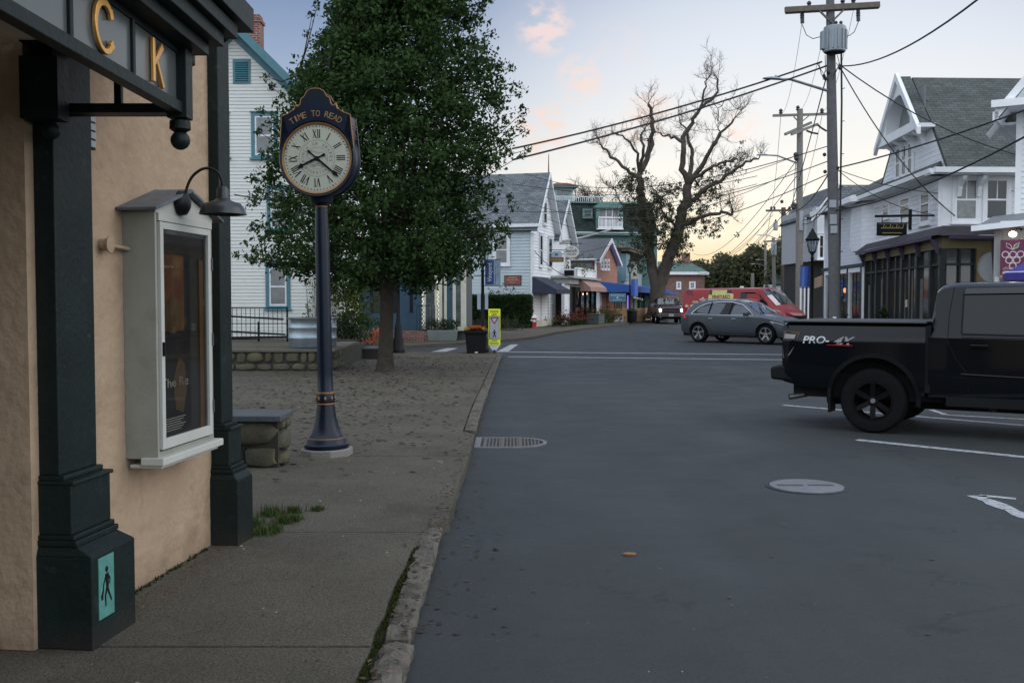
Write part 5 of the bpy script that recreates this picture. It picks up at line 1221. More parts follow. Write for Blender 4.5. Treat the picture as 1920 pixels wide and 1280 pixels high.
q = MB(); q.bar((-.9, 0, cz+.58), (.46, 0, cz+.58), .04); q.bar((-.35, 0, cz+.12), (-.35, 0, cz+.58), .02); q.build('bracket', blackm, t)
# ivy between the gables and the flat shop
shrub('ivy', 'yellow green ivy hanging between the corner shop and the flat-roofed shop', (*(FA.T((9.4, -.5, 0)).xy), 2.7), [(random.Random(i).gauss(0, .55), random.Random(i+99).gauss(0, .3), random.Random(i+7).uniform(.2, 2.1)) for i in range(60)], [.22]*60, 16, .07, vine_leaf, 12, cat='ivy')
# --- (2) flat-roofed shop with salmon awning
aq0, aq1 = FA.uv(1077, 600, -1.2)[0], FA.uv(1117.5, 600, -1.2)[0]
P2_ = FA.T((aq0, -1.2, 0)); o2 = building('flat_shop', 'small flat-roofed shop with salmon striped awning and white parapet', P2_); F = shift(onl(FA, P2_), -1.2); T = F.T
zc = F.uv(1085, 523)[1]; zp = F.uv(1086, 504)[1]
q = MB(); q.box(aq0-1.6, aq1, .0, 4.5, zc-.35, zc, 0, T); q.box(aq0-1.8, aq1+.15, -.35, 4.5, zc, zc+.14, 0, T); q.build('cornice', M('grey_cornice', (.34, .35, .34), .6), o2)
q = MB(); a5 = F.uv(1085, 515)[0]; q.box(a5, aq1, .1, .2, zc+.14, zp, 0, T); q.box(a5, a5+.1, .1, 3.0, zc+.14, zp, 0, T); q.box(a5-.06, aq1+.06, .04, .28, zp, zp+.1, 0, T); q.build('parapet', white, o2)
q = MB(); q.box(a5-.35, a5-.02, .3, .9, zc+.14, zp-.1, 0, T); q.build('roof_unit', black, o2)
shopfront(o2, F, aq0, aq1-.35, .15, zc-.55, 4, black, 5, depth=1.2)
q = MB(); q.box(aq1-.35, aq1, -.05, .3, .12, zc-.35, 0, T); q.box(aq0-1.6, aq0, .3, .5, .12, zc-.35, 0, T); q.build('pillar', white, o2)
awning('awning', M('salmon_canvas', (.33, .205, .175), .8, var=.15, vs=3), o2, F, F.uv(1086, 540)[0], aq1, zc+.02, zc-.55, .75, .25)
# --- (3) orange shingled gable with grey roof
a30 = FA.uv(1117, 600)[0]; a31, z31 = FA.uv(1138.5, 450); P3_ = FA.T((a30, 0, 0)); o3 = building('orange_gable_shop', 'orange shingled gable shop with plain grey roof behind the flat shop', P3_)
F = onl(FA, P3_); T = F.T; zE3 = F.uv(1117, 487)[1]; a32 = 2*a31-a30; orange = MBrick('orange_shingles', (.42, .22, .155), (.46, .25, .175), (.38, .17, .11), .3, .16, .01, var=.12)
q = MB(); out = [(a30, .1), (a32, .1), (a32, zE3), (a31, z31), (a30, zE3)]; q.prism(out, .0, .3, 0, T); clap(q, T, out, .2, 0, .03); q.build('gable_wall', orange, o3)
Fs3 = side(F, P3_, a30, 1); q = MB(); q.prism([(-9, .1), (0, .1), (0, zE3), (-9, zE3)], .0, .3, 0, Fs3.T); q.build('side_wall', gshingle, o3)
q = MB(); q.box(-.1, .14, -.05, .08, .1, zE3, 0, lambda p: T((a30+p[0], p[1], p[2]))); q.box(-9, .1, -.3, .05, zE3-.08, zE3+.08, 0, Fs3.T); rakes(q, T, a30, a31, a32, zE3, z31, -.4, .3); q.build('white_trim', white, o3)
q = MB(); gable_roof(q, T, a30, a31, a32, zE3, z31, -.4, 10); q.build('roof', M('dark_grey_roof', (.10, .105, .115), .85, var=.2, vs=1.5), o3)
for (u0, u1) in ((1125.5, 1130), (1131.5, 1136), (1137.5, 1141.5)): win_px(o3, F, u0, u1, 486, 506, white, glass_c, fw=.12, proud=.09)
# --- (4) blue awning cafe with tan fence
a40, a41 = a30+1, a30+24
P4_ = FA.T((a40, 0, 0)); o4 = building('cafe', 'cafe under a long bright blue awning behind a tan board fence', P4_); F = onl(FA, P4_); T = F.T
zt = 3.18; out_ = 3.3; zb = 2.74; a4s = 18.2
awning('awning', M('bright_blue_canvas', (.015, .075, .29), .7, var=.12, vs=1), o4, F, a4s, a41-3, zt, zb, out_, .42)
awning('rear_awning', M('mid_blue_canvas', (.03, .12, .30), .7, var=.12), o4, F, a41-2.5, a41+14, zt-.5, zb-.1, 2.2, .3)
shopfront(o4, F, a40, a41+10, .2, 2.7, 9, M('cafe_frame', (.05, .06, .07), .6), 8)
q = MB(); q.box(a40, a41+12, .3, 5, .1, 4.4, 0, T); q.build('wall', M('cafe_wall', (.28, .31, .32), .8), o4)
q = MB(); q.box(a30-.5, a30+.4, -.4, .2, .12, zt-.3, 0, T); q.build('pillar', white, o4)
q = MB(); q.box(0, .08, -2.8, -2.76, 1.6, 2.9, 0, lambda p: T((a30+4+p[0], p[1]+.9, p[2]-.8))); q.build('neon_tube', M('violet_neon', (.3, .1, .8), .5, var=0, emit=(.25, .10, 1.0), es=2.2), o4)
t = thing('board_fence', 'low tan vertical board fence round the cafe patio', 'fence', (P4_[0], P4_[1], 0)); q = MB(); r = random.Random(4)
aa = 16.4
n = 9
for i in range(n): y = -1.0-i*.29; q.box(aa, aa+.04, y-.275, y, .12, 1.10+r.uniform(-.015, .015), 0, T)
for i in range(44): x = aa+i*.3; q.box(x, x+.285, -3.66, -3.62, .12, 1.10+r.uniform(-.015, .015), 0, T)
q.build('boards', M('tan_board', (.30, .19, .085), .75, var=.2, vs=2), t)
t = thing('board_fence', 'narrow cream and brown board fence panels right of the black lamp post', 'fence', (P4_[0], P4_[1], 0)); q = MB(); ac = 30.2
for i in range(6): x = ac+i*1.3; q.box(x, x+1.1, -3.66, -3.6, .12, 1.15, i % 2, T)
q.build('boards', [M('cream_board', (.42, .34, .24), .7), M('brown_board', (.20, .08, .04), .7)], t)
Y_ = 74.5; k1 = Y_/FOC; t = thing('cafe_sign', 'pale blue hanging rectangular sign in front of the blue awning', 'sign', ((1157.5-960)*k1, Y_, 0)); cz = CAMZ+(HOR-557.5)*k1
MB().box(-.62, .62, -.05, .05, cz-.30, cz+.30).build('frame', M('sky_blue_sign', (.12, .27, .38), .6), t); MB().box(-.57, .57, -.056, -.048, cz-.25, cz+.25).build('face', M('mid_blue_sign', (.055, .15, .24), .6), t)
q = MB(); q.lathe([(.08, -.062), (.08, -.05)], (0, 0, cz-.02), 14, 'y')
for i in range(9): q.box(-.5+i*.115, -.5+i*.115+.075, -.062, -.052, cz+.10+(.02 if 2 < i < 6 else 0), cz+.18+(.02 if 2 < i < 6 else 0))
for i in range(6): q.box(-.36+i*.12, -.36+i*.12+.08, -.062, -.052, cz-.20, cz-.15)
q.build('lettering', M('sign_pale_ink', (.42, .52, .56), .6, var=0), t)
q = MB(); q.bar((-.5, 0, cz+.3), (-.5, 0, cz+.45), .03); q.bar((.5, 0, cz+.3), (.5, 0, cz+.45), .03); q.bar((-.04, 0, .12), (-.04, 0, cz-.3), .06); q.build('post', blackm, t)
# planting in front of the shops
red_l = M('red_petal', (.30, .02, .03), .7, var=.5, vs=9); r = random.Random(77)
def redbush(a, b, w, h, n, lb, seed, mixg=True):
    p = FA.T((a, b, 0)); t = thing('red_flowering_bush', lb, 'bush', (p.x, p.y, .12), group='red flowering bushes outside the shops'); rr = random.Random(seed)
    C = [(rr.gauss(0, w*.4), rr.gauss(0, w*.4), abs(rr.gauss(h*.35, h*.3))) for _ in range(n)]
    leaves('foliage', C, [.16]*n, 16, .05, dk_leaf, t, seed); leaves('flowers', [(x, y, z+.1) for x, y, z in C if z > h*.25], [.17]*n, 9, .04, red_l, t, seed+1) if n else None
redbush(1.6, -1.5, .9, .95, 50, 'first red flowering bush right of the fire hydrant', 1)
redbush(4.2, -1.6, 1.0, .85, 50, 'dark red flowering bush under the navy awning, second from the hydrant', 2)
redbush(6.3, -1.7, .9, 1.0, 45, 'dark red bush beside the grey planter box at the end of the navy awning', 3)
redbush(12.6, -2.2, 1.2, 1.15, 70, 'large bright red flowering bush before the flat shop window', 4)
redbush(15.0, -1.9, 1.0, 1.1, 60, 'bright red flowering bush at the right end of the flat shop', 5)
p = FA.T((10.8, -2.2, 0)); shrub('rounded_bush', 'green rounded bush between the grey planter box and the red bushes', (p.x, p.y, .12), [(r.gauss(0, .5), r.gauss(0, .4), r.uniform(.1, 1.0)) for _ in range(60)], [.22]*60, 24, .05, MLeaf('mid_green_leaf', (.03, .05, .02), (.07, .10, .03)), 21)
t = thing('grey_planter_box', 'dark grey rectangular planter box under the shop window', 'planter', (*FA.T((8.4, -2.3, 0)).xy, .12), ang); q = MB(); q.box(-1.0, 1.1, -.3, .5, 0, .62); q.box(-1.04, 1.14, -.34, .54, .62, .68); q.build('box', M('grey_green_box', (.055, .07, .07), .7), t, bevel=.02)
t = thing('flower_trough', 'small white trough with low green plants beside the tan fence', 'planter', (*FA.T((15.6, -2.6, 0)).xy, .12), ang); q = MB(); q.box(-.9, .9, -.2, .25, 0, .42); q.build('trough', white_d, t, bevel=.02)
leaves('foliage', [(r.uniform(-.8, .8), 0, .45) for _ in range(20)], [.16]*20, 16, .05, dk_leaf, t, 3)
# --- (5) cream bracketed building beyond the cafe
a50 = FA.uv(1163, 600)[0]; a51 = FA.uv(1194, 600)[0]; P5_ = FA.T((a50, 0, 0)); o5 = building('bracketed_building', 'cream and pale blue building with brown bracketed cornice', P5_)
F = onl(FA, P5_); T = F.T; z5 = F.uv(1163, 471)[1]
q = MB(); q.box(a50, a51, .0, 6, .1, z5, 0, T); q.build('cream_wall', M('cream_wall', (.36, .36, .29), .7, var=.1), o5)
q = MB(); q.box(a50-.02, a50, .0, 6, .1, z5, 0, T); q.box(a50, a50+2.2, -.5, 0, 3.4, z5-.2, 0, T); q.build('blue_bay', M('pale_blue_wall', (.17, .27, .30), .7, var=.1), o5)
q = MB(); q.box(a50-.6, a51+.4, -.9, .2, z5, z5+.22, 0, T); q.box(a50-.7, a51+.5, -1.0, 6, z5+.22, z5+.34, 1, T)
for i in range(9): x = a50+.4+i*(a51-a50-.6)/8; q.prism([(-.75, z5), (0, z5), (0, z5-.7), (-.15, z5-.55)], x, x+.16, 0, T, 'yz')
q.build('cornice', [M('brown_cornice', (.09, .075, .05), .7), M('red_brown_roofing', (.16, .05, .035), .8)], o5)
win_px(o5, F, 1176, 1180, 490, 518, M('pale_blue_wall', (.17, .27, .30)), glass_d, fw=.15); win_px(o5, F, 1168, 1171.5, 487, 518, white_d, glass_d, fw=.12)
# --- (6) dark green mansard building behind
P6_ = (5.2, 103.0); o6 = building('mansard_building', 'large green building with dark mansard roof, white dormer balcony and cupola', P6_); F = Fac(P6_, P6_, R(8)); T = F.T
gw = M('sea_green_wall', (.075, .14, .13), .7, var=.12); gt = M('sea_green_trim', (.10, .19, .175), .6, var=.1)
a61 = F.uv(1232, 500)[0]; zb = F.uv(1100, 436)[1]; zt = F.uv(1100, 380)[1]; a60 = F.uv(1040, 430)[0]
q = MB(); q.box(a60, a61, 0, 12, 0, zb, 0, T); q.build('wall', gw, o6)
q = MB(); q.add([T(p) for p in ((a60, -.3, zb), (a61, -.3, zb), (a61-.4, .7, zt), (a60+.4, .7, zt), (a60, 12, zb), (a61, 12, zb), (a61-.4, 11, zt), (a60+.4, 11, zt))], [(0, 1, 2, 3), (1, 5, 6, 2), (4, 0, 3, 7), (5, 4, 7, 6), (3, 2, 6, 7)]); q.build('mansard_roof', shingle_d, o6)
q = MB(); q.box(a60-.2, a61+.2, -.6, .1, zb-.28, zb-.05, 0, T); q.box(a60+.2, a61-.2, .4, .9, zt, zt+.16, 0, T); q.build('cornice', gt, o6)
q = MB(); q.box(a60-.22, a61+.22, -.62, .12, zb-.05, zb+.03, 0, T); q.build('eave_line', white_d, o6)
d0, d1 = F.uv(1119, 430)[0], F.uv(1163, 430)[0]; zd = F.uv(1140, 391)[1]; zd0 = F.uv(1140, 429)[1]
q = MB(); q.box(d0-.15, d0+.25, -.5, .9, zd0, zd, 0, T); q.box(d1-.25, d1+.15, -.5, .9, zd0, zd, 0, T); q.box(d0-.3, d1+.3, -.7, 1.5, zd, zd+.25, 0, T); q.prism([(d0-.2, zd+.25), (d1+.2, zd+.25), (d1-.3, zd+.55), (d0+.3, zd+.55)], -.5, 1.5, 0, T); dm = q.build('dormer', gt, o6)
q = MB(); q.box(d0+.25, d1-.25, -.2, -.1, zd0, zd, 0, T); q.build('pane', glass_c, dm)
q = MB(); 
for i in range(4): x = d0+.25+(d1-d0-.5)*i/3; q.box(x-.05, x+.05, -.28, -.2, zd0, zd, 0, T)
q.build('door_frame', white_d, dm)
q = MB(); zr_ = F.uv(1140, 409)[1]
q.bar(T((d0, -.9, zr_)), T((d1, -.9, zr_)), .12); q.bar(T((d0, -.9, zd0+.1)), T((d1, -.9, zd0+.1)), .10)
for i in range(19): x = d0+(d1-d0)*i/18; q.bar(T((x, -.9, zd0)), T((x, -.9, zr_)), .07)
q.box(d0-.1, d1+.1, -.95, 0, zd0-.12, zd0, 0, T); q.build('balcony', white, dm)
a, z1 = F.uv(1092, 392); b, z0 = F.uv(1110, 409); window(o6, F, a, b, z0, z1, gt, glass_d, fw=.14, proud=.25)
for u0, u1 in ((1142, 1156), (1160, 1174), (1179, 1188)): a, z1 = F.uv(u0, 451); b, z0 = F.uv(u1, 465 if u0 < 1179 else 480); window(o6, F, a, b, z0, z1, gt, glass_c if u0 < 1179 else glass_d, fw=.12, proud=.08)
for u0, u1 in ((1062, 1072), (1080, 1092), (1200, 1208)): a, z1 = F.uv(u0, 450); b, z0 = F.uv(u1, 476); window(o6, F, a, b, z0, z1, gt, glass_d, fw=.12, proud=.08)
c0, c1 = F.uv(1040, 380, 3)[0], F.uv(1074, 380, 3)[0]; zc1 = F.uv(1060, 352, 3)[1]
q = MB(); q.box(c0, c1, 3, 5.2, zt, zc1, 0, T); cu = q.build('cupola', M('pale_green_wall', (.26, .36, .37), .7), o6)
q = MB(); q.box(c0-.5, c1+.5, 2.5, 5.7, zc1, zc1+.2, 0, T); q.add([T(p) for p in ((c0-.6, 2.4, zc1+.2), (c1+.6, 2.4, zc1+.2), (c1+.6, 5.8, zc1+.2), (c0-.6, 5.8, zc1+.2), ((c0+c1)/2-.6, 4, zc1+.62), ((c0+c1)/2+.6, 4, zc1+.62))], [(0, 1, 5, 4), (1, 2, 5), (2, 3, 4, 5), (3, 0, 4)], 1); q.build('cupola_roof', [gt, M('red_brown_roofing', (.16, .05, .035), .8)], o6)
for x in (c0+.3, (c0+c1)/2+.05): q = MB(); q.box(x, x+.6, 2.93, 3.0, zt+.9, zc1-.25, 0, T); q.build('cupola_window', glass_c, cu)
q = MB()
for i in range(42): x = c0-.8+i*.22; q.bar(T((x, 1.6, zt+.15)), T((x, 1.6, zt+.75)), .05)
q.bar(T((c0-.8, 1.6, zt+.78)), T((c0+8.3, 1.6, zt+.78)), .08); q.build('roof_balustrade', white_d, o6)
# --- (7) far brick house past the old tree
P7_ = ((1262-960)/FOC*132, 132.0); o7 = building('brick_house', 'far red brick house with green roof and brick chimney beyond the old tree', P7_, 'house'); F = Fac(P7_, P7_, 0); T = F.T
a1 = F.uv(1321, 540)[0]; ze = F.uv(1290, 510)[1]; zr_ = F.uv(1290, 488)[1]
MB().box(-2, a1, 0, 8, 0, ze, 0, T).build('wall', brick, o7)
q = MB(); roofslab(q, [T((-2.2, -.4, ze)), T((a1+.4, -.4, ze)), T((a1-1.4, 4, zr_)), T((-1.5, 4, zr_))], .1); q.add([T(p) for p in ((a1+.4, -.4, ze), (a1+.4, 8.4, ze), (a1-1.4, 4, zr_))], [(0, 1, 2)]); q.build('roof', M('green_metal_roof', (.07, .12, .10), .6, var=.25), o7)
MB().box(-2.3, a1+.5, -.5, .02, ze-.35, ze+.02, 0, T).build('eave_trim', white, o7)
for u0, u1 in ((1292, 1304), (1268, 1277)): a, z1 = F.uv(u0, 528); b, z0 = F.uv(u1, 542); window(o7, F, a, b, z0, z1, white, glass_d, fw=.16, nx=2, ny=3, proud=.1)
a, z1 = F.uv(1280, 474, 3); b, z0 = F.uv(1294, 495, 3); MB().box(a, b, 3, 4, z0, z1, 0, T).build('chimney', brick, o7)
# ------------------------------------------------------------------ right side of the street
CP = (12.95, 30.0)
o8 = building('gabled_corner_house', 'big white shingled house with grey-green roof and arched gable over corner store', CP, 'house')
FR = Fac(CP, CP, R(-94.5)); FRT = FR.T            # street wall: a = 0 at the near corner, negative going away
FS = Fac(CP, CP, R(2)); FST = FS.T                # wall facing the camera
zS = FS.uv(1835, 309, -.3)[1]; zc3 = FS.uv(1790, 427)[1]
# upper floor
wall_r = MB(); wall_r.box(0, 9, 0, .3, 3.0, zS-.05, 0, FST); wall_r.box(-8.2, 0, 0, .3, 3.0, zS-.05, 0, FRT)
for F_, p in ((FST, [(0, 3.2), (9, 3.2), (9, zS-.4), (0, zS-.4)]), (FRT, [(-8.2, 3.2), (0, 3.2), (0, zS-.4), (-8.2, zS-.4)])): clap(wall_r, F_, p, .16, 0, .014)
wall_r.build('wall', wshingle, o8)
q = MB(); q.box(-.08, .12, -.05, .05, 3.2, zS-.3, 0, FST); q.box(0, 9, -.04, 0, zS-.62, zS-.3, 0, FST); q.box(-8.2, 0, -.04, 0, zS-.62, zS-.3, 0, FRT)
a, z1 = FS.uv(1784, 330); b, z0 = FS.uv(1896, 425); 
q.box(a-.4, b, -.03, 0, z0, z1+.1, 0, FST)
q.build('frieze_board', white, o8)
for u0, u1 in ((1785, 1836), (1842, 1893)):
    a, z1 = FS.uv(u0, 330); b, z0 = FS.uv(u1, 418); w = window(o8, FS, a, b, z0, z1, white, glass_d, fw=.10, nx=1, ny=1, proud=.07); q_ = MB(); q_.box((a+b)/2-.014, (a+b)/2+.014, -.065, -.04, (z0+z1)/2, z1-.1, 0, FST); q_.build('muntin', white, w)
    if u0 == 1785: g = MB(); g.box(a+.16, b-.16, -.054, -.0515, z0+.16, z1-.16, 0, FST); g.build('net_curtain', M('net_curtain', (.20, .21, .20), .35, var=.4, vs=5, spec=.8), w)
def wr(u0, u1, vt, vb, F_=FR, g=glass_d, tr=None, y=0):
    a, z1 = F_.uv(u0, vt, y); b, _ = F_.uv(u1, vt, y); _, z0 = F_.uv(u0, vb, y); return window(o8, F_, a, b, z0, z1, tr or white, g, fw=.08)
wr(1727, 1746, 345, 423); wr(1689, 1708, 356, 418); wr(1656, 1669, 372, 412); 
# main roof: ridge runs away from the street; gable faces the street
ridge_y = 3.3; zRd = 9.07
ex_f = -.35
def W8(x, y, z): return FST((x+(.114*y if x < 1 else 0), y, z))
sl = (zRd-zS)/ridge_y
q = MB()
yk, zk = 1.2, 7.16
roofslab(q, [W8(-.02, -.45, zS-.2), W8(9, -.45, zS-.2), W8(9, yk, zk), W8(.04, yk, zk)], .12); roofslab(q, [W8(.04, yk, zk), W8(9, yk, zk), W8(9, ridge_y, zRd), W8(.04, ridge_y, zRd)], .12)
roofslab(q, [W8(.04, ridge_y, zRd), W8(9, ridge_y, zRd), W8(9, 6.6-yk, zk), W8(.04, 6.6-yk, zk)], .12); roofslab(q, [W8(.04, 6.6-yk, zk), W8(9, 6.6-yk, zk), W8(9, 7.1, zS-.2), W8(.04, 7.1, zS-.2)], .12)
for s in (-1, 1): roofslab(q, [FRT((-3.3, -.46, zRd+.03)), FRT((-3.3+s*2.2, -.46, zRd+.03-2.2*.9)), FRT((-3.3+s*2.2, -.02, zRd+.03-2.2*.9)), FRT((-3.3, -.02, zRd+.03))], .05)
roofslab(q, [W8(-.5, -.45, zS-.12), W8(-.5, 8.4, zS-.12), W8(.9, 6.2, zS+.75), W8(.9, 1.8, zS+.75)], .1)
q.build('roof', shingle_g, o8)
q = MB(); q.box(-.55, 9, -.60, -.46, zS-.26, zS-.10, 0, FST); q.box(-.6, 9, -.46, .0, zS-.30, zS-.22, 0, FST); q.box(-8.4, .5, -.60, -.48, zS-.26, zS-.12, 0, FRT); q.box(-8.4, .5, -.5, .0, zS-.30, zS-.24, 0, FRT)
for x in (.35, .95, 4.6): q.prism([(-.5, zS-.34), (-.02, zS-.34), (-.02, zS-.95), (-.12, zS-.92), (-.2, zS-.62), (-.42, zS-.45)], x, x+.12, 0, FST, 'yz')
q.build('gutter', white, o8)
# gable front
zh = FR.uv(1644, 273, -.3)[1]; ah0 = -5.45; ah1 = -1.22; am = -3.3
gm = MB(); T = FRT
gm.prism([(-7.0, zS-.2), (.36, zS-.2), (-1.2, zk-.1), (am, zRd-.1), (-5.4, zk-.1)], .05, .25, 0, T); clap(gm, lambda p: T((p[0], p[1]+.05, p[2])), [(-6.9, zS-.2), (.32, zS-.2), (-1.2, zk-.12), (am, zRd-.12), (-5.4, zk-.12)], .16, 0, .014); gm.build('gable_wall', wshingle, o8)
q = MB(); zb_ = zh; k = (zRd-zb_)/(am-ah0)
outer = [(ah0-.15, zb_-.15), (am, zRd+.06), (ah1+.15, zb_-.15)]
# hood: triangular frame with an arched recess
N_ = 20; arc = [(am+1.3*math.cos(PI-PI*i/N_), zb_+.10+1.10*math.sin(PI*i/N_)) for i in range(N_+1)]
left = [(ah0-.15+(am-ah0+.15)*i/10, zb_-.15+(zRd+.06-zb_+.15)*i/10) for i in range(11)]+[(am+(ah1+.15-am)*i/10, zRd+.06+(zb_-.15-zRd-.06)*i/10) for i in range(1, 11)]
for y0_, in ((-.42,),):
    q.grid([[Vector(T((a, y0_, z))) for a, z in left], [Vector(T((a, y0_, z))) for a, z in arc], [Vector(T((a, .02, z))) for a, z in arc]])
q.add([T(p) for p in ((ah0-.15, -.42, zb_-.15), (ah1+.15, -.42, zb_-.15), (am+1.3, -.42, zb_+.1), (am-1.3, -.42, zb_+.1))], [(0, 1, 2, 3)])
q.box(ah0-.2, ah1+.2, -.44, .05, zb_-.2, zb_-.08, 0, T)
for i in range(4): a = -4.9+i*1.0; q.prism([(-.4, zb_-.2), (.05, zb_-.2), (.05, zb_-.75), (-.05, zb_-.7), (-.15, zb_-.4), (-.35, zb_-.28)], a, a+.08, 0, T, 'yz')
q.build('gable_hood', white, o8)
MB().box(am-1.33, am+1.33, .025, .045, zb_+.05, zb_+1.25, 0, T).build('arch_panel', M('grey_arch_panel', (.22, .24, .25), .7, var=.2), o8)
q = MB()
for s in (-1, 1):
    a0_, z0_ = (am, zRd+.16); a1_, z1_ = ((ah1+.25) if s > 0 else (ah0-.25), zb_-.2)
    q.add([T(p) for p in ((a0_, -.52, z0_), (a1_, -.52, z1_), (a1_, -.52, z1_-.22), (a0_, -.52, z0_-.28), (a0_, -.40, z0_), (a1_, -.40, z1_), (a1_, -.40, z1_-.22), (a0_, -.40, z0_-.28))], [(0, 1, 2, 3), (4, 5, 6, 7), (0, 1, 5, 4), (3, 2, 6, 7), (1, 2, 6, 5)])
q.build('rake_board', white, o8)
for i in range(3):
    Fq_ = shift(FR, .03); a, _ = Fq_.uv(1682+i*11.5, 280); b, _ = Fq_.uv(1692+i*11.5, 280); window(o8, Fq_, a, b, zS+.12, zb_-.28, white, glass_d, fw=.07, proud=.08)
# far wing of the house with its own lower eave
zw = FR.uv(1600, 378, 0)[1]; zw = 5.75
fw_ = MB(); fw_.box(-15.2, -8.2, 0, .3, 3.0, zw, 0, FRT); fw_.box(-8.2, -8.0, 0.02, .3, 3.0, zw, 0, FRT); clap(fw_, FRT, [(-15.2, 3.1), (-8.2, 3.1), (-8.2, zw), (-15.2, zw)], .15, 0, .012); fw_.build('far_wing_wall', M('plain_white_wall', (.62, .66, .72), .65, var=.05), o8)
q = MB(); roofslab(q, [FRT((-15.5, -.5, zw-.1)), FRT((-8.0, -.5, zw-.1)), FRT((-8.0, 3.4, zw+1.9)), FRT((-13.5, 3.4, zw+1.9))], .12); roofslab(q, [FRT((-15.5, -.5, zw-.1)), FRT((-15.5, 6, zw-.1)), FRT((-13.5, 3.4, zw+1.9)), FRT((-13.5, 3.3, zw+1.9))], .12); q.build('far_wing_roof', shingle_g, o8)
q = MB(); q.box(-15.6, -8.1, -.6, -.48, zw-.26, zw-.04, 0, FRT); q.box(-15.2, -15.0, -.04, .02, 3.0, zw, 0, FRT); q.build('far_wing_gutter', white, o8)
for (u0, u1, vt, vb) in ((1596.5, 1603, 406, 463), (1604, 1611, 405, 463), (1630, 1639, 396, 456)): wr(u0, u1, vt, vb)
# a shallow bay between the wing and the gable
bm_ = MB(); bm_.prism([(-9.8, 0), (-9.3, -.35), (-7.8, -.35), (-7.3, 0)], 3.6, zS-.3, 0, lambda p: FRT(p), 'xy'); bm_.build('bay', wshingle, o8)
q = MB(); q.prism([(-10.1, 0), (-9.4, -.8), (-7.7, -.8), (-7.0, 0)], zS-.3, zS-.12, 0, FRT, 'xy'); q.build('bay_eave', white, o8)
# ground floor: corner store with brown awning roof
ochre = M('ochre_trim', (.15, .115, .05), .6, var=.15); plum = M('plum_trim', (.055, .035, .075), .55, var=.2); darkgreen = M('shop_dark_green', (.008, .015, .017), .5, var=.2)
sg = M('dim_shop_glass', (.035, .033, .028), .10, spec=.8, var=.6, vs=3, stain=(.10, .085, .06), sst=(.56, .75), ss=4)
PR_ = Fac(CP, (11.35, 26.3), R(-97)).T; PS = Fac(CP, (11.35, 26.3), R(4)).T; LP, WP_ = 8.6, 1.28; zo, zt_ = 3.40, 3.66
q = MB(); far = -LP-.3
def ci(y): return PR_((0, y, 0))+PS((0, y, 0))-PR_((0, 0, 0))     # the corner point of two walls pushed out by y
def cz(y, z): p = ci(y); return Vector((p.x, p.y, z))
q.add([PR_((far, -.34, zo)), cz(-.34, zo), cz(-.02, zt_), PR_((far+.2, -.02, zt_))], [(0, 1, 2, 3)])
q.add([cz(-.34, zo), PS((WP_+.2, -.34, zo)), PS((WP_, -.02, zt_)), cz(-.02, zt_)], [(0, 1, 2, 3)])
q.add([PR_((far+.2, -.02, zt_)), cz(-.02, zt_), PS((WP_, -.02, zt_)), PS((3.4, 4.5, zt_)), PR_((far, 2.5, zt_))], [(0, 1, 2, 3, 4)])
q.add([PR_((far, -.34, zo-.02)), cz(-.34, zo-.02), PS((WP_+.2, -.34, zo-.02)), PS((WP_+.2, .2, zo-.02)), cz(.2, zo-.02), PR_((far, .2, zo-.02))], [(0, 1, 4, 5), (1, 2, 3, 4)])
s8 = q.build('awning_roof', M('brown_black_roofing', (.035, .032, .036), .8, var=.3, vs=2), o8)
q = MB(); q.box(far, -.0, -.345, -.30, zo-.10, zo-.01, 1, PR_); q.box(0, WP_+.2, -.345, -.30, zo-.10, zo-.01, 1, PS)
q.box(-LP, 0, -.10, .12, zo-.34, zo-.03, 0, PR_); q.box(-.08, WP_, -.10, .12, zo-.34, zo-.03, 0, PS)
for i in range(6): a = -LP+i*1.7; q.prism([(-.30, zo-.1), (-.10, zo-.1), (-.10, zo-.5), (-.16, zo-.45)], a, a+.08, 1, PR_, 'yz')
q.box(.86, WP_, -.10, .4, .12, zo-.34, 0, PS)
for k in range(8): q.box(.87, WP_-.01, -.115, -.10, .2+k*.36, .2+k*.36+.34, 0, PS)
q.build('fascia', [ochre, plum], o8)
q = MB(); q.box(WP_, WP_+.10, -.12, .4, .12, zo-.03, 0, PS); q.build('plum_corner_post', plum, o8)
q = MB(); q.box(-LP, 0, .02, .1, .6, zo-.3, 0, PR_); q.box(0, .88, .02, .1, .6, zo-.3, 0, PS); q.build('shop_glass', sg, o8)
q = MB()
for a in (-LP, -7.0, -5.4, -3.8, -2.2, -.9, 0): q.box(a-.07, a+.07, -.08, .04, .12, zo-.3, 0, PR_)
for a in (-7.8, -6.2, -4.6, -3.0): q.box(a-.025, a+.025, -.04, .04, .6, zo-.3, 0, PR_)
q.box(-LP, .03, -.20, .05, .54, .66, 0, PR_); q.box(0, .9, -.2, .05, .54, .66, 0, PS); q.box(-LP, 0, -.05, .04, 2.62, 2.68, 0, PR_); q.box(0, .9, -.05, .04, 2.62, 2.68, 0, PS); q.box(.42, .47, -.05, .04, .6, zo-.3, 0, PS); q.box(.82, .88, -.08, .05, .12, zo-.3, 0, PS)
q.build('shop_mullions', darkgreen, o8)
q = MB(); q.box(-LP, 0, -.12, .1, .12, .54, 0, PR_); q.box(0, .9, -.12, .1, .12, .54, 0, PS)
for i in range(8): a = -LP+.15+i*1.06; q.box(a, a+.8, -.135, -.12, .18, .48, 1, PR_)
q.build('stall_riser', [ochre, plum], o8)
q = MB(); r = random.Random(9)
for i in range(22): a = r.uniform(-LP, -.3); z = r.uniform(.7, 1.0); q.box(a, a+r.uniform(.05, .3), .004, .018, z, z+r.uniform(.05, .3), r.randrange(4), PR_)
for i in range(9): a = -LP+.2+i*.9; q.box(a, a+r.uniform(.15, .3), .006, .018, .9, r.uniform(2.2, 2.6), 4, PR_)
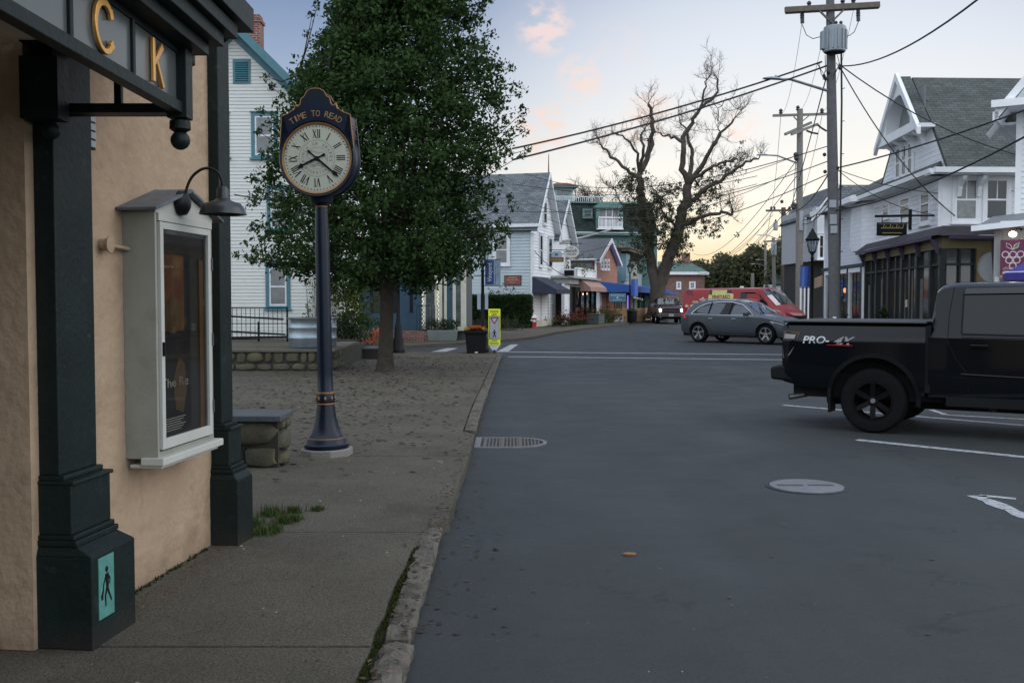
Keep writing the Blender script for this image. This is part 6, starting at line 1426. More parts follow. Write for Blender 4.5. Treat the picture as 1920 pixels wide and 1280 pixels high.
q.box(-3.6, -3.46, .0, .018, 1.5, 1.72, 0, PR_)
q.build('window_display', [M('goods_white', (.55, .55, .5)), M('goods_tan', (.35, .22, .10)), M('goods_dark', (.06, .05, .04)), M('goods_blue', (.05, .12, .25)), M('dim_curtain', (.11, .115, .105), .7, var=.4, vs=6)], o8)
q = MB(); q.box(2.2, 9, .0, .3, .1, 3.4, 0, FST); clap(q, FST, [(2.2, .2), (9, .2), (9, 3.3), (2.2, 3.3)], .16, 0, .014); q.build('side_ground_wall', wshingle, o8)
# ground floor of the far wing: white framed shop windows
Fw = FR; q = MB()
q.box(-15.2, -8.6, .3, 2.2, .1, 3.2, 0, FRT); q.build('far_wing_shop_back', shopdark, o8)
shopfront(o8, onl(FR, CP), -14.9, -8.7, .35, 3.0, 3, white, 12, depth=.29)
q = MB(); q.box(-15.3, -8.5, -.12, .1, 3.02, 3.14, 0, FRT)
for a in (-15.0, -12.9, -10.8, -8.75): q.box(a-.08, a+.08, -.11, .05, .12, 3.02, 0, FRT)
q.build('green_shop_posts', M('dark_teal_post', (.02, .045, .055), .6), o8)
q = MB()
for a in np.linspace(-14.9, -8.7, 13): q.box(a-.02, a+.02, -.02, .0, .6, 2.8, 0, FRT)
q.build('glazing_bars', darkgreen, o8)
q = MB()
for (a, z) in ((-12.2, 2.12), (-11.2, 2.15)): q.ball(FRT((a, .16, z)), .07, 8, sc=(1, 1, 1.5))
q.build('paper_lantern', M('orange_lantern_glow', (1, .4, .1), .5, var=0, emit=(1, .25, .04), es=3.0), o8)
q = MB(); q.box(-14.6, -12.0, .1, .28, .70, .85, 0, FRT); q.build('red_display', M('red_display', (.35, .05, .04), .6), o8)
# hanging shop sign, black with gold lettering
a, z = FR.uv(1698, 428, -.8); t = thing('black_hanging_sign', 'black hanging shop sign with gold lettering on a black bracket', 'sign', (CP[0], CP[1], 0)); 
ps = at(1672, 430, 30.8)-Vector((CP[0], CP[1], 0)); Tp = lambda p: Vector((ps.x+p[0], ps.y+p[1], ps.z+p[2]))
q = MB(); q.box(-.46, .46, -.03, .03, -.20, .21, 0, Tp); q.build('board', black, t, bevel=.01); q = MB(); [q.bar(Tp((-.34+i*.066, -.034, .02)), Tp((-.31+i*.066, -.034, .06+.045*((i*5) % 3))), .018) for i in range(11)]; q.box(-.34, .33, -.036, -.031, .03, .05, 0, Tp); q.box(-.3, .3, -.034, -.031, -.12, -.10, 0, Tp); q.box(-.42, .42, -.034, -.031, .155, .165, 0, Tp); q.build('lettering', M('dull_gold', (.30, .24, .10), .5, .2, var=.1), t)
q = MB(); q.bar(Tp((-.52, 0, .40)), Tp((.62, 0, .42)), .07); q.bar(Tp((.56, 0, -.02)), Tp((.56, 0, .62)), .08); q.bar(Tp((-.3, 0, .2)), Tp((-.3, 0, .4)), .02); q.bar(Tp((.3, 0, .2)), Tp((.3, 0, .4)), .02); q.bar(Tp((.56, 0, .42)), Tp((1.3, 0, .42)), .05); q.build('bracket', blackm, t)
# potted evergreen shrubs outside
for i, (a, b, h, lb) in enumerate(((1655, 30.5, 1.15, 'cone-shaped dark evergreen by the ochre shop base'), (1580, 32.6, .95, 'dark evergreen bush at the foot of the nearest utility pole'))):
    p = at(a, 600, b); shrub('evergreen_shrub', lb, (p.x, p.y, .12), [(r.gauss(0, .26*(1-k/60)), r.gauss(0, .26*(1-k/60)), .15+h*k/50) for k in range(50)], [.16]*50, 26, .04, dk_leaf, 50+i, group='evergreen shrubs outside the shops')
# ---- near house at the right edge
NP = at(1909, 300, 23.0); NP = (NP.x, 23.0)
o9 = building('clapboard_shop', 'white clapboard shop building cut off by the right edge of the picture', NP, 'shop'); F9 = Fac(NP, NP, R(-32)); T9 = F9.T; F9s = Fac(NP, NP, R(-122)); 
ze9 = F9.uv(1911, 205)[1]
q = MB(); q.box(0, 8, 0, .25, 2.9, ze9, 0, T9); clap(q, T9, [(0, 2.9), (8, 2.9), (8, ze9), (0, ze9)], .125); q.box(-5, 0, 0, .25, 2.9, ze9, 0, F9s.T); clap(q, F9s.T, [(-5, 2.9), (0, 2.9), (0, ze9), (-5, ze9)], .125); q.prism([(0, ze9), (8, ze9), (8, ze9+4.6), (3.5, ze9+4.6)], .02, .25, 0, T9); q.build('wall', siding, o9)
q = MB(); q.box(-.05, .08, -.04, .05, 2.9, ze9, 0, T9); q.build('corner_board', white, o9)
q = MB(); sl9 = 1.25
roofslab(q, [T9((-.38, -.75, ze9-.15)), T9((-.38, 5.4, ze9-.15)), T9((4.2, 5.4, ze9-.45+4.82*sl9)), T9((4.2, -.75, ze9-.45+4.82*sl9))], .05); q.build('roof', shingle_g, o9)
q = MB(); q.add([T9(p) for p in ((-.42, -.80, ze9-.12), (4.2, -.80, ze9-.42+4.86*sl9), (4.2, -.80, ze9-.75+4.86*sl9), (-.42, -.80, ze9-.36), (-.42, -.72, ze9-.12), (4.2, -.72, ze9-.42+4.86*sl9), (4.2, -.72, ze9-.75+4.86*sl9), (-.42, -.72, ze9-.36))], [(0, 1, 2, 3), (4, 5, 6, 7), (0, 1, 5, 4), (3, 2, 6, 7), (0, 3, 7, 4)])
q.add([T9(p) for p in ((-.6, -.72, ze9-.62), (4.2, -.72, ze9-.62+4.82*sl9), (4.2, 0, ze9-.62+4.82*sl9), (-.6, 0, ze9-.62))], [(0, 1, 2, 3)])
q.box(-.46, -.34, -.8, 5.4, ze9-.36, ze9-.14, 0, T9); q.box(-.42, .9, -.80, -.0, ze9-.06, ze9+.02, 0, T9); q.box(-.48, .9, -.92, -.82, ze9-.06, ze9+.10, 0, T9); q.box(-.34, 0, 0, 5.4, ze9-.34, ze9-.28, 0, T9); q.build('eave_and_rake', white, o9)
# lean-to roof with white fascia, grey board wall, lamp, sign and umbrella
za = F9.uv(1830, 425, -1.0)[1]
q = MB(); a_, z_ = F9.uv(1826, 427, -1.6); roofslab(q, [T9((a_, -1.6, z_)), T9((6, -1.6, z_+.52)), T9((6, .0, z_+.95)), T9((a_+.2, 0, z_+.35))], .06); q.build('lean_to_roof', M('grey_membrane_roof', (.20, .21, .22), .7), o9)
q = MB(); q.add([T9(p) for p in ((a_-.05, -1.66, z_+.04), (6, -1.66, z_+.60), (6, -1.66, z_+.44), (a_-.05, -1.66, z_-.08), (a_-.05, -1.60, z_+.04), (6, -1.60, z_+.60), (6, -1.60, z_+.44), (a_-.05, -1.60, z_-.08))], [(0, 1, 2, 3), (4, 5, 6, 7), (0, 1, 5, 4), (3, 2, 6, 7), (0, 3, 7, 4)])
q.box(a_+.5, 6, -1.35, -1.2, z_-.02, z_+.14, 0, T9); q.build('white_fascia', white, o9)
gb_ = M('grey_board_wall', (.36, .38, .38), .7, var=.1); q = MB(); a2, _ = F9.uv(1863, 500, -1.2); r = random.Random(2)
for i in range(24): x = a2+i*.17; q.box(x, x+.165, -1.2, -1.16, 1.35 if i < 3 else .1, z_, 0, T9)
q.build('board_wall', gb_, o9)
q = MB(); ax, az = F9.uv(1869, 540, -1.3); q.bar(T9((ax, -1.3, .1)), T9((ax, -1.3, az+.25)), .07); q.build('post', white, o9)
q = MB(); a3, z3 = F9.uv(1870, 502, -.4); P = [(a3+.32*math.cos(t)-.02, -.9, z3+.34*math.sin(t)) for t in np.linspace(R(100), R(270), 14)]; q.tube([T9(p) for p in P], .014, 6); q.poly([T9(p) for p in P]); q.build('round_grey_disc', M('grey_disc', (.22, .23, .23), .7), o9)
t = thing('grape_sign', 'square purple sign with a white bunch of grapes below a lit lamp', 'sign', (NP[0], NP[1], 0)); ag, zg1 = F9.uv(1876, 450, -1.45); ag2, zg0 = F9.uv(1918, 518, -1.45); ag2 += .03; Cx = (ag+ag2)/2
MB().box(ag, ag2, -1.45, -1.41, zg0, zg1, 0, T9).build('board', M('plum_sign', (.13, .018, .07), .6, var=.1), t)
MB().box(ag, ag2, -1.452, -1.43, zg0-.015, zg0+.03, 0, T9).build('amber_edge', M('amber_edge', (.5, .25, .04), .6), t)
q = MB(); rg = .066; S_ = (zg1-zg0)
TG = lambda p: T9((p.x, -1.455-p.z, p.y))
for (i, j) in ((-1, 0), (0, 0), (1, 0), (-.5, 1), (.5, 1), (0, 2)):
    c_x = Cx+.01+i*.148; c_z = zg0+S_*.60-j*.125; stroke(q, [(c_x+rg*math.cos(k*PI/10), c_z+rg*math.sin(k*PI/10)) for k in range(21)], .020, TG, .004)
for s in (-1, 1): stroke(q, [(Cx+.0, zg0+S_*.73), (Cx+s*.04, zg0+S_*.86), (Cx+s*.13, zg0+S_*.92), (Cx+s*.11, zg0+S_*.80), (Cx, zg0+S_*.73)], .014, TG, .004)
text(q, 'offshore', .030, .2, lambda p: TG(Vector((Cx-.07+p.x, zg0+S_*.245+p.y, .002)))); q.box(Cx-.19, Cx+.19, -1.458, -1.452, zg0+S_*.195, zg0+S_*.205, 0, T9)
text(q, 'GRAPE', .075, .34, lambda p: TG(Vector((Cx-.02+p.x, zg0+S_*.11+p.y, .002))))
q.build('grape_drawing', M('sign_white_ink', (.62, .55, .52), .6, var=0), t)
q = MB(); q.add([TG(Vector((x, z, .002))) for x, z in ((Cx+.005, zg0+S_*.74), (Cx+.12, zg0+S_*.81), (Cx+.125, zg0+S_*.91), (Cx+.04, zg0+S_*.86))], [(0, 1, 2, 3)]); q.build('leaf_drawing', M('leaf_green_ink', (.08, .25, .06), .6, var=0), t)
t = thing('sign_lamp', 'small round lit lamp above the purple grape sign', 'lamp', (NP[0], NP[1], 0)); al, zl = F9.uv(1899, 439, -1.5)
MB().ball(T9((al, -1.5, zl)), .075, 14, sc=(1.1, 1, .9)).build('bulb', M('sign_lamp_glow', (1, .9, .8), .5, var=0, emit=(1, .78, .58), es=5), t); q = MB(); q.tube([T9((al+.05, -1.35, zl+.12)), T9((al+.1, -1.3, zl+.14)), T9((al+.15, -1.2, zl+.1))], .015, 6); q.lathe([(.05, 0), (.08, -.03)], T9((al, -1.45, zl+.08)), 12); q.build('holder', blackm, t)
t = thing('umbrella', 'blue purple patio umbrella partly behind the black pickup cab', 'umbrella', (NP[0], NP[1], 0)); au, zu = F9.uv(1900, 512, -2.6); q = MB(); ux = au+.75
q.lathe([(.02, zu+.40), (.55, zu+.24), (1.0, zu-.02), (1.0, zu-.16)], T9((ux, -2.6, 0)), 8, cap=False); q.build('canopy', M('purple_canvas', (.045, .035, .24), .7, var=.15), t); q = MB(); q.lathe([(1.005, zu+.0), (1.005, zu+.02)], T9((ux, -2.6, 0)), 8, cap=False); q.build('piping', white, t); q = MB(); q.tube([T9((ux, -2.6, .1)), T9((ux, -2.6, zu+.45))], .025, 8); q.build('pole', wood_g, t)
# ---- grey roofed building beyond the far wing, with a white bay over a dark shop
P10 = (15.1, 50.5); o10 = building('bay_window_shop', 'narrow white building with an upper bay window over a dark ground floor', P10, 'shop'); F = Fac(P10, P10, R(0)); T = F.T
a0 = F.uv(1526, 450)[0]; z1 = F.uv(1545, 398)[1]; z0 = F.uv(1545, 489)[1]; zr_ = F.uv(1550, 347)[1]
lg = M('light_grey_clapboard', (.36, .38, .40), .7, var=.08)
q = MB(); q.box(a0, a0+5, .0, 6, z0, z1+.3, 0, T); clap(q, T, [(a0, z0), (a0+5, z0), (a0+5, z1+.3), (a0, z1+.3)], .13); q.build('upper_wall', lg, o10)
q = MB(); q.box(a0+.15, a0+5, .6, 6, .1, z0, 0, T); q.build('lower_wall', M('dark_shop_wall', (.025, .024, .024), .8), o10)
q = MB(); roofslab(q, [T((a0-.15, -.3, z1-.2)), T((a0+1.1, -.3, zr_)), T((a0+1.1, 6, zr_)), T((a0-.15, 6, z1-.2))], .12); roofslab(q, [T((a0+1.1, -.1, zr_)), T((a0+5, -.1, zr_)), T((a0+5, -.6, z1+.4)), T((a0+.2, -.6, z1+.2))], .12); q.build('roof', shingle, o10)
q = MB(); b0, b1 = F.uv(1532, 450, -.4)[0], F.uv(1560, 450, -.4)[0]; q.box(b0, b1, -.4, .1, z0+.05, z1+.05, 0, T); q.box(b0-.1, b1+.1, -.5, .1, z1+.05, z1+.2, 0, T); q.build('bay', white_d, o10); Fb = shift(F, -.4)
a, zt_ = Fb.uv(1533, 438); b, zb_ = Fb.uv(1547, 486); window(o10, Fb, a, b, zb_, zt_, white, glass_d, fw=.10)
q = MB(); q.add([T(p) for p in ((a0-.25, -.35, z1-.25), (a0+1.1, -.35, zr_+.05), (a0+1.1, -.35, zr_-.2), (a0-.25, -.35, z1-.5))], [(0, 1, 2, 3)]); s = q.build('rake_board', white, o10); s.modifiers.new('thick', 'SOLIDIFY').thickness = .06
t = thing('menu_board', 'tan board with rows of dark text hung on the dark shop wall', 'sign', (P10[0], P10[1], 0)); a, zt_ = F.uv(1527.5, 516, -.2); b, zb_ = F.uv(1545, 541, -.2); Fm = F
q = MB(); q.add([T(p) for p in ((a, -.2, zb_), (b, -.9, zb_+.25), (b, -.9, zt_+.1), (a, -.2, zt_-.15), (a, -.15, zb_), (b, -.85, zb_+.25), (b, -.85, zt_+.1), (a, -.15, zt_-.15))], [(0, 1, 2, 3), (4, 5, 6, 7), (0, 1, 5, 4), (3, 2, 6, 7), (0, 3, 7, 4), (1, 2, 6, 5)]); q.build('board', M('tan_sign_board', (.34, .25, .18), .7), t)
q = MB()
for k in range(5): zz_0 = zb_+.1+k*.09; q.add([T(p) for p in ((a+.05, -.215-.0, zz_0), (b-.05, -.90, zz_0+.22), (b-.05, -.90, zz_0+.245), (a+.05, -.215, zz_0+.025))], [(0, 1, 2, 3)])
q.build('text_rows', M('brown_ink', (.10, .05, .04), .7), t)
t = thing('white_door_frame', 'narrow white door frame and posts between the blue banner and the lamp post', 'door', (at(1505, 500, 49).x, 49.2, .12)); q = MB()
for x in (-.05, .14, .33): q.box(x, x+.07, 0, .06, 0, 2.6)
q.box(-.05, .4, 0, .06, 2.5, 2.62); q.build('frame', white, t)
# slate-grey gable far behind the poles
P11 = (at(1488, 500, 105).x, 105.0); o11 = building('slate_gable_building', 'tall slate grey gabled building behind the second utility pole', P11); F = Fac(P11, P11, 0); T = F.T; b = F.uv(1523, 500)[0]; zt_ = F.uv(1500, 455)[1]
q = MB(); q.box(0, b, 0, 5, 0, zt_, 0, T); q.build('wall', M('slate_wall', (.085, .095, .10), .8, var=.15), o11); q = MB(); roofslab(q, [T((-.4, -.4, zt_-.3)), T((1.8, -.4, zt_+.5)), T((1.8, 5, zt_+.5)), T((-.4, 5, zt_-.3))], .12); roofslab(q, [T((1.8, -.4, zt_+.5)), T((b+.4, -.4, zt_-.1)), T((b+.4, 5, zt_-.1)), T((1.8, 5, zt_+.5))], .12); q.build('roof', shingle, o11)
a, z1 = F.uv(1506, 545); b2, z0 = F.uv(1513, 556); window(o11, F, a, b2, z0, z1, white, glass_d, fw=.12)
P12 = (at(1476, 500, 118).x, 118.0); o12 = building('white_cottage', 'small white cottage with dark roof behind the red van', P12, 'house'); F = Fac(P12, P12, 0); T = F.T; b = F.uv(1494, 560)[0]; zt_ = F.uv(1480, 533)[1]
q = MB(); q.box(-1.5, b, 0, 5, 0, zt_, 0, T); q.build('wall', white_d, o12); q = MB(); roofslab(q, [T((-1.8, -.4, zt_)), T((b+.3, -.4, zt_)), T((b, 2.5, zt_+1.2)), T((-1.5, 2.5, zt_+1.2))], .12); q.build('roof', shingle_d, o12); a, z1 = F.uv(1483, 541); b2, z0 = F.uv(1490, 553); window(o12, F, a, b2, z0, z1, white, glass_d, fw=.1)
# ------------------------------------------------------------------ vehicles
tyre_m = M('tyre_rubber', (.008, .008, .009), .85, var=.15, vs=8, spec=.1)
chrome = M('chrome', (.55, .57, .60), .14, 1.0, var=0)
alloy = M('alloy_rim', (.42, .43, .45), .28, .85, var=.05)
blk_rim = M('black_alloy', (.005, .005, .006), .4, .0, spec=.15, var=.1)
trimb = M('black_plastic', (.007, .007, .008), .55, spec=.18, var=.1)
carglass = M('car_glass', (.008, .010, .012), .05, spec=.32, var=0)
scr_glass = M('windscreen_glass', (.02, .024, .027), .03, spec=1.0, var=0, coat=1.0)
headl = M('headlamp_glass', (.35, .38, .40), .08, .3, spec=1, var=0)
redl = M('tail_lamp_red', (.25, .01, .01), .15, spec=1, var=0)
pv = lambda P, x: float(np.interp(x, [p[0] for p in P], [p[1] for p in P]))
class Car:
    def __init__(s, L, sill, belt, top, wb, wt, arches, crown=.04, tuck=.06, step=.05):
        s.L, s.sill, s.belt, s.top, s.wb, s.wt, s.ar, s.crown, s.tuck, s.step = L, sill, belt, top, wb, wt, arches, crown, tuck, step
    def low(s, x):
        z = pv(s.sill, x)
        for xc, zc, r in s.ar:
            if abs(x-xc) < r: z = max(z, zc+math.sqrt(r*r-(x-xc)**2))
        return z
    def yl(s, x, z):
        z0 = pv(s.sill, x); z1 = pv(s.belt, x); t = min(1, max(0, (z-z0)/(z1-z0))); w = pv(s.wb, x)
        return w*(1-s.tuck*(1-t)**3-.012*t**4+.006*math.sin(t*PI*2))
    def sy(s, x, z):
        zs = pv(s.belt, x)
        if z <= zs: return s.yl(x, z)
        zt = pv(s.top, x)-s.crown; t = min(1, (z-zs)/max(.02, zt-zs)); a = s.yl(x, zs)*.985; return a+(pv(s.wt, x)-a)*t
    def tz(s, x, y):
        w = pv(s.wt, x); return pv(s.top, x)-s.crown*min(1, (abs(y)/w))**2.2
    def ring(s, x):
        zl, zs, w = s.low(x), pv(s.belt, x), pv(s.wt, x); zt = pv(s.top, x)-s.crown; P = []
        for i in range(9): z = zl+(zs-zl)*i/8; P.append((x, -s.yl(x, z), z))
        P.append((x, -s.yl(x, zs)*.985, zs+.012))
        for i in range(1, 7): t = i/7; P.append((x, -s.sy(x, zs+(zt-zs)*t), zs+(zt-zs)*t))
        for i in range(9): y = -w+w*i/8; e = .03*max(0, (abs(y)/w-.85)/.15)**2; P.append((x, y, s.tz(x, y)-e))
        return P+[(a, -b, c) for a, b, c in P[:-1][::-1]]
    def skin(s, x0=0, x1=None, mb=None, caps=True):
        q = mb or MB(); x1 = x1 or s.L; n = int((x1-x0)/s.step); xs = set(x0+(x1-x0)*i/n for i in range(n+1))
        for xc, zc, r in s.ar:
            for d in (-r, r, -r*.98, r*.98, -r*.92, r*.92): xs.add(xc+d)
        xs = sorted(x for x in xs if x0 <= x <= x1); G = [s.ring(x) for x in xs]; q.grid(G)
        if caps: q.poly(G[0]); q.poly(G[-1])
        return q
    def panel(s, q, pts, off=.006, side=-1, th=.0, m=0):
        vs = [(x, side*(s.sy(x, z)+off), z) for x, z in pts]
        q.add(vs, [tuple(range(len(pts)))], m)
    def line(s, q, pts, r=.006, side=-1, off=.004, n=5, m=0): q.tube([(x, side*(s.sy(x, z)+off), z) for x, z in pts], r, n, m)
    def top_patch(s, q, x0, x1, k0, k1, off=.006, n=8, m=0):
        G = []
        for i in range(n+1):
            x = x0+(x1-x0)*i/n; w = pv(s.wt, x)*(k0+(k1-k0)*i/n); G.append([(x, y, s.tz(x, y)+off) for y in np.linspace(-w, w, 9)])
        q.grid(G, m)
def arc_pts(xc, zc, r, a0=0, a1=180, n=18): return [(xc+r*math.cos(R(a1+(a0-a1)*i/n)), zc+r*math.sin(R(a1+(a0-a1)*i/n))) for i in range(n+1)]
def wheel(parent, x, y, r, w, side, rim_mat, spokes=5, rr=.66, style='alloy', dish=.03):
    q = MB(); h = w/2
    q.lathe([(r*rr, -h*.7), (r*rr*1.02, -h*.92), (r*.80, -h*1.02), (r*.93, -h*.96), (r*.985, -h*.7), (r, -h*.4), (r, h*.4), (r*.985, h*.7), (r*.93, h*.96), (r*.8, h*1.02), (r*rr*1.02, h*.92), (r*rr, h*.7)], (x, y, r), 40, 'y', cap=False)
    wl_ = q.build('wheel', tyre_m, parent, smooth=35)
    q = MB(); o = side*h
    q.lathe([(r*rr*1.01, o*.98), (r*rr*.95, o*.99), (r*rr*.93, o*.75), (r*rr*.93, -o*.6)], (x, y, r), 40, 'y', cap=False)
    for i in range(spokes):
        a = 2*PI*i/spokes+PI/2; c, s_ = math.cos(a), math.sin(a); nx, nz = -s_, c
        for (r0, r1, w0, w1) in ((.10, rr*.94, .055, .10 if style == 'alloy' else .075),):
            P = []
            for rr_, ww, yy in ((r0*r, w0*r*1.3, o*.72), (r*.35, w0*r*1.4, o*.86), (r1*r, w1*r, o*.94)):
                P.append([(x+c*rr_+nx*k*ww, y+yy+(0 if abs(k) == 1 else 0), r+s_*rr_+nz*k*ww) for k in (-1, 1)])
            q.grid(P); q.grid([[ (a_[0], a_[1]-side*.03, a_[2]) for a_ in row] for row in P])
            for k in (0, 1): q.grid([[row[k] for row in P], [(row[k][0], row[k][1]-side*.03, row[k][2]) for row in P]])
    q.lathe([(r*.15, o*.70), (r*.14, o*.80), (r*.06, o*.84), (.001, o*.84)], (x, y, r), 20, 'y', cap=False)
    rm = q.build('rim', rim_mat, wl_, smooth=35)
    if style == 'black':
        MB().lathe([(r*.075, o*.845), (r*.07, o*.86), (.001, o*.86)], (x, y, r), 16, 'y', cap=False).build('hub_cap', M('hub_silver', (.30, .31, .32), .35, .7), wl_)
    else: MB().lathe([(r*rr*.62, o*.15), (r*.1, o*.15)], (x, y, r), 24, 'y', cap=False).build('brake_disc', M('brake_disc', (.09, .09, .09), .5, .6), wl_)
    return wl_
def arch_lip(c, q, xc, zc, r, w=.05, off=.012, side=-1):
    A = arc_pts(xc, zc, r-.005, -8, 188, 26); B = arc_pts(xc, zc, r+w, -8, 188, 26)
    g = lambda P, o: [(x, side*(c.sy(x, max(z, pv(c.sill, x)))+o), z) for x, z in P]
    q.grid([g(A, -.06), g(A, off), g(B, off), g(B, -.01)])

# ---- black crew cab pickup, crossing at the right
th = R(-32); s_, c_ = math.sin(th), math.cos(th)
rw = gr(1639, 810)        # contact of the near rear wheel
LX, LY = 1.18, -.84       # the same point in truck coordinates
ox_, oy_ = rw.x-(c_*LX-s_*LY), rw.y-(s_*LX+c_*LY)
pk = thing('pickup_truck', 'glossy black crew cab pickup truck with off-road lettering, cut off at the right edge', 'pickup truck', (ox_, oy_, 0), th)
bpaint = M('black_car_paint', (.004, .005, .0065), .09, spec=.26, var=0)
RW = .415; WB = 3.55; xr_, xf_ = 1.18, 1.18+WB
bed = Car(1.90, [(0, .62), (.3, .56), (1.9, .50)], [(0, 1.16), (1.9, 1.17)], [(0, 1.40), (.05, 1.415), (1.9, 1.415)], [(0, .94), (.06, .985), (.3, 1.0), (1.9, 1.0)], [(0, .90), (1.9, .93)], [(xr_, RW+.03, .53)], crown=.015, tuck=.05, step=.05)
def bedx(x): return x
q = bed.skin(.0, 1.80); q.build('bed', bpaint, pk, smooth=28)
cab = Car(5.75, [(1.8, .50), (4.3, .50), (5.3, .55), (5.75, .62)], [(1.8, 1.24), (4.2, 1.22), (5.4, 1.16), (5.75, .95)], [(1.84, 1.45), (1.86, 1.80), (1.93, 1.90), (2.1, 1.935), (3.6, 1.94), (3.85, 1.88), (4.45, 1.36), (5.3, 1.28), (5.6, 1.18), (5.75, 1.0)],
          [(1.84, .985), (2.1, 1.0), (5.2, 1.0), (5.6, .93), (5.75, .80)], [(1.84, .80), (2.0, .79), (3.7, .77), (4.45, .86), (5.6, .80), (5.75, .6)], [(xf_, RW+.03, .53)], crown=.04, tuck=.05, step=.06)
cab.skin(1.84, 5.75).build('cab', bpaint, pk, smooth=28)
q = MB(); q.box(.12, 5.5, -.80, .80, .42, .75); q.box(.1, 1.7, -.72, .72, .7, 1.3); q.box(2.0, 5.3, -.80, .80, .40, 1.0); q.box(.5, 5.4, -.45, .45, .30, .5); q.build('underbody', black, pk)
q = MB(); q.box(.0, 1.80, -.90, .90, 1.405, 1.435); q.build('tonneau_cover', M('vinyl_cover', (.022, .023, .025), .55, var=.25, vs=6), pk, bevel=.008)
q = MB(); q.box(.02, 1.80, -.94, -.905, 1.41, 1.43); q.box(.02, 1.80, .905, .94, 1.41, 1.43); q.build('bed_rail', M('bed_rail_cap', (.04, .045, .05), .3), pk, bevel=.006)
q = MB(); q.box(1.80, 1.86, -.965, .965, .55, 1.38); q.build('bed_gap', black, pk)
for side in (-1, 1):
    q = MB()
    bed.panel(q, [(.012, 1.30), (.25, 1.285), (.21, 1.17), (.12, .98), (.012, .93)], .010, side); tl = q.build('tail_lamp', M('smoked_tail_lamp', (.10, .07, .06), .12, spec=1, var=.2, vs=9), pk)
    q = MB(); bed.panel(q, [(.03, 1.255), (.19, 1.245), (.17, 1.19), (.03, 1.19)], .014, side); q.build('lens', M('smoked_lens', (.22, .20, .18), .15, var=.1), tl)
q = MB(); q.prism([(-.15, .64), (-.16, .80), (-.02, .835), (.20, .82), (.20, .62)], -.96, .96); q.build('rear_bumper', trimb, pk, bevel=.03)
q = MB(); q.box(.16, .60, -.90, -.86, .56, .66); q.build('bumper_bracket', trimb, pk)
for sd in (-1, 1): q = MB(); arch_lip(bed, q, xr_, RW+.03, .53, .05, .014, sd); q.build('rear_wheel_arch', M('satin_black_flare', (.005, .005, .006), .5, spec=.15, var=.1), pk, smooth=50)
for sd in (-1, 1): q = MB(); arch_lip(cab, q, xf_, RW+.03, .53, .05, .014, sd); q.build('front_wheel_arch', M('satin_black_flare', (0, 0, 0)), pk, smooth=50)
for y in (-.83, .83): MB().box(.62, .65, y-.14, y+.14, .24, .60).build('mud_flap', trimb, pk)
q = MB(); q.tube([(.75, -.55, .50), (.40, -.62, .47), (.17, -.84, .42), (.09, -.90, .405)], .038, 10); q.build('exhaust_pipe', M('exhaust_steel', (.10, .10, .10), .4, .7), pk, smooth=60)
for x in (xr_, xf_):
    for y, sd in ((-.84, -1), (.84, 1)): wheel(pk, x, y, RW, .27, sd, blk_rim, 6, .58, 'black')
for side in (-1, 1):
    q = MB(); cab.panel(q, [(2.22, 1.30), (2.22, 1.80), (2.27, 1.845), (3.02, 1.85), (3.02, 1.29)], .008, side); w_ = q.build('side_window', carglass, pk)
    q = MB(); cab.line(q, [(2.215, 1.30), (2.215, 1.80), (2.265, 1.85), (3.03, 1.86), (3.03, 1.28), (2.215, 1.29)], .012, side, .006); q.build('window_seal', trimb, w_)
    q = MB(); cab.panel(q, [(2.22, 1.78), (2.24, 1.85), (3.02, 1.865), (3.02, 1.79)], .03, side); cab.line(q, [(2.22, 1.78), (3.02, 1.79)], .006, side, .03); q.build('wind_deflector', M('smoked_deflector', (.008, .008, .009), .1), w_)
    q = MB(); cab.panel(q, [(3.14, 1.29), (3.14, 1.85), (3.70, 1.84), (4.12, 1.50), (4.15, 1.28)], .008, side); q.build('side_window', carglass, pk)
    q = MB(); cab.line(q, [(2.10, 1.86), (2.06, 1.5), (2.06, 1.2), (2.16, .98), (2.28, .82), (2.30, .58)], .004, side, .001); cab.line(q, [(3.08, 1.88), (3.08, .58)], .004, side, .001); cab.line(q, [(4.2, 1.25), (4.2, .6)], .004, side, .001); q.build('door_seam', black, pk)
    q = MB(); cab.line(q, [(2.22, .80), (3.0, .78)], .010, side, .01); cab.line(q, [(3.14, .78), (4.15, .77)], .010, side, .01); q.build('door_moulding', bpaint, pk)
    q = MB(); 
    for x in (2.32, 3.2): q.box(x, x+.20, side*(cab.sy(x, 1.15)+.01), side*(cab.sy(x, 1.15)+.045), 1.13, 1.165)
    q.build('door_handle', bpaint, pk, bevel=.008)
    q = MB(); q.box(4.0, 4.12, side*1.02, side*1.25, 1.25, 1.52); q.build('wing_mirror', bpaint, pk, bevel=.03)
q = MB(); q.box(2.05, 4.1, -.97, -.90, .40, .52); q.box(2.05, 4.1, .90, .97, .40, .52); q.prism([(2.5, .44), (2.62, .44), (2.6, .36), (2.55, .34)], -.92, -.86); q.build('side_step', trimb, pk)
q = MB(); cab.top_patch(q, 3.88, 4.42, .90, .88); q.build('windscreen', scr_glass, pk)
q = MB(); q.add([(1.848, -.62, 1.46), (1.848, .62, 1.46), (1.855, .60, 1.80), (1.855, -.60, 1.80)], [(0, 1, 2, 3)]); q.build('rear_window', carglass, pk)
q = MB(); Tq = lambda p: Vector((.46+p.x, -(bed.sy(.46+p.x, 1.185+p.y)+.007)-p.z, 1.185+p.y)); Tq2 = lambda p: Vector((.82+p.x+p.y*.25, -(bed.sy(.8, 1.18+p.y)+.007)-p.z, 1.18+p.y))
text(q, 'PRO-', .090, .34, Tq, offset=.02, shear=.12); dec = q.build('lettering', M('decal_silver', (.42, .44, .46), .35, .3, var=0), pk)
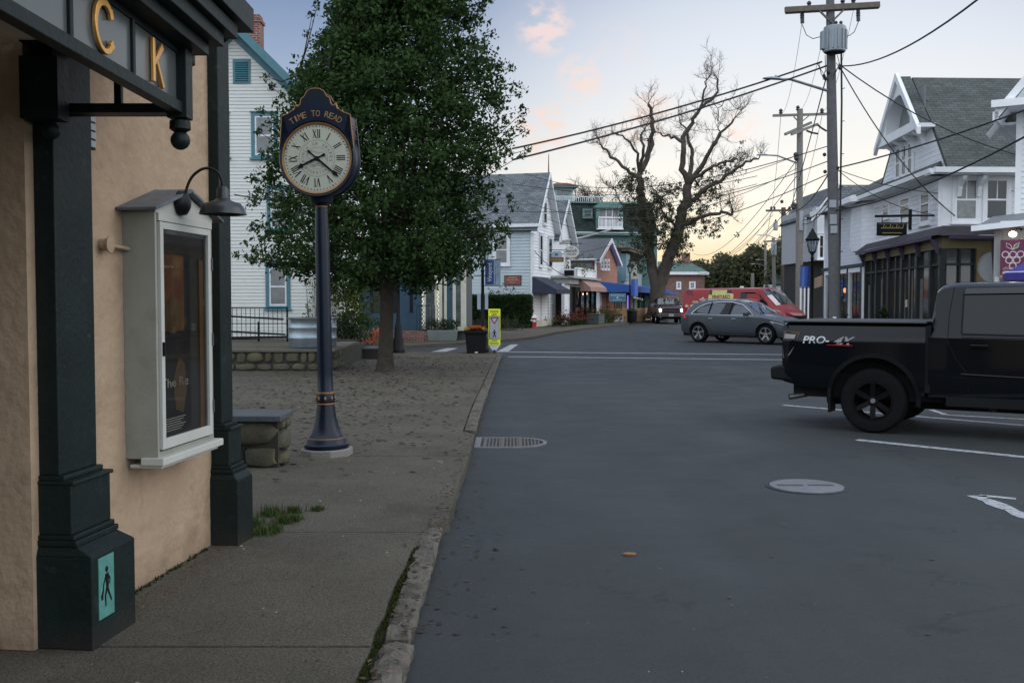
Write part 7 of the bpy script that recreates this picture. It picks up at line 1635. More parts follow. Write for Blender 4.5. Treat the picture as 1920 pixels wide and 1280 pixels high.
q = MB(); text(q, '4X', .095, .25, Tq2, offset=.03, shear=.35); q.build('lettering', M('decal_dark_silver', (.20, .20, .21), .35, .3, var=0), pk)
q = MB(); q.add([(.62, -(bed.sy(.6, 1.13)+.007), 1.126), (.94, -(bed.sy(.6, 1.13)+.007), 1.126), (.90, -(bed.sy(.6, 1.13)+.007), 1.112), (.59, -(bed.sy(.6, 1.13)+.007), 1.118)], [(0, 1, 2, 3)]); q.build('red_stripe', M('decal_red', (.35, .01, .01), .4, var=0), pk)
q = MB(); q.box(5.68, 5.80, -.9, .9, .55, .80); q.build('front_bumper', chrome, pk, bevel=.03)
q = MB(); q.box(5.70, 5.77, -.5, .5, .82, 1.12); q.build('grille', black, pk)

# ---- grey blue SUV in the middle of the junction
th = R(-44); s_, c_ = math.sin(th), math.cos(th); sc = 1.06
rw = gr(1312, 641.5); LX, LY = .95*sc, -.80*sc
sv = thing('suv', 'blue grey SUV with chrome window line turning across the junction', 'car', (rw.x-(c_*LX-s_*LY), rw.y-(s_*LX+c_*LY), 0), th, scale=sc)
gpaint = M('blue_grey_car_paint', (.072, .086, .10), .25, .25, spec=.5, var=0, coat=.3)
cr = Car(4.66, [(0, .45), (.25, .36), (.6, .31), (4.2, .29), (4.5, .26), (4.66, .34)], [(0, .93), (.35, 1.04), (1.2, 1.02), (3.2, .98), (3.7, .97), (4.3, .86), (4.66, .66)],
         [(0, 1.0), (.10, 1.10), (.30, 1.33), (.55, 1.52), (.95, 1.62), (1.6, 1.645), (2.4, 1.62), (2.8, 1.55), (3.5, 1.10), (4.1, 1.01), (4.45, .90), (4.6, .78), (4.66, .70)],
         [(0, .70), (.12, .84), (.5, .935), (2, .945), (3.6, .94), (4.15, .90), (4.45, .80), (4.66, .60)], [(0, .55), (.3, .60), (.95, .63), (2.4, .63), (2.8, .64), (3.5, .76), (4.2, .72), (4.66, .48)], [(.95, .37, .42), (3.82, .37, .42)], crown=.04, tuck=.09, step=.045)
cr.skin().build('body', gpaint, sv, smooth=30)
q = MB(); q.box(.15, 4.5, -.72, .72, .25, .6); q.box(.5, 4.2, -.70, .70, .3, .9); q.build('underbody', black, sv)
for x in (.95, 3.82):
    for y, sd in ((-.80, -1), (.80, 1)): wheel(sv, x, y, .365, .24, sd, alloy, 5, .68)
for side in (-1, 1):
    wo = [(.62, 1.085), (.72, 1.22), (.90, 1.36), (1.2, 1.48), (1.7, 1.545), (2.3, 1.535), (2.75, 1.44), (3.08, 1.22), (3.28, 1.04), (2.2, 1.05), (1.2, 1.07)]
    q = MB(); cr.panel(q, wo, .006, side); sw_ = q.build('side_window', carglass, sv)
    q = MB(); cr.line(q, wo+[wo[0]], .013, side, .006); q.build('chrome_strip', chrome, sw_)
    q = MB()
    for x in (1.42, 2.32): q.bar((x-.05, side*(cr.sy(x, 1.06)+.008), 1.05), (x, side*(cr.sy(x, 1.5)+.008), 1.52), .06, .012)
    q.build('pillar_trim', black, sw_)
    q = MB()
    for P in ([(1.28, 1.02), (1.30, .75), (1.42, .55), (1.45, .40)], [(2.30, 1.03), (2.34, .42)], [(3.22, 1.0), (3.30, .75), (3.28, .42)]): cr.line(q, P, .004, side, .001)
    q.build('door_seam', black, sv)
    q = MB()
    for x in (1.42, 2.42): q.box(x, x+.19, side*(cr.sy(x, .92)+.005), side*(cr.sy(x, .92)+.035), .905, .935)
    q.build('door_handle', chrome, sv, bevel=.006)
    q = MB(); q.box(3.02, 3.18, side*.97, side*1.16, 1.03, 1.16); q.build('wing_mirror', M('grey_mirror', (.05, .06, .07), .25, .3), sv, bevel=.03)
    q = MB(); arch_lip(cr, q, .95, .37, .42, .035, .010, side); arch_lip(cr, q, 3.82, .37, .42, .035, .010, side); cr.panel(q, [(1.42, .30), (1.42, .40), (3.35, .39), (3.35, .29)], .012, side); q.build('cladding', M('dark_grey_cladding', (.035, .038, .042), .5), sv)
    q = MB(); cr.panel(q, [(3.98, .83), (4.12, .855), (4.42, .80), (4.56, .66), (4.40, .66), (4.10, .74)], .008, side); hl = q.build('headlight', headl, sv)
    q = MB(); cr.line(q, [(4.0, .825), (4.2, .80), (4.42, .74), (4.52, .67)], .008, side, .012); q.build('lamp_strip', M('drl_white', (.7, .75, .8), .2, var=0), hl)
    q = MB(); cr.panel(q, [(.04, .93), (.05, 1.0), (.30, 1.01), (.42, .96), (.22, .90)], .008, side); q.build('tail_lamp', M('lit_tail_lamp', (.5, .02, .015), .2, var=0, emit=(1, .03, .02), es=.35), sv)
    q = MB(); cr.panel(q, [(4.34, .33), (4.40, .44), (4.62, .46), (4.62, .34)], .008, side); q.build('bumper_vent', black, sv)
q = MB(); cr.top_patch(q, 2.84, 3.46, .93, .86); q.build('windscreen', scr_glass, sv)
q = MB(); cr.top_patch(q, .12, .50, .88, .86, .008); q.build('rear_window', carglass, sv)
q = MB(); q.box(4.64, 4.70, -.42, .42, .44, .70); q.build('grille', black, sv, bevel=.02); q = MB(); q.box(4.69, 4.71, -.40, .40, .56, .60); q.box(4.60, 4.68, -.75, .75, .27, .31); q.build('grille_bar', chrome, sv)
q = MB()
for y in (-.58, .58): q.tube([(.8, y, 1.60), (1.0, y, 1.655), (2.3, y, 1.65), (2.6, y, 1.60)], .014, 6)
q.build('roof_rail', M('roof_rail', (.25, .26, .27), .3, .8), sv)

# ---- red delivery van behind the SUV
th = R(-46); sc = 1.03
nose = Vector((12.85, 44.6, 0))
vn = thing('delivery_van', 'red grocery delivery van with yellow sign panel behind the grey SUV', 'van', (nose.x-5.5*sc*math.cos(th), nose.y-5.5*sc*math.sin(th), 0), th, scale=sc)
vn.scale = (sc, sc, 1.09)
rpaint = M('red_van_paint', (.30, .014, .018), .28, spec=.4, var=0, coat=.1)
cv = Car(5.5, [(0, .45), (.3, .38), (5.2, .35), (5.5, .45)], [(0, 1.25), (3.4, 1.25), (4.6, 1.15), (5.2, .98), (5.5, .80)], [(0, 2.02), (.10, 2.08), (3.95, 2.10), (4.15, 2.02), (4.40, 1.80), (4.85, 1.38), (5.2, 1.20), (5.42, 1.04), (5.5, .92)],
         [(0, .96), (.1, .99), (4.4, 1.0), (5.0, .95), (5.35, .85), (5.5, .70)], [(0, .84), (3.9, .86), (4.4, .84), (4.85, .82), (5.3, .72), (5.5, .58)], [(.95, .35, .42), (4.45, .35, .42)], crown=.05, tuck=.04, step=.06)
cv.skin().build('body', rpaint, vn, smooth=30)
q = MB(); q.box(.2, 5.3, -.8, .8, .3, .8); q.build('underbody', black, vn)
for x in (.95, 4.45):
    for y, sd in ((-.86, -1), (.86, 1)): wheel(vn, x, y, .345, .22, sd, alloy, 5, .62)
for side in (-1, 1):
    q = MB(); cv.panel(q, [(3.12, 1.30), (3.12, 1.90), (3.82, 1.90), (4.20, 1.72), (4.52, 1.36), (4.50, 1.24)], .008, side); q.build('side_window', carglass, vn)
    q = MB(); cv.line(q, [(3.0, 1.98), (3.0, .5)], .006, side, .002); cv.line(q, [(4.3, 1.2), (4.25, .5)], .006, side, .002); cv.line(q, [(1.7, 2.0), (1.7, .5)], .006, side, .002); q.build('door_seam', M('dark_red_seam', (.06, .005, .005), .6), vn)
    q = MB(); cv.panel(q, [(4.72, 1.0), (4.80, 1.17), (5.02, 1.14), (5.30, .96), (5.34, .84), (5.02, .88)], .008, side); q.build('headlight', headl, vn)
    q = MB(); q.box(4.30, 4.42, side*1.03, side*1.25, 1.25, 1.60); q.build('wing_mirror', black, vn, bevel=.03)
    q = MB(); q.box(.00, .05, side*.86, side*.95, .9, 1.35); q.build('tail_lamp', redl, vn)
q = MB(); cv.top_patch(q, 4.14, 4.84, .96, .94); ws_ = q.build('windscreen', scr_glass, vn)
q = MB(); q.tube([(4.80, -.5, 1.47), (4.60, .0, 1.70)], .008, 5); q.tube([(4.80, .2, 1.47), (4.60, .6, 1.66)], .008, 5); q.tube([(4.95, -.1, 1.36), (4.95, -.1, 2.05)], .006, 4); q.build('wiper', black, ws_)
q = MB(); q.prism([(5.44, .55), (5.56, .55), (5.54, .92), (5.40, .96)], -.6, .6); q.build('grille', black, vn, bevel=.02); q = MB(); q.box(5.55, 5.57, -.2, .2, .72, .78); q.build('badge_bar', chrome, vn); q = MB(); q.box(5.30, 5.56, -.85, .85, .38, .56); q.build('front_bumper', trimb, vn, bevel=.04)
cream_y = M('van_sign_yellow', (.62, .55, .20), .5, var=.08, vs=3)
def sp_(q, pts, off, m=0): q.add([(x, -(cv.sy(x, z)+off), z) for x, z in pts], [tuple(range(len(pts)))], m)
q = MB(); 
def band(q, x0, x1, z0, z1, off, m=0):
    G = [[(x, -(cv.sy(x, z)+off), z) for x in np.linspace(x0, x1, 9)] for z in np.linspace(z0, z1, 6)]; q.grid(G, m)
band(q, 1.50, 2.40, 1.0, 2.00, .006)
band(q, 1.42, 2.76, .95, 1.78, .012)
G = [[(x, -(cv.sy(x, 1.78+t*(.10+.10*math.cos((x-2.09)/.67*1.4)))+.012), 1.78+t*(.02+.12*math.cos((x-2.09)/.67*1.4))) for x in np.linspace(1.44, 2.74, 15)] for t in (0, 1)]; q.grid(G)
sgn = q.build('sign_panel', cream_y, vn)
q = MB()
for s_t, h, w, z in (('VINEYARD', .16, .98, 1.71), ('GROCER', .23, 1.16, 1.45)):
    text(q, s_t, h, w, lambda p, z=z: Vector((2.09+p.x, -(cv.sy(2.0, z+p.y)+.017), z+p.y)), offset=.03)
q.build('lettering', M('van_brown_ink', (.11, .035, .03), .5, var=0), sgn)
q = MB(); band(q, 2.40, 2.62, 1.86, 2.0, .009); band(q, 1.46, 1.60, 1.80, 2.0, .014); q.build('dark_patch', M('van_dark_print', (.05, .03, .04), .5, var=.4), sgn)
q = MB(); r = random.Random(15)
for i in range(26):
    cx_, cz_ = r.uniform(.15, 1.2), 0; cz_ = 1.15+.33*cx_+r.uniform(-.18, .12); rx, rz = r.uniform(.05, .14), r.uniform(.03, .07); k = r.randrange(3)
    sp_(q, [(cx_+rx*math.cos(2*PI*j/9)*r.uniform(.8, 1.1), cz_+rz*math.sin(2*PI*j/9)) for j in range(9)], .008+i*.0004, k)
for i in range(12):
    cx_, cz_ = r.uniform(.15, .55), r.uniform(1.78, 2.0); sp_(q, [(cx_+.05*math.cos(2*PI*j/7), cz_+.035*math.sin(2*PI*j/7)) for j in range(7)], .008+i*.0004, 3)
q.build('food_print', [M('print_cream', (.55, .48, .36), .5), M('print_beige', (.40, .28, .16), .5), M('print_white', (.55, .55, .52), .5), M('print_plum', (.06, .02, .03), .5)], vn)
MB().lathe([(.001, 2.17), (.07, 2.17), (.10, 2.10)], (2.6, 0, 0), 14, cap=False).build('roof_vent', white_d, vn)

# ---- oncoming pickup with lit headlights far ahead
c = gr(1258, 607.5); view = math.atan2(c.x, c.y)
th = R(-90)-view*.35; sc = 1.03
fp = thing('oncoming_pickup', 'dark pickup truck with lit headlights driving toward the camera in front of the old tree', 'pickup truck', (c.x-5.6*sc*math.cos(th), c.y-5.6*sc*math.sin(th), 0), th, scale=sc)
dpaint = M('dark_maroon_paint', (.030, .018, .020), .22, spec=.5, var=0, coat=.2)
cf = Car(5.6, [(0, .60), (1, .5), (5.2, .5), (5.6, .52)], [(0, 1.15), (5.0, 1.14), (5.6, 1.05)], [(0, 1.35), (2.0, 1.36), (2.05, 1.75), (2.2, 1.86), (3.5, 1.88), (3.7, 1.82), (4.25, 1.36), (5.2, 1.28), (5.5, 1.22), (5.6, 1.08)],
         [(0, .95), (.3, 1.0), (5.2, 1.0), (5.5, .97), (5.6, .92)], [(0, .92), (2, .92), (2.2, .74), (3.6, .76), (4.25, .86), (5.5, .86), (5.6, .80)], [(1.2, .40, .48), (4.65, .40, .48)], crown=.04, tuck=.05, step=.08)
cf.skin().build('body', dpaint, fp, smooth=30)
q = MB(); q.box(.2, 5.3, -.8, .8, .35, .8); q.build('underbody', black, fp)
for x in (1.2, 4.65):
    for y, sd in ((-.84, -1), (.84, 1)): wheel(fp, x, y, .40, .27, sd, alloy, 5, .6)
q = MB(); cf.top_patch(q, 3.70, 4.22, .94, .92); q.build('windscreen', scr_glass, fp)
for side in (-1, 1):
    q = MB(); cf.panel(q, [(2.25, 1.22), (2.3, 1.76), (3.5, 1.78), (4.05, 1.30), (4.0, 1.22)], .008, side); q.build('side_window', carglass, fp)
    q = MB(); q.box(3.85, 3.95, side*1.02, side*1.28, 1.15, 1.40); q.build('wing_mirror', M('mirror_back', (.10, .10, .11), .3), fp, bevel=.03)
    y0, y1 = sorted((side*.60, side*.90)); q = MB(); q.box(5.56, 5.63, y0, y1, .84, 1.08); h_ = q.build('headlight', headl, fp, bevel=.01)
    q = MB(); q.ball((5.62, side*.74, 1.00), .075, 12); q.ball((5.63, side*.74, .89), .05, 10); q.build('lit_bulb', M('headlight_glow', (1, .9, .75), .4, var=0, emit=(1, .82, .62), es=14), h_)
    q = MB(); q.lathe([(.001, 5.69), (.06, 5.69)], (0, side*.72, .48), 12, 'x'); q.build('fog_lamp', headl, fp)
q = MB(); q.box(5.58, 5.62, -.58, .58, .80, 1.08); q.build('grille', black, fp); q = MB(); q.box(5.60, 5.66, -.60, .60, .92, .965); q.box(5.60, 5.65, -.90, .90, 1.075, 1.11); q.box(5.60, 5.64, -.6, .6, .79, .82); q.prism([(-.10, .93), (-.10, .96), (-.04, .96), (-.04, .985), (.04, .985), (.04, .96), (.10, .96), (.10, .93), (.04, .93), (.04, .905), (-.04, .905), (-.04, .93)], 5.66, 5.67, 0, None, 'yz'); q.build('grille_bar', chrome, fp)
q = MB(); q.box(5.55, 5.75, -.95, .95, .50, .74); q.build('front_bumper', M('grey_bumper', (.05, .05, .055), .4), fp, bevel=.03); q = MB(); q.box(5.75, 5.76, -.15, .15, .54, .70); pl_ = q.build('number_plate', M('plate_white', (.5, .5, .5), .5), fp)
q = MB()
for i in range(5): q.box(5.76, 5.765, -.12+i*.05, -.12+i*.05+.03, .58, .65)
q.build('plate_figures', black, pl_)
# ------------------------------------------------------------------ utility poles
def insul(q, c, s=1): q.lathe([(.03*s, 0), (.06*s, .03*s), (.035*s, .06*s), (.06*s, .09*s), (.03*s, .14*s)], c, 8)
def arm(q, p, q_, w=.11, h=.13): q.bar(p, q_, w, h)
def street_light(parent, p0, p1, mid, head_dir, nm='lamp_arm'):
    q = MB(); q.tube([p0, mid, p1], [.045, .04, .035], 8); a = q.build(nm, M('grey_lamp_arm', (.22, .24, .26), .4, .6), parent, smooth=60)
    d = Vector(head_dir).normalized(); n = Vector((-d.y, d.x, 0)); p1 = Vector(p1)
    q = MB(); prof = [(0, .05, .03), (.12, .10, .05), (.38, .13, .055), (.60, .07, .02)]
    G = []
    for t, w, h in prof:
        c = p1+d*t; G.append([c+n*w, c+n*w*.6+Vector((0, 0, h)), c-n*w*.6+Vector((0, 0, h)), c-n*w, c+Vector((0, 0, -.035))])
    q.grid(G, closed=True); q.poly(G[0]); q.poly(G[-1]); q.tube([p1+d*.2+Vector((0, 0, .05)), p1+d*.2+Vector((0, 0, .11))], .035, 8)
    q.build('lamp_head', M('grey_lamp_head', (.30, .34, .38), .5, .3), a, smooth=40)
# nearest pole
Y1 = 31.0; k1 = Y1/FOC; X1 = at(1563, 560, Y1).x
def P1(u, v, dy=0.0): w = at(u, v, Y1+dy); return Vector((w.x-X1, dy, w.z))
p1 = thing('utility_pole', 'nearest tall wooden utility pole with crossarm, transformer and street light', 'utility pole', (X1, Y1, 0), group='utility poles along the street')
q = MB(); q.tube([P1(1566, 640), P1(1564, 500), P1(1561, 300), P1(1558, 100), P1(1556, -40)], [.19, .175, .16, .135, .12], 14); q.build('pole', M('grey_brown_pole', (.115, .115, .12), .9, var=.25, vs=6, bump=.4, bs=30), p1, smooth=70)
q = MB(); arm(q, P1(1472, 19, -.2), P1(1649, 9, -.12), .12, .16); arm(q, P1(1473, 22, .2), P1(1648, 12, .14), .12, .14)
for a, b in (((1536, 20), (1554, 38)), ((1582, 19), (1563, 38))): q.bar(P1(*a, -.2), P1(*b, -.13), .05)
q.build('crossarm', wood, p1)
q = MB()
for u, v in ((1517, 14), (1580, 10), (1600, 9)): insul(q, P1(u, v), 1.3)
for u, v in ((1504, 24), (1609, 20)): q.tube([P1(u, v), P1(u+.5, v+20)], .06, 8); insul(q, P1(u, v+12), 1.2)
q.build('insulator', M('dark_insulator', (.03, .03, .035), .4), p1)
tc_ = P1(1565, 80, -.34); q = MB(); h0, h1 = P1(1565, 104).z, P1(1565, 56).z
pr = [(.30, h0), (.33, h0+.03), (.33, h1-.03), (.30, h1), (.001, h1+.04)]; q.lathe(pr, (tc_.x, tc_.y, 0), 24, cap=False)
for i in range(14): a = 2*PI*i/14; q.box(-.02, .02, .32, .37, h0+.08, h1-.12, 0, lambda p, a=a: Vector((tc_.x+p.x*math.cos(a)-p.y*math.sin(a), tc_.y+p.x*math.sin(a)+p.y*math.cos(a), p.z)))
q.box(tc_.x-.42, tc_.x-.28, tc_.y-.1, tc_.y+.1, h0+.1, h1-.15); t_ = q.build('transformer', M('transformer_grey', (.25, .29, .32), .5, .2, var=.1), p1, smooth=40)
q = MB(); 
for dx in (-.15, 0, .15): insul(q, (tc_.x+dx, tc_.y-.1, h1), 1.0)
q.lathe([(.05, 0), (.05, .02)], (tc_.x, tc_.y, h1), 8); q.build('bushing', M('dark_insulator', (0, 0, 0)), t_)
street_light(p1, P1(1557, 172), P1(1466, 149, -.2), P1(1482, 149, -.15), (-1, -.15, .02))
q = MB()
for (u, v0, v1) in ((1562, 375, 389), (1563, 402, 420), (1564, 423, 437)): a, b = P1(u-6, v0, -.2), P1(u+6, v1, -.2); q.box(a.x, b.x, -.20, -.15, b.z, a.z)
q.build('notice_plate', M('grey_plate', (.34, .37, .40), .5), p1)
q = MB()
for k in range(7): z = 2.2+k*1.0; q.tube([(.17, -.05, z), (.24, -.08, z+.02)], .012, 5)
q.tube([(.17, 0, .2), (.17, 0, 7.8), (.10, -.1, 9.5)], .03, 6)
for (u, v) in ((1548, 148), (1545, 143), (1553, 136), (1575, 128), (1547, 322), (1546, 290), (1570, 315)): q.ball(P1(u, v, -.1), .06, 6)
q.build('cable_fitting', cable, p1)
q = MB()
for pts in ([(1541, 117), (1533, 121), (1545, 140), (1552, 128)], [(1535, 118), (1540, 140), (1547, 145)], [(1568, 118), (1572, 125), (1563, 140)], [(1504, 46), (1512, 66), (1524, 73), (1543, 68)], [(1610, 40), (1602, 60), (1593, 67), (1586, 67)], [(1547, 104), (1548, 130), (1543, 150)], [(1570, 104), (1574, 120), (1561, 150)]): q.tube([P1(u, v, -.25) for u, v in pts], .012, 4)
q.build('jumper_wire', cable, p1)
# second pole
Y2 = 50.0; X2 = at(1498, 600, Y2).x
def mk(Yp, Xp):
    def f(u, v, dy=0.0): w = at(u, v, Yp+dy); return Vector((w.x-Xp, dy, w.z))
    return f
P2 = mk(Y2, X2)
p2 = thing('utility_pole', 'second pale grey utility pole with double crossarms and street light', 'utility pole', (X2, Y2, 0), group='utility poles along the street')
q = MB(); q.tube([P2(1498, 640), P2(1499, 400), P2(1500, 205)], [.20, .17, .15], 12); q.build('pole', wood_g, p2, smooth=70)
q = MB(); arm(q, P2(1449, 217), P2(1550, 214), .10, .12); arm(q, P2(1472, 252, -.9), P2(1521, 230, .9), .10, .12); arm(q, P2(1484, 252, -.8), P2(1533, 233, 1.0), .10, .12)
q.bar(P2(1488, 219), P2(1497, 228), .05); q.bar(P2(1516, 218), P2(1504, 228), .05); q.build('crossarm', wood_g, p2)
q = MB()
for u, v in ((1464, 214), (1496, 208), (1541, 213)): insul(q, P2(u, v), 1.8)
for P in ([(1533, 234), (1540, 240), (1550, 246)], [(1512, 245), (1522, 249), (1534, 251)]): q.tube([P2(u, v, .8) for u, v in P], .05, 6)
for (u, v) in ((1492, 290), (1493, 297), (1489, 384), (1488, 389)): q.ball(P2(u, v, -.1), .12, 6)
q.build('insulator', M('dark_insulator', (0, 0, 0)), p2)
street_light(p2, P2(1497, 307), P2(1441, 291, -.2), P2(1458, 292, -.15), (-1, -.1, 0))
a, b = P2(1499, 396, -.2), P2(1507, 432, -.2); q = MB(); q.box(a.x, b.x-.05, -.25, -.15, b.z, a.z); q.box(.15, .30, -.1, .1, a.z-1.5, a.z-.3); q.build('riser_box', M('grey_plate', (0, 0, 0)), p2)
# third pole with two small transformers
Y3 = 82.0; X3 = at(1470, 600, Y3).x; P3 = mk(Y3, X3)
p3 = thing('utility_pole', 'third utility pole, brown, with a transformer on each side', 'utility pole', (X3, Y3, 0), group='utility poles along the street')
q = MB(); q.tube([P3(1473, 640), P3(1470, 500), P3(1469, 389)], [.28, .24, .18], 10); q.build('pole', M('brown_pole', (.09, .07, .05), .9, var=.2), p3, smooth=70)
q = MB(); arm(q, P3(1436, 395), P3(1495, 394), .14, .16); q.bar(P3(1460, 395), P3(1468, 404), .06); q.bar(P3(1480, 395), P3(1472, 404), .06); q.build('crossarm', wood, p3)
for u0, u1, v0, v1 in ((1450, 1458.5, 416, 432), (1481, 1489, 414, 428)):
    a, b = P3(u0, v1, -.2), P3(u1, v0, -.2); r_ = (b.x-a.x)/2; q = MB(); q.lathe([(r_*.9, a.z), (r_, a.z+.05), (r_, b.z-.05), (r_*.8, b.z)], (a.x+r_, -.2, 0), 14); q.box(a.x if a.x > 0 else b.x, 0 if a.x < 0 else a.x+r_, -.25, -.15, a.z+.2, a.z+.3) if False else None
    t_ = q.build('transformer', M('pale_transformer', (.34, .36, .35), .5), p3, smooth=40)
    q = MB(); q.bar((a.x+r_, -.1, (a.z+b.z)/2), (0, 0, (a.z+b.z)/2), .08); insul(q, (a.x+r_, -.2, b.z), 1.4); q.build('hanger', blackm, t_)
q = MB()
for u in (1446, 1452, 1480): insul(q, P3(u, 393), 1.8)
for u, v in ((1488, 383), (1466, 378)): q.ball(P3(u, v), .15, 6)
q.build('insulator', M('dark_insulator', (0, 0, 0)), p3)
# farther poles
Y4 = 112.0; X4 = at(1451, 600, Y4).x; P4 = mk(Y4, X4)
p4 = thing('utility_pole', 'fourth utility pole carrying a cluster of grey transformers and a street light', 'utility pole', (X4, Y4, 0), group='utility poles along the street')
q = MB(); q.tube([P4(1453, 620), P4(1450, 446)], [.24, .18], 8); q.build('pole', wood_g, p4); q = MB(); arm(q, P4(1432, 453), P4(1465, 451), .16, .18); q.build('crossarm', wood, p4)
for u0 in (1445.5, 1450.5): a, b = P4(u0, 478, -.3), P4(u0+5.5, 457, -.3); r_ = (b.x-a.x)/2; q = MB(); q.lathe([(r_, a.z), (r_, b.z), (r_*.6, b.z+.15)], (a.x+r_, -.3, 0), 12); q.build('transformer', M('transformer_grey', (0, 0, 0)), p4)
street_light(p4, P4(1466, 451), P4(1429, 441, -.3), P4(1440, 441, -.2), (-1, -.1, 0))
Y5 = 135.0; X5 = at(1435, 600, Y5).x; P5 = mk(Y5, X5)
p5 = thing('utility_pole', 'fifth slim grey utility pole with a low street light against the woods', 'utility pole', (X5, Y5, 0), group='utility poles along the street')
q = MB(); q.tube([P5(1436, 620), P5(1435, 455)], [.22, .16], 8); q.build('pole', wood_g, p5); street_light(p5, P5(1434, 500), P5(1416, 495, -.3), P5(1424, 495, -.2), (-1, -.1, 0)); street_light(p5, P5(1434, 489), P5(1424, 487, -.3), P5(1429, 487, -.2), (-1, -.1, 0))
Y6 = 140.0; X6 = at(1411, 600, Y6).x; P6 = mk(Y6, X6)
p6 = thing('utility_pole', 'short weathered post left of the fifth utility pole', 'utility pole', (X6, Y6, 0), group='utility poles along the street')
MB().tube([P6(1411, 620), P6(1411, 512)], [.28, .22], 8).build('pole', wood_g, p6)

# ------------------------------------------------------------------ wires
def wire(label, a, b, sag, r=.02, n=14, name='cable', m=None):
    a = Vector(a); b = Vector(b); P = [a.lerp(b, i/n)-Vector((0, 0, sag*4*(i/n)*(1-i/n))) for i in range(n+1)]
    q = MB(); q.tube([p-a for p in P], r, 5); o = q.build(name, m or cable, loc=a); tag(o, label, 'cable', group='overhead wires'); return o
W1 = lambda u, v, dy=0: Vector((X1, Y1, 0))+P1(u, v, dy)
W2 = lambda u, v, dy=0: Vector((X2, Y2, 0))+P2(u, v, dy)
W3 = lambda u, v, dy=0: Vector((X3, Y3, 0))+P3(u, v, dy)
W4 = lambda u, v, dy=0: Vector((X4, Y4, 0))+P4(u, v, dy)
W5 = lambda u, v, dy=0: Vector((X5, Y5, 0))+P5(u, v, dy)
wire('thick black cable from nearest pole toward the pear tree, upper of two', W1(1541, 116), at(960, 279, 30), .16, .028)
wire('thick black cable from nearest pole toward the pear tree, lower of two', W1(1552, 123), at(960, 300, 28), .14, .028)
wire('twisted cable rising from the nearest pole to the top right of the picture', W1(1580, 124), at(1880, -38, 16), .35, .02)
wire('service cable from the nearest pole to the arched gable roof', W1(1572, 120), Vector((CP[0], CP[1], 0))+FST((4.8, -.5, 5.6)), .75, .02)
wire('service cable dropping steeply from the nearest pole to the house corner', W1(1573, 122), Vector((CP[0], CP[1], 0))+FST((.2, -.3, 4.2)), .45, .018)
wire('thick cable from the nearest pole to the right edge, the upper of two', W1(1570, 315), at(2000, 178, 19), .10, .022)
wire('thick cable from the nearest pole to the right edge, the lower of two', W1(1565, 395), at(2000, 212, 18.5), .30, .022)
wire('slim cable from the nearest pole down to the storefront corner', W1(1572, 320), at(1750, 402, 29), .25, .012)
wire('slim cable from the pole to the upstairs windows of the white house', W1(1570, 318), at(1900, 358, 30), .35, .012)
wire('thin wire from the nearest pole to the second pole crossarm, leftmost', W1(1504, 40), W2(1464, 212), .8, .007)
wire('thin wire from the nearest pole to the second pole crossarm, middle', W1(1545, 60), W2(1496, 206), .7, .007)
wire('thin wire from the nearest pole to the second pole crossarm, rightmost', W1(1600, 20), W2(1541, 211), .7, .007)
wire('dark stranded cable from the nearest pole down past the second pole', W1(1548, 150), W3(1466, 440), .3, .02)
wire('cable between the nearest and second pole at the level of its street light', W1(1556, 322), W2(1492, 395), .25, .022)
wire('cable between the second pole and the bay window building', W2(1505, 412), at(1560, 362, 34), .3, .018)
wire('lower cable between the second pole and the bay window building', W2(1505, 420), at(1562, 372, 33), .25, .018)
wire('thin wire from the second to the third pole, left side', W2(1464, 218), W3(1446, 392), .8, .012)
wire('thin wire from the second to the third pole, right side', W2(1541, 218), W3(1492, 392), .8, .012)
for i, (va, vb, dy, lb) in enumerate(((268, 345, 0, 'first'), (292, 362, 2, 'second'), (296, 372, 4, 'third'), (316, 398, -2, 'fourth'), (320, 405, 6, 'fifth'))):
    wire('overhead wire fanning left from the second pole behind the old tree, %s from the top' % lb, W2(1494, va) if i % 2 else W1(1556, va+5), at(985, vb-20, 62+dy), 1.1+.2*i, .016)
for i, (va, ub, vb, lb) in enumerate(((395, 1340, 500, 'topmost'), (402, 1300, 515, 'second'), (420, 1290, 530, 'third'), (430, 1310, 545, 'lowest'))):
    wire('faint wire running left from the third pole toward the woods, %s' % lb, W3(1450, va), at(ub, vb-15, 120), 1.2, .02)
for i, (va, vb, lb) in enumerate(((300, 475, 'upper'), (330, 492, 'middle'), (372, 505, 'lower'))):
    wire('long wire sweeping from the second pole down left to the far brick house, %s' % lb, W2(1494, va), at(1300, vb, 128), 1.8, .02)
wire('wire between the third and fourth poles', W3(1446, 396), W4(1434, 452), .3, .02); wire('wire between the third and fifth poles', W3(1462, 440), W5(1434, 500), .3, .02)
wire('stranded service drop from the second pole to the third pole transformer', W2(1492, 300), W3(1485, 414), .2, .02)
wire('service drop rising from the corner shop wall toward the upper right', FA.T((-.05, -.15, F.uv(1000, 400)[1]*0+4.6)), FA.T((-4.6, -3.4, 2.9)), .25, .02)
q = MB(); a = at(1056, 452, 66); b = at(1148, 429, 90); wire('thick pale conduit cable slung between the shops and the mansard building', a, b, .08, .08, m=M('pale_cable', (.32, .33, .33), .6))
wire('thin wire from the mansard building over the shops, near the balcony', at(1212, 432, 92), at(1000, 478, 60), .6, .02)
wire('thin wire crossing in front of the corner shop roof, upper', at(960, 345, 50), at(1420, 330, 50), .6, .016)
wire('thin wire crossing in front of the corner shop roof, lower', at(960, 396, 52), at(1420, 345, 50), .5, .016)
wire('slim wire behind the gooseneck lamp to the teal trimmed house', at(440, 365, 15), at(560, 372, 26), .06, .010)

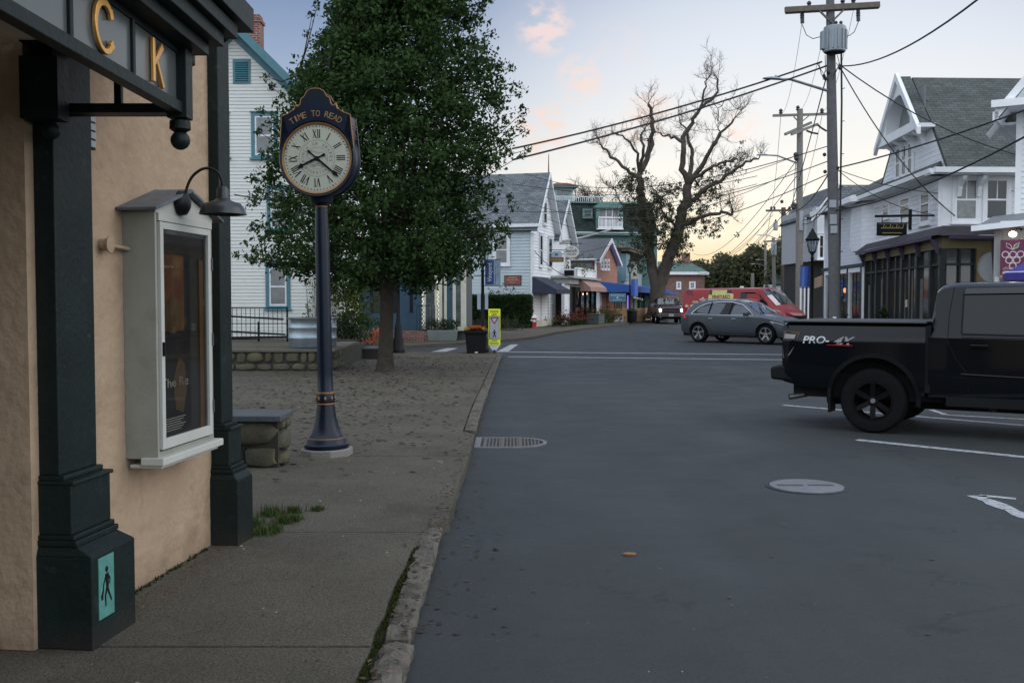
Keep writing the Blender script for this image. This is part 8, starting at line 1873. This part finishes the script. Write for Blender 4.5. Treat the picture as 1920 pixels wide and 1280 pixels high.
# ------------------------------------------------------------------ lantern posts and banners
def lantern(name, label, x, y, H, group='black lantern lamp posts'):
    t = thing(name, label, 'street lamp', (x, y, .11), group=group)
    q = MB(); q.lathe([(.20, 0), (.20, .10), (.17, .14), (.16, .40), (.13, .46), (.11, .80), (.075, .88), (.07, 1.0), (.055, 1.05), (.045, H-1.0), (.06, H-.98), (.06, H-.94), (.04, H-.90), (.05, H-.82), (.09, H-.80), (.09, H-.76)], n=14)
    q.bar((-.28, 0, H-1.1), (.28, 0, H-1.1), .025); q.build('post', blackm, t, smooth=40)
    q = MB(); z0, z1 = H-.76, H-.34; b0, b1 = .11, .21
    for i in range(6):
        a = 2*PI*i/6; q.bar((b0*math.cos(a), b0*math.sin(a), z0), (b1*math.cos(a), b1*math.sin(a), z1), .018)
    q.lathe([(b0+.01, z0), (b0+.01, z0+.03)], n=6); q.lathe([(b1+.02, z1-.02), (b1+.05, z1+.02), (b1-.03, z1+.10), (.10, z1+.26), (.07, z1+.29), (.05, z1+.31), (.06, z1+.33), (.02, z1+.38), (.001, z1+.42)], n=6)
    l = q.build('lantern', blackm, t, smooth=25)
    MB().lathe([(b0, z0+.01), (b1-.01, z1)], n=6, cap=False).build('lantern_glass', MGlass('lantern_pane', (.8, .84, .86), .12), l)
    MB().lathe([(.03, z0), (.035, z0+.1), (.055, z0+.2), (.03, z0+.28)], n=10).build('lamp_bulb', M('lamp_bulb_off', (.6, .62, .6), .3), l)
    return t
def banner(name, label, lp, dx, z0, z1, w, mat1, mat2, side=1, words=None):
    t = thing(name, label, 'banner', (lp.location.x, lp.location.y, .11), group=None)
    s = side; x0 = s*.08; q = MB(); n = 8
    G = [[(x0+s*w*i/n, .03*math.sin(i*.9+z), z) for i in range(n+1)] for z in (z0, (z0+z1)/2, z1)]
    q.grid(G); b = q.build('cloth', mat1, t); b.modifiers.new('thick', 'SOLIDIFY').thickness = .008
    q = MB(); G = [[(x0+s*w*(.56+.44*i/4), -.012+.03*math.sin((4.5+i)*.9+z), z) for i in range(5)] for z in (z0, (z0+z1)/2, z1)]; q.grid(G); q.build('pale_strip', mat2, b)
    q = MB(); q.bar((0, 0, z1+.02), (x0+s*w, 0, z1+.02), .025); q.bar((0, 0, z0-.02), (x0+s*w, 0, z0-.02), .025); q.build('banner_arm', blackm, t)
    if words:
        q = MB(); text(q, words, .13, (z1-z0)*.75, lambda p: Vector((x0+s*w*.28-p.y, -.045, (z0+z1)/2+p.x))); q.build('lettering', M('banner_white_ink', (.5, .55, .6), .6, var=0), b)
    return t
bl1 = M('banner_navy', (.012, .04, .14), .7, var=.15); bl2 = M('banner_pale', (.20, .27, .36), .7, var=.3, vs=4); bl3 = M('banner_blue', (.03, .085, .36), .7, var=.1); bl4 = M('banner_lilac', (.13, .20, .50), .7, var=.1)
pA = lantern('lamp_post', 'black lantern lamp post with banner standing between the planter and the yellow sign', at(905, 600, 30.6).x, 30.6, 3.45)
banner('street_banner', 'navy and pale street banner on the lamp post above the yellow sign', pA, 0, CAMZ+(HOR-534)*30.6/FOC-.11, CAMZ+(HOR-488)*30.6/FOC-.11, .47, bl1, bl2, 1, 'Vineyard')
t = thing('traffic_sign', 'pair of narrow grey sign backs fixed either side of the banner lamp post', 'sign', (pA.location.x, pA.location.y, .11))
z0_, z1_ = CAMZ+(HOR-580)*30.6/FOC-.11, CAMZ+(HOR-550)*30.6/FOC-.11
q = MB(); q.box(-.165, -.06, -.03, -.015, z0_, z1_); q.box(.07, .17, -.03, -.015, z0_, z1_); q.build('plate', M('sign_back_metal', (.32, .38, .45), .5, .2), t); q = MB(); q.bar((-.16, -.01, z1_-.1), (.16, -.01, z1_-.1), .02); q.bar((-.16, -.01, z0_+.1), (.16, -.01, z0_+.1), .02); q.build('clamp', blackm, t)
pB = lantern('lamp_post', 'black lamp post just right of the pear tree trunk', at(752, 600, 31.2).x, 31.2-.75, 4.0)
xC = at(1181, 560, 72).x; pC = lantern('lamp_post', 'black lantern lamp post in front of the blue cafe awning beside the old tree', xC, 72.0, 4.35)
banner('street_banner', 'small violet blue banner on the lamp post in front of the cafe', pC, 0, 1.42+.45, 3.10, .50, bl3, bl4, 1)
t = thing('litter_bin', 'black litter bin at the foot of the cafe lamp post', 'bin', (xC+.1, 71.5, .12)); q = MB(); q.lathe([(.30, 0), (.34, .1), (.36, .75), (.40, .80), (.36, .9), (.12, 1.0)], n=16); q.build('bin_body', blackm, t, smooth=30)
xD = at(1522, 560, 34).x; pD = lantern('lamp_post', 'black lantern lamp post between the blue banner and the nearest utility pole', xD, 34.0, 3.98)
banner('street_banner', 'bright blue banner hanging left of the lamp post beyond the black pickup', pD, 0, CAMZ+(HOR-538)*34/FOC-.11, CAMZ+(HOR-499)*34/FOC-.11, .33, bl3, bl4, -1)
t = thing('globe_lamps', 'row of small white globe lamps on dark brackets under the cafe awning end', 'lamps', (FA.T((24, -3.4, 0)).x, FA.T((24, -3.4, 0)).y, 0)); q = MB()
for i in range(4): p = at(1190+i*4.5, 558+i*1.2, 76+i*1.5); q.ball(p-t.location, .10, 10)
q.build('globe', M('globe_white', (.55, .55, .5), .4), t); q = MB()
for i in range(4): p = at(1190+i*4.5, 552+i*1.2, 76+i*1.5)-t.location; q.bar(p-Vector((0, 0, .2)), p+Vector((0, 0, .15)), .04)
q.build('bracket', blackm, t)
# ------------------------------------------------------------------ flower tub and crosswalk sign
x = at(892, 640, 30.3).x; t = thing('flower_tub', 'square black plastic flower tub with orange and yellow blooms', 'planter', (x, 30.3, .1), R(3))
q = MB(); q.prism([(-.27, 0), (.27, 0), (.33, .60), (-.33, .60)], -.28, .28); q.box(-.36, .36, -.32, .32, .60, .68); q.build('tub', black, t, bevel=.015)
q = MB(); q.box(-.03, .06, -.30, -.28, .02, .05); q.build('tag', white_d, t)
r = random.Random(6); leaves('foliage', [(r.uniform(-.28, .28), r.uniform(-.2, .2), .70) for _ in range(30)], [.09]*30, 16, .035, dk_leaf, t, 3)
leaves('orange_flowers', [(r.gauss(.04, .1), r.uniform(-.2, .1), .78) for _ in range(30)], [.07]*30, 22, .022, M('orange_bloom', (.50, .08, .02), .7, var=.3, vs=20), t, 4)
leaves('yellow_flowers', [(r.choice((-1, 1))*r.uniform(.17, .30)-.02, r.uniform(-.2, .1), .75) for _ in range(18)], [.06]*18, 18, .02, M('yellow_bloom', (.55, .33, .02), .7, var=.3, vs=20), t, 5)
x = at(927, 640, 30.25).x; t = thing('crosswalk_sign', 'fluorescent yellow state law yield to pedestrians paddle sign on the kerb corner', 'sign', (x, 30.2, 0), R(0))
fy = M('fluorescent_yellow', (.62, .68, .02), .5, var=.05, emit=(.6, .7, .02), es=.10); zt = CAMZ+(HOR-579)*30.2/FOC; zb = CAMZ+(HOR-647)*30.2/FOC; zp = CAMZ+(HOR-659)*30.2/FOC
hw = .182
q = MB(); q.box(-hw, hw, -.02, .02, zb, zt); q.build('paddle', fy, t, bevel=.015); q = MB(); q.prism([(-hw+.01, zb-.004), (hw-.01, zb-.004), (.03, zp), (-.03, zp)], -.018, .018); q.build('lower_wedge', M('paddle_white', (.50, .54, .60), .6), t)
q = MB(); q.box(-.24, .24, -.12, .12, .0, .05); q.box(-.04, .04, -.04, .04, .05, .20); q.build('base', M('rubber_base', (.02, .02, .02), .8), t, bevel=.01)
H_ = zt-zb; q = MB(); q.box(-hw+.03, hw-.03, -.0225, -.02, zb+.17*H_, zt-.20*H_); q.build('grey_panel', M('reflective_grey', (.34, .36, .40), .4), t)
q = MB(); yy = -.0235
for a, b, w in (((-hw+.035, 0), (hw-.035, 0), 0),):
    z0_, z1_ = zb+.17*H_, zt-.20*H_
    for (x0, x1, z0q, z1q) in ((-hw+.025, hw-.025, z1_-.006, z1_+.006), (-hw+.025, hw-.025, z0_-.006, z0_+.006), (-hw+.025, -hw+.037, z0_, z1_), (hw-.037, hw-.025, z0_, z1_)): q.box(x0, x1, yy, -.021, z0q, z1q)
Tt = lambda z: (lambda p: Vector((p.x, -.0235-p.z, z+p.y)))
text(q, 'STATE', .070, .24, Tt(zt-.055*H_-.02), offset=.02); text(q, 'LAW', .070, .15, Tt(zt-.135*H_-.02), offset=.02); text(q, 'WITHIN', .045, .17, Tt(zb+.125*H_), offset=.02); text(q, 'CROSSWALK', .045, .27, Tt(zb+.055*H_), offset=.02); text(q, 'TO', .03, .06, Tt(zb+.51*H_))
zc_ = zb+.31*H_; T9_ = lambda p: Vector((p.x, -.024-p.z, zc_+p.y))
q.add([T9_(Vector((.0+.022*math.cos(2*PI*i/10), .112+.024*math.sin(2*PI*i/10), 0))) for i in range(10)], [tuple(range(10))])
for pts, w in (([(0, .085), (.005, .03), (.0, -.01)], [.045, .04, .034]), ([(0, 0), (-.02, -.06), (-.045, -.11)], [.028, .024, .02]), ([(.002, 0), (.03, -.05), (.045, -.115)], [.028, .024, .02]), ([(-.008, .075), (-.045, .03), (-.05, .005)], [.018, .016, .014]), ([(.01, .075), (.045, .045), (.06, .01)], [.018, .016, .014])): stroke(q, pts, w, T9_, .001)
q.build('black_print', black, t)
q = MB(); zz = zb+.685*H_; T_ = lambda p: Vector((p[0], -.0245, zz+p[1]))
for a, b in (((-.11, .08), (.11, .08)), ((.11, .08), (0, -.10)), ((0, -.10), (-.11, .08))): q.bar(T_(a), T_(b), .004, .032, up=(0, 1, 0)) if False else stroke(q, [a, b], .034, lambda p: Vector((p.x, -.0245-p.z, zz+p.y)), .001)
q.build('yield_triangle', M('yield_red', (.22, .015, .03), .5, var=0), t); q = MB(); q.add([T_((-.075, .06)), T_((.075, .06)), T_((0, -.062))], [(0, 1, 2)]); q.build('yield_white', M('yield_white', (.5, .5, .52), .5, var=0), t); q = MB(); text(q, 'YIELD', .022, .10, lambda p: Vector((p.x, -.0256, zz+.03+p.y))); q.build('yield_word', M('yield_red', (0, 0, 0)), t)
# fire hydrant
x = at(1002, 600, 56.4).x; t = thing('fire_hydrant', 'red fire hydrant with white dome cap at the corner of the hedge', 'fire hydrant', (x, 56.4, .12))
q = MB(); q.lathe([(.17, 0), (.17, .04), (.12, .06), (.12, .52), (.15, .54), (.15, .58)], n=16); q.build('barrel', M('hydrant_red', (.30, .02, .02), .5, var=.15), t, smooth=40)
q = MB(); q.lathe([(.17, .58), (.17, .61), (.13, .68), (.07, .75), (.04, .77), (.04, .83), (.001, .83)], n=16, cap=False); q.lathe([(.08, -.22), (.08, -.12)], (0, 0, .42), 12, 'y'); q.lathe([(.06, -.20), (.06, .20)], (0, 0, .44), 10, 'x'); q.build('cap', M('hydrant_white', (.55, .55, .53), .5), t, smooth=40)
t = thing('marker_post', 'short white marker post behind the black pickup bed', 'bollard', (at(1565, 590, 27.5).x, 27.5, .12)); q = MB(); q.tube([(0, 0, 0), (0, 0, 1.13)], .045, 10); q.build('post', white, t); MB().tube([(0, 0, .95), (0, 0, 1.02)], .047, 10).build('band', M('grey_plate', (0, 0, 0)), t)
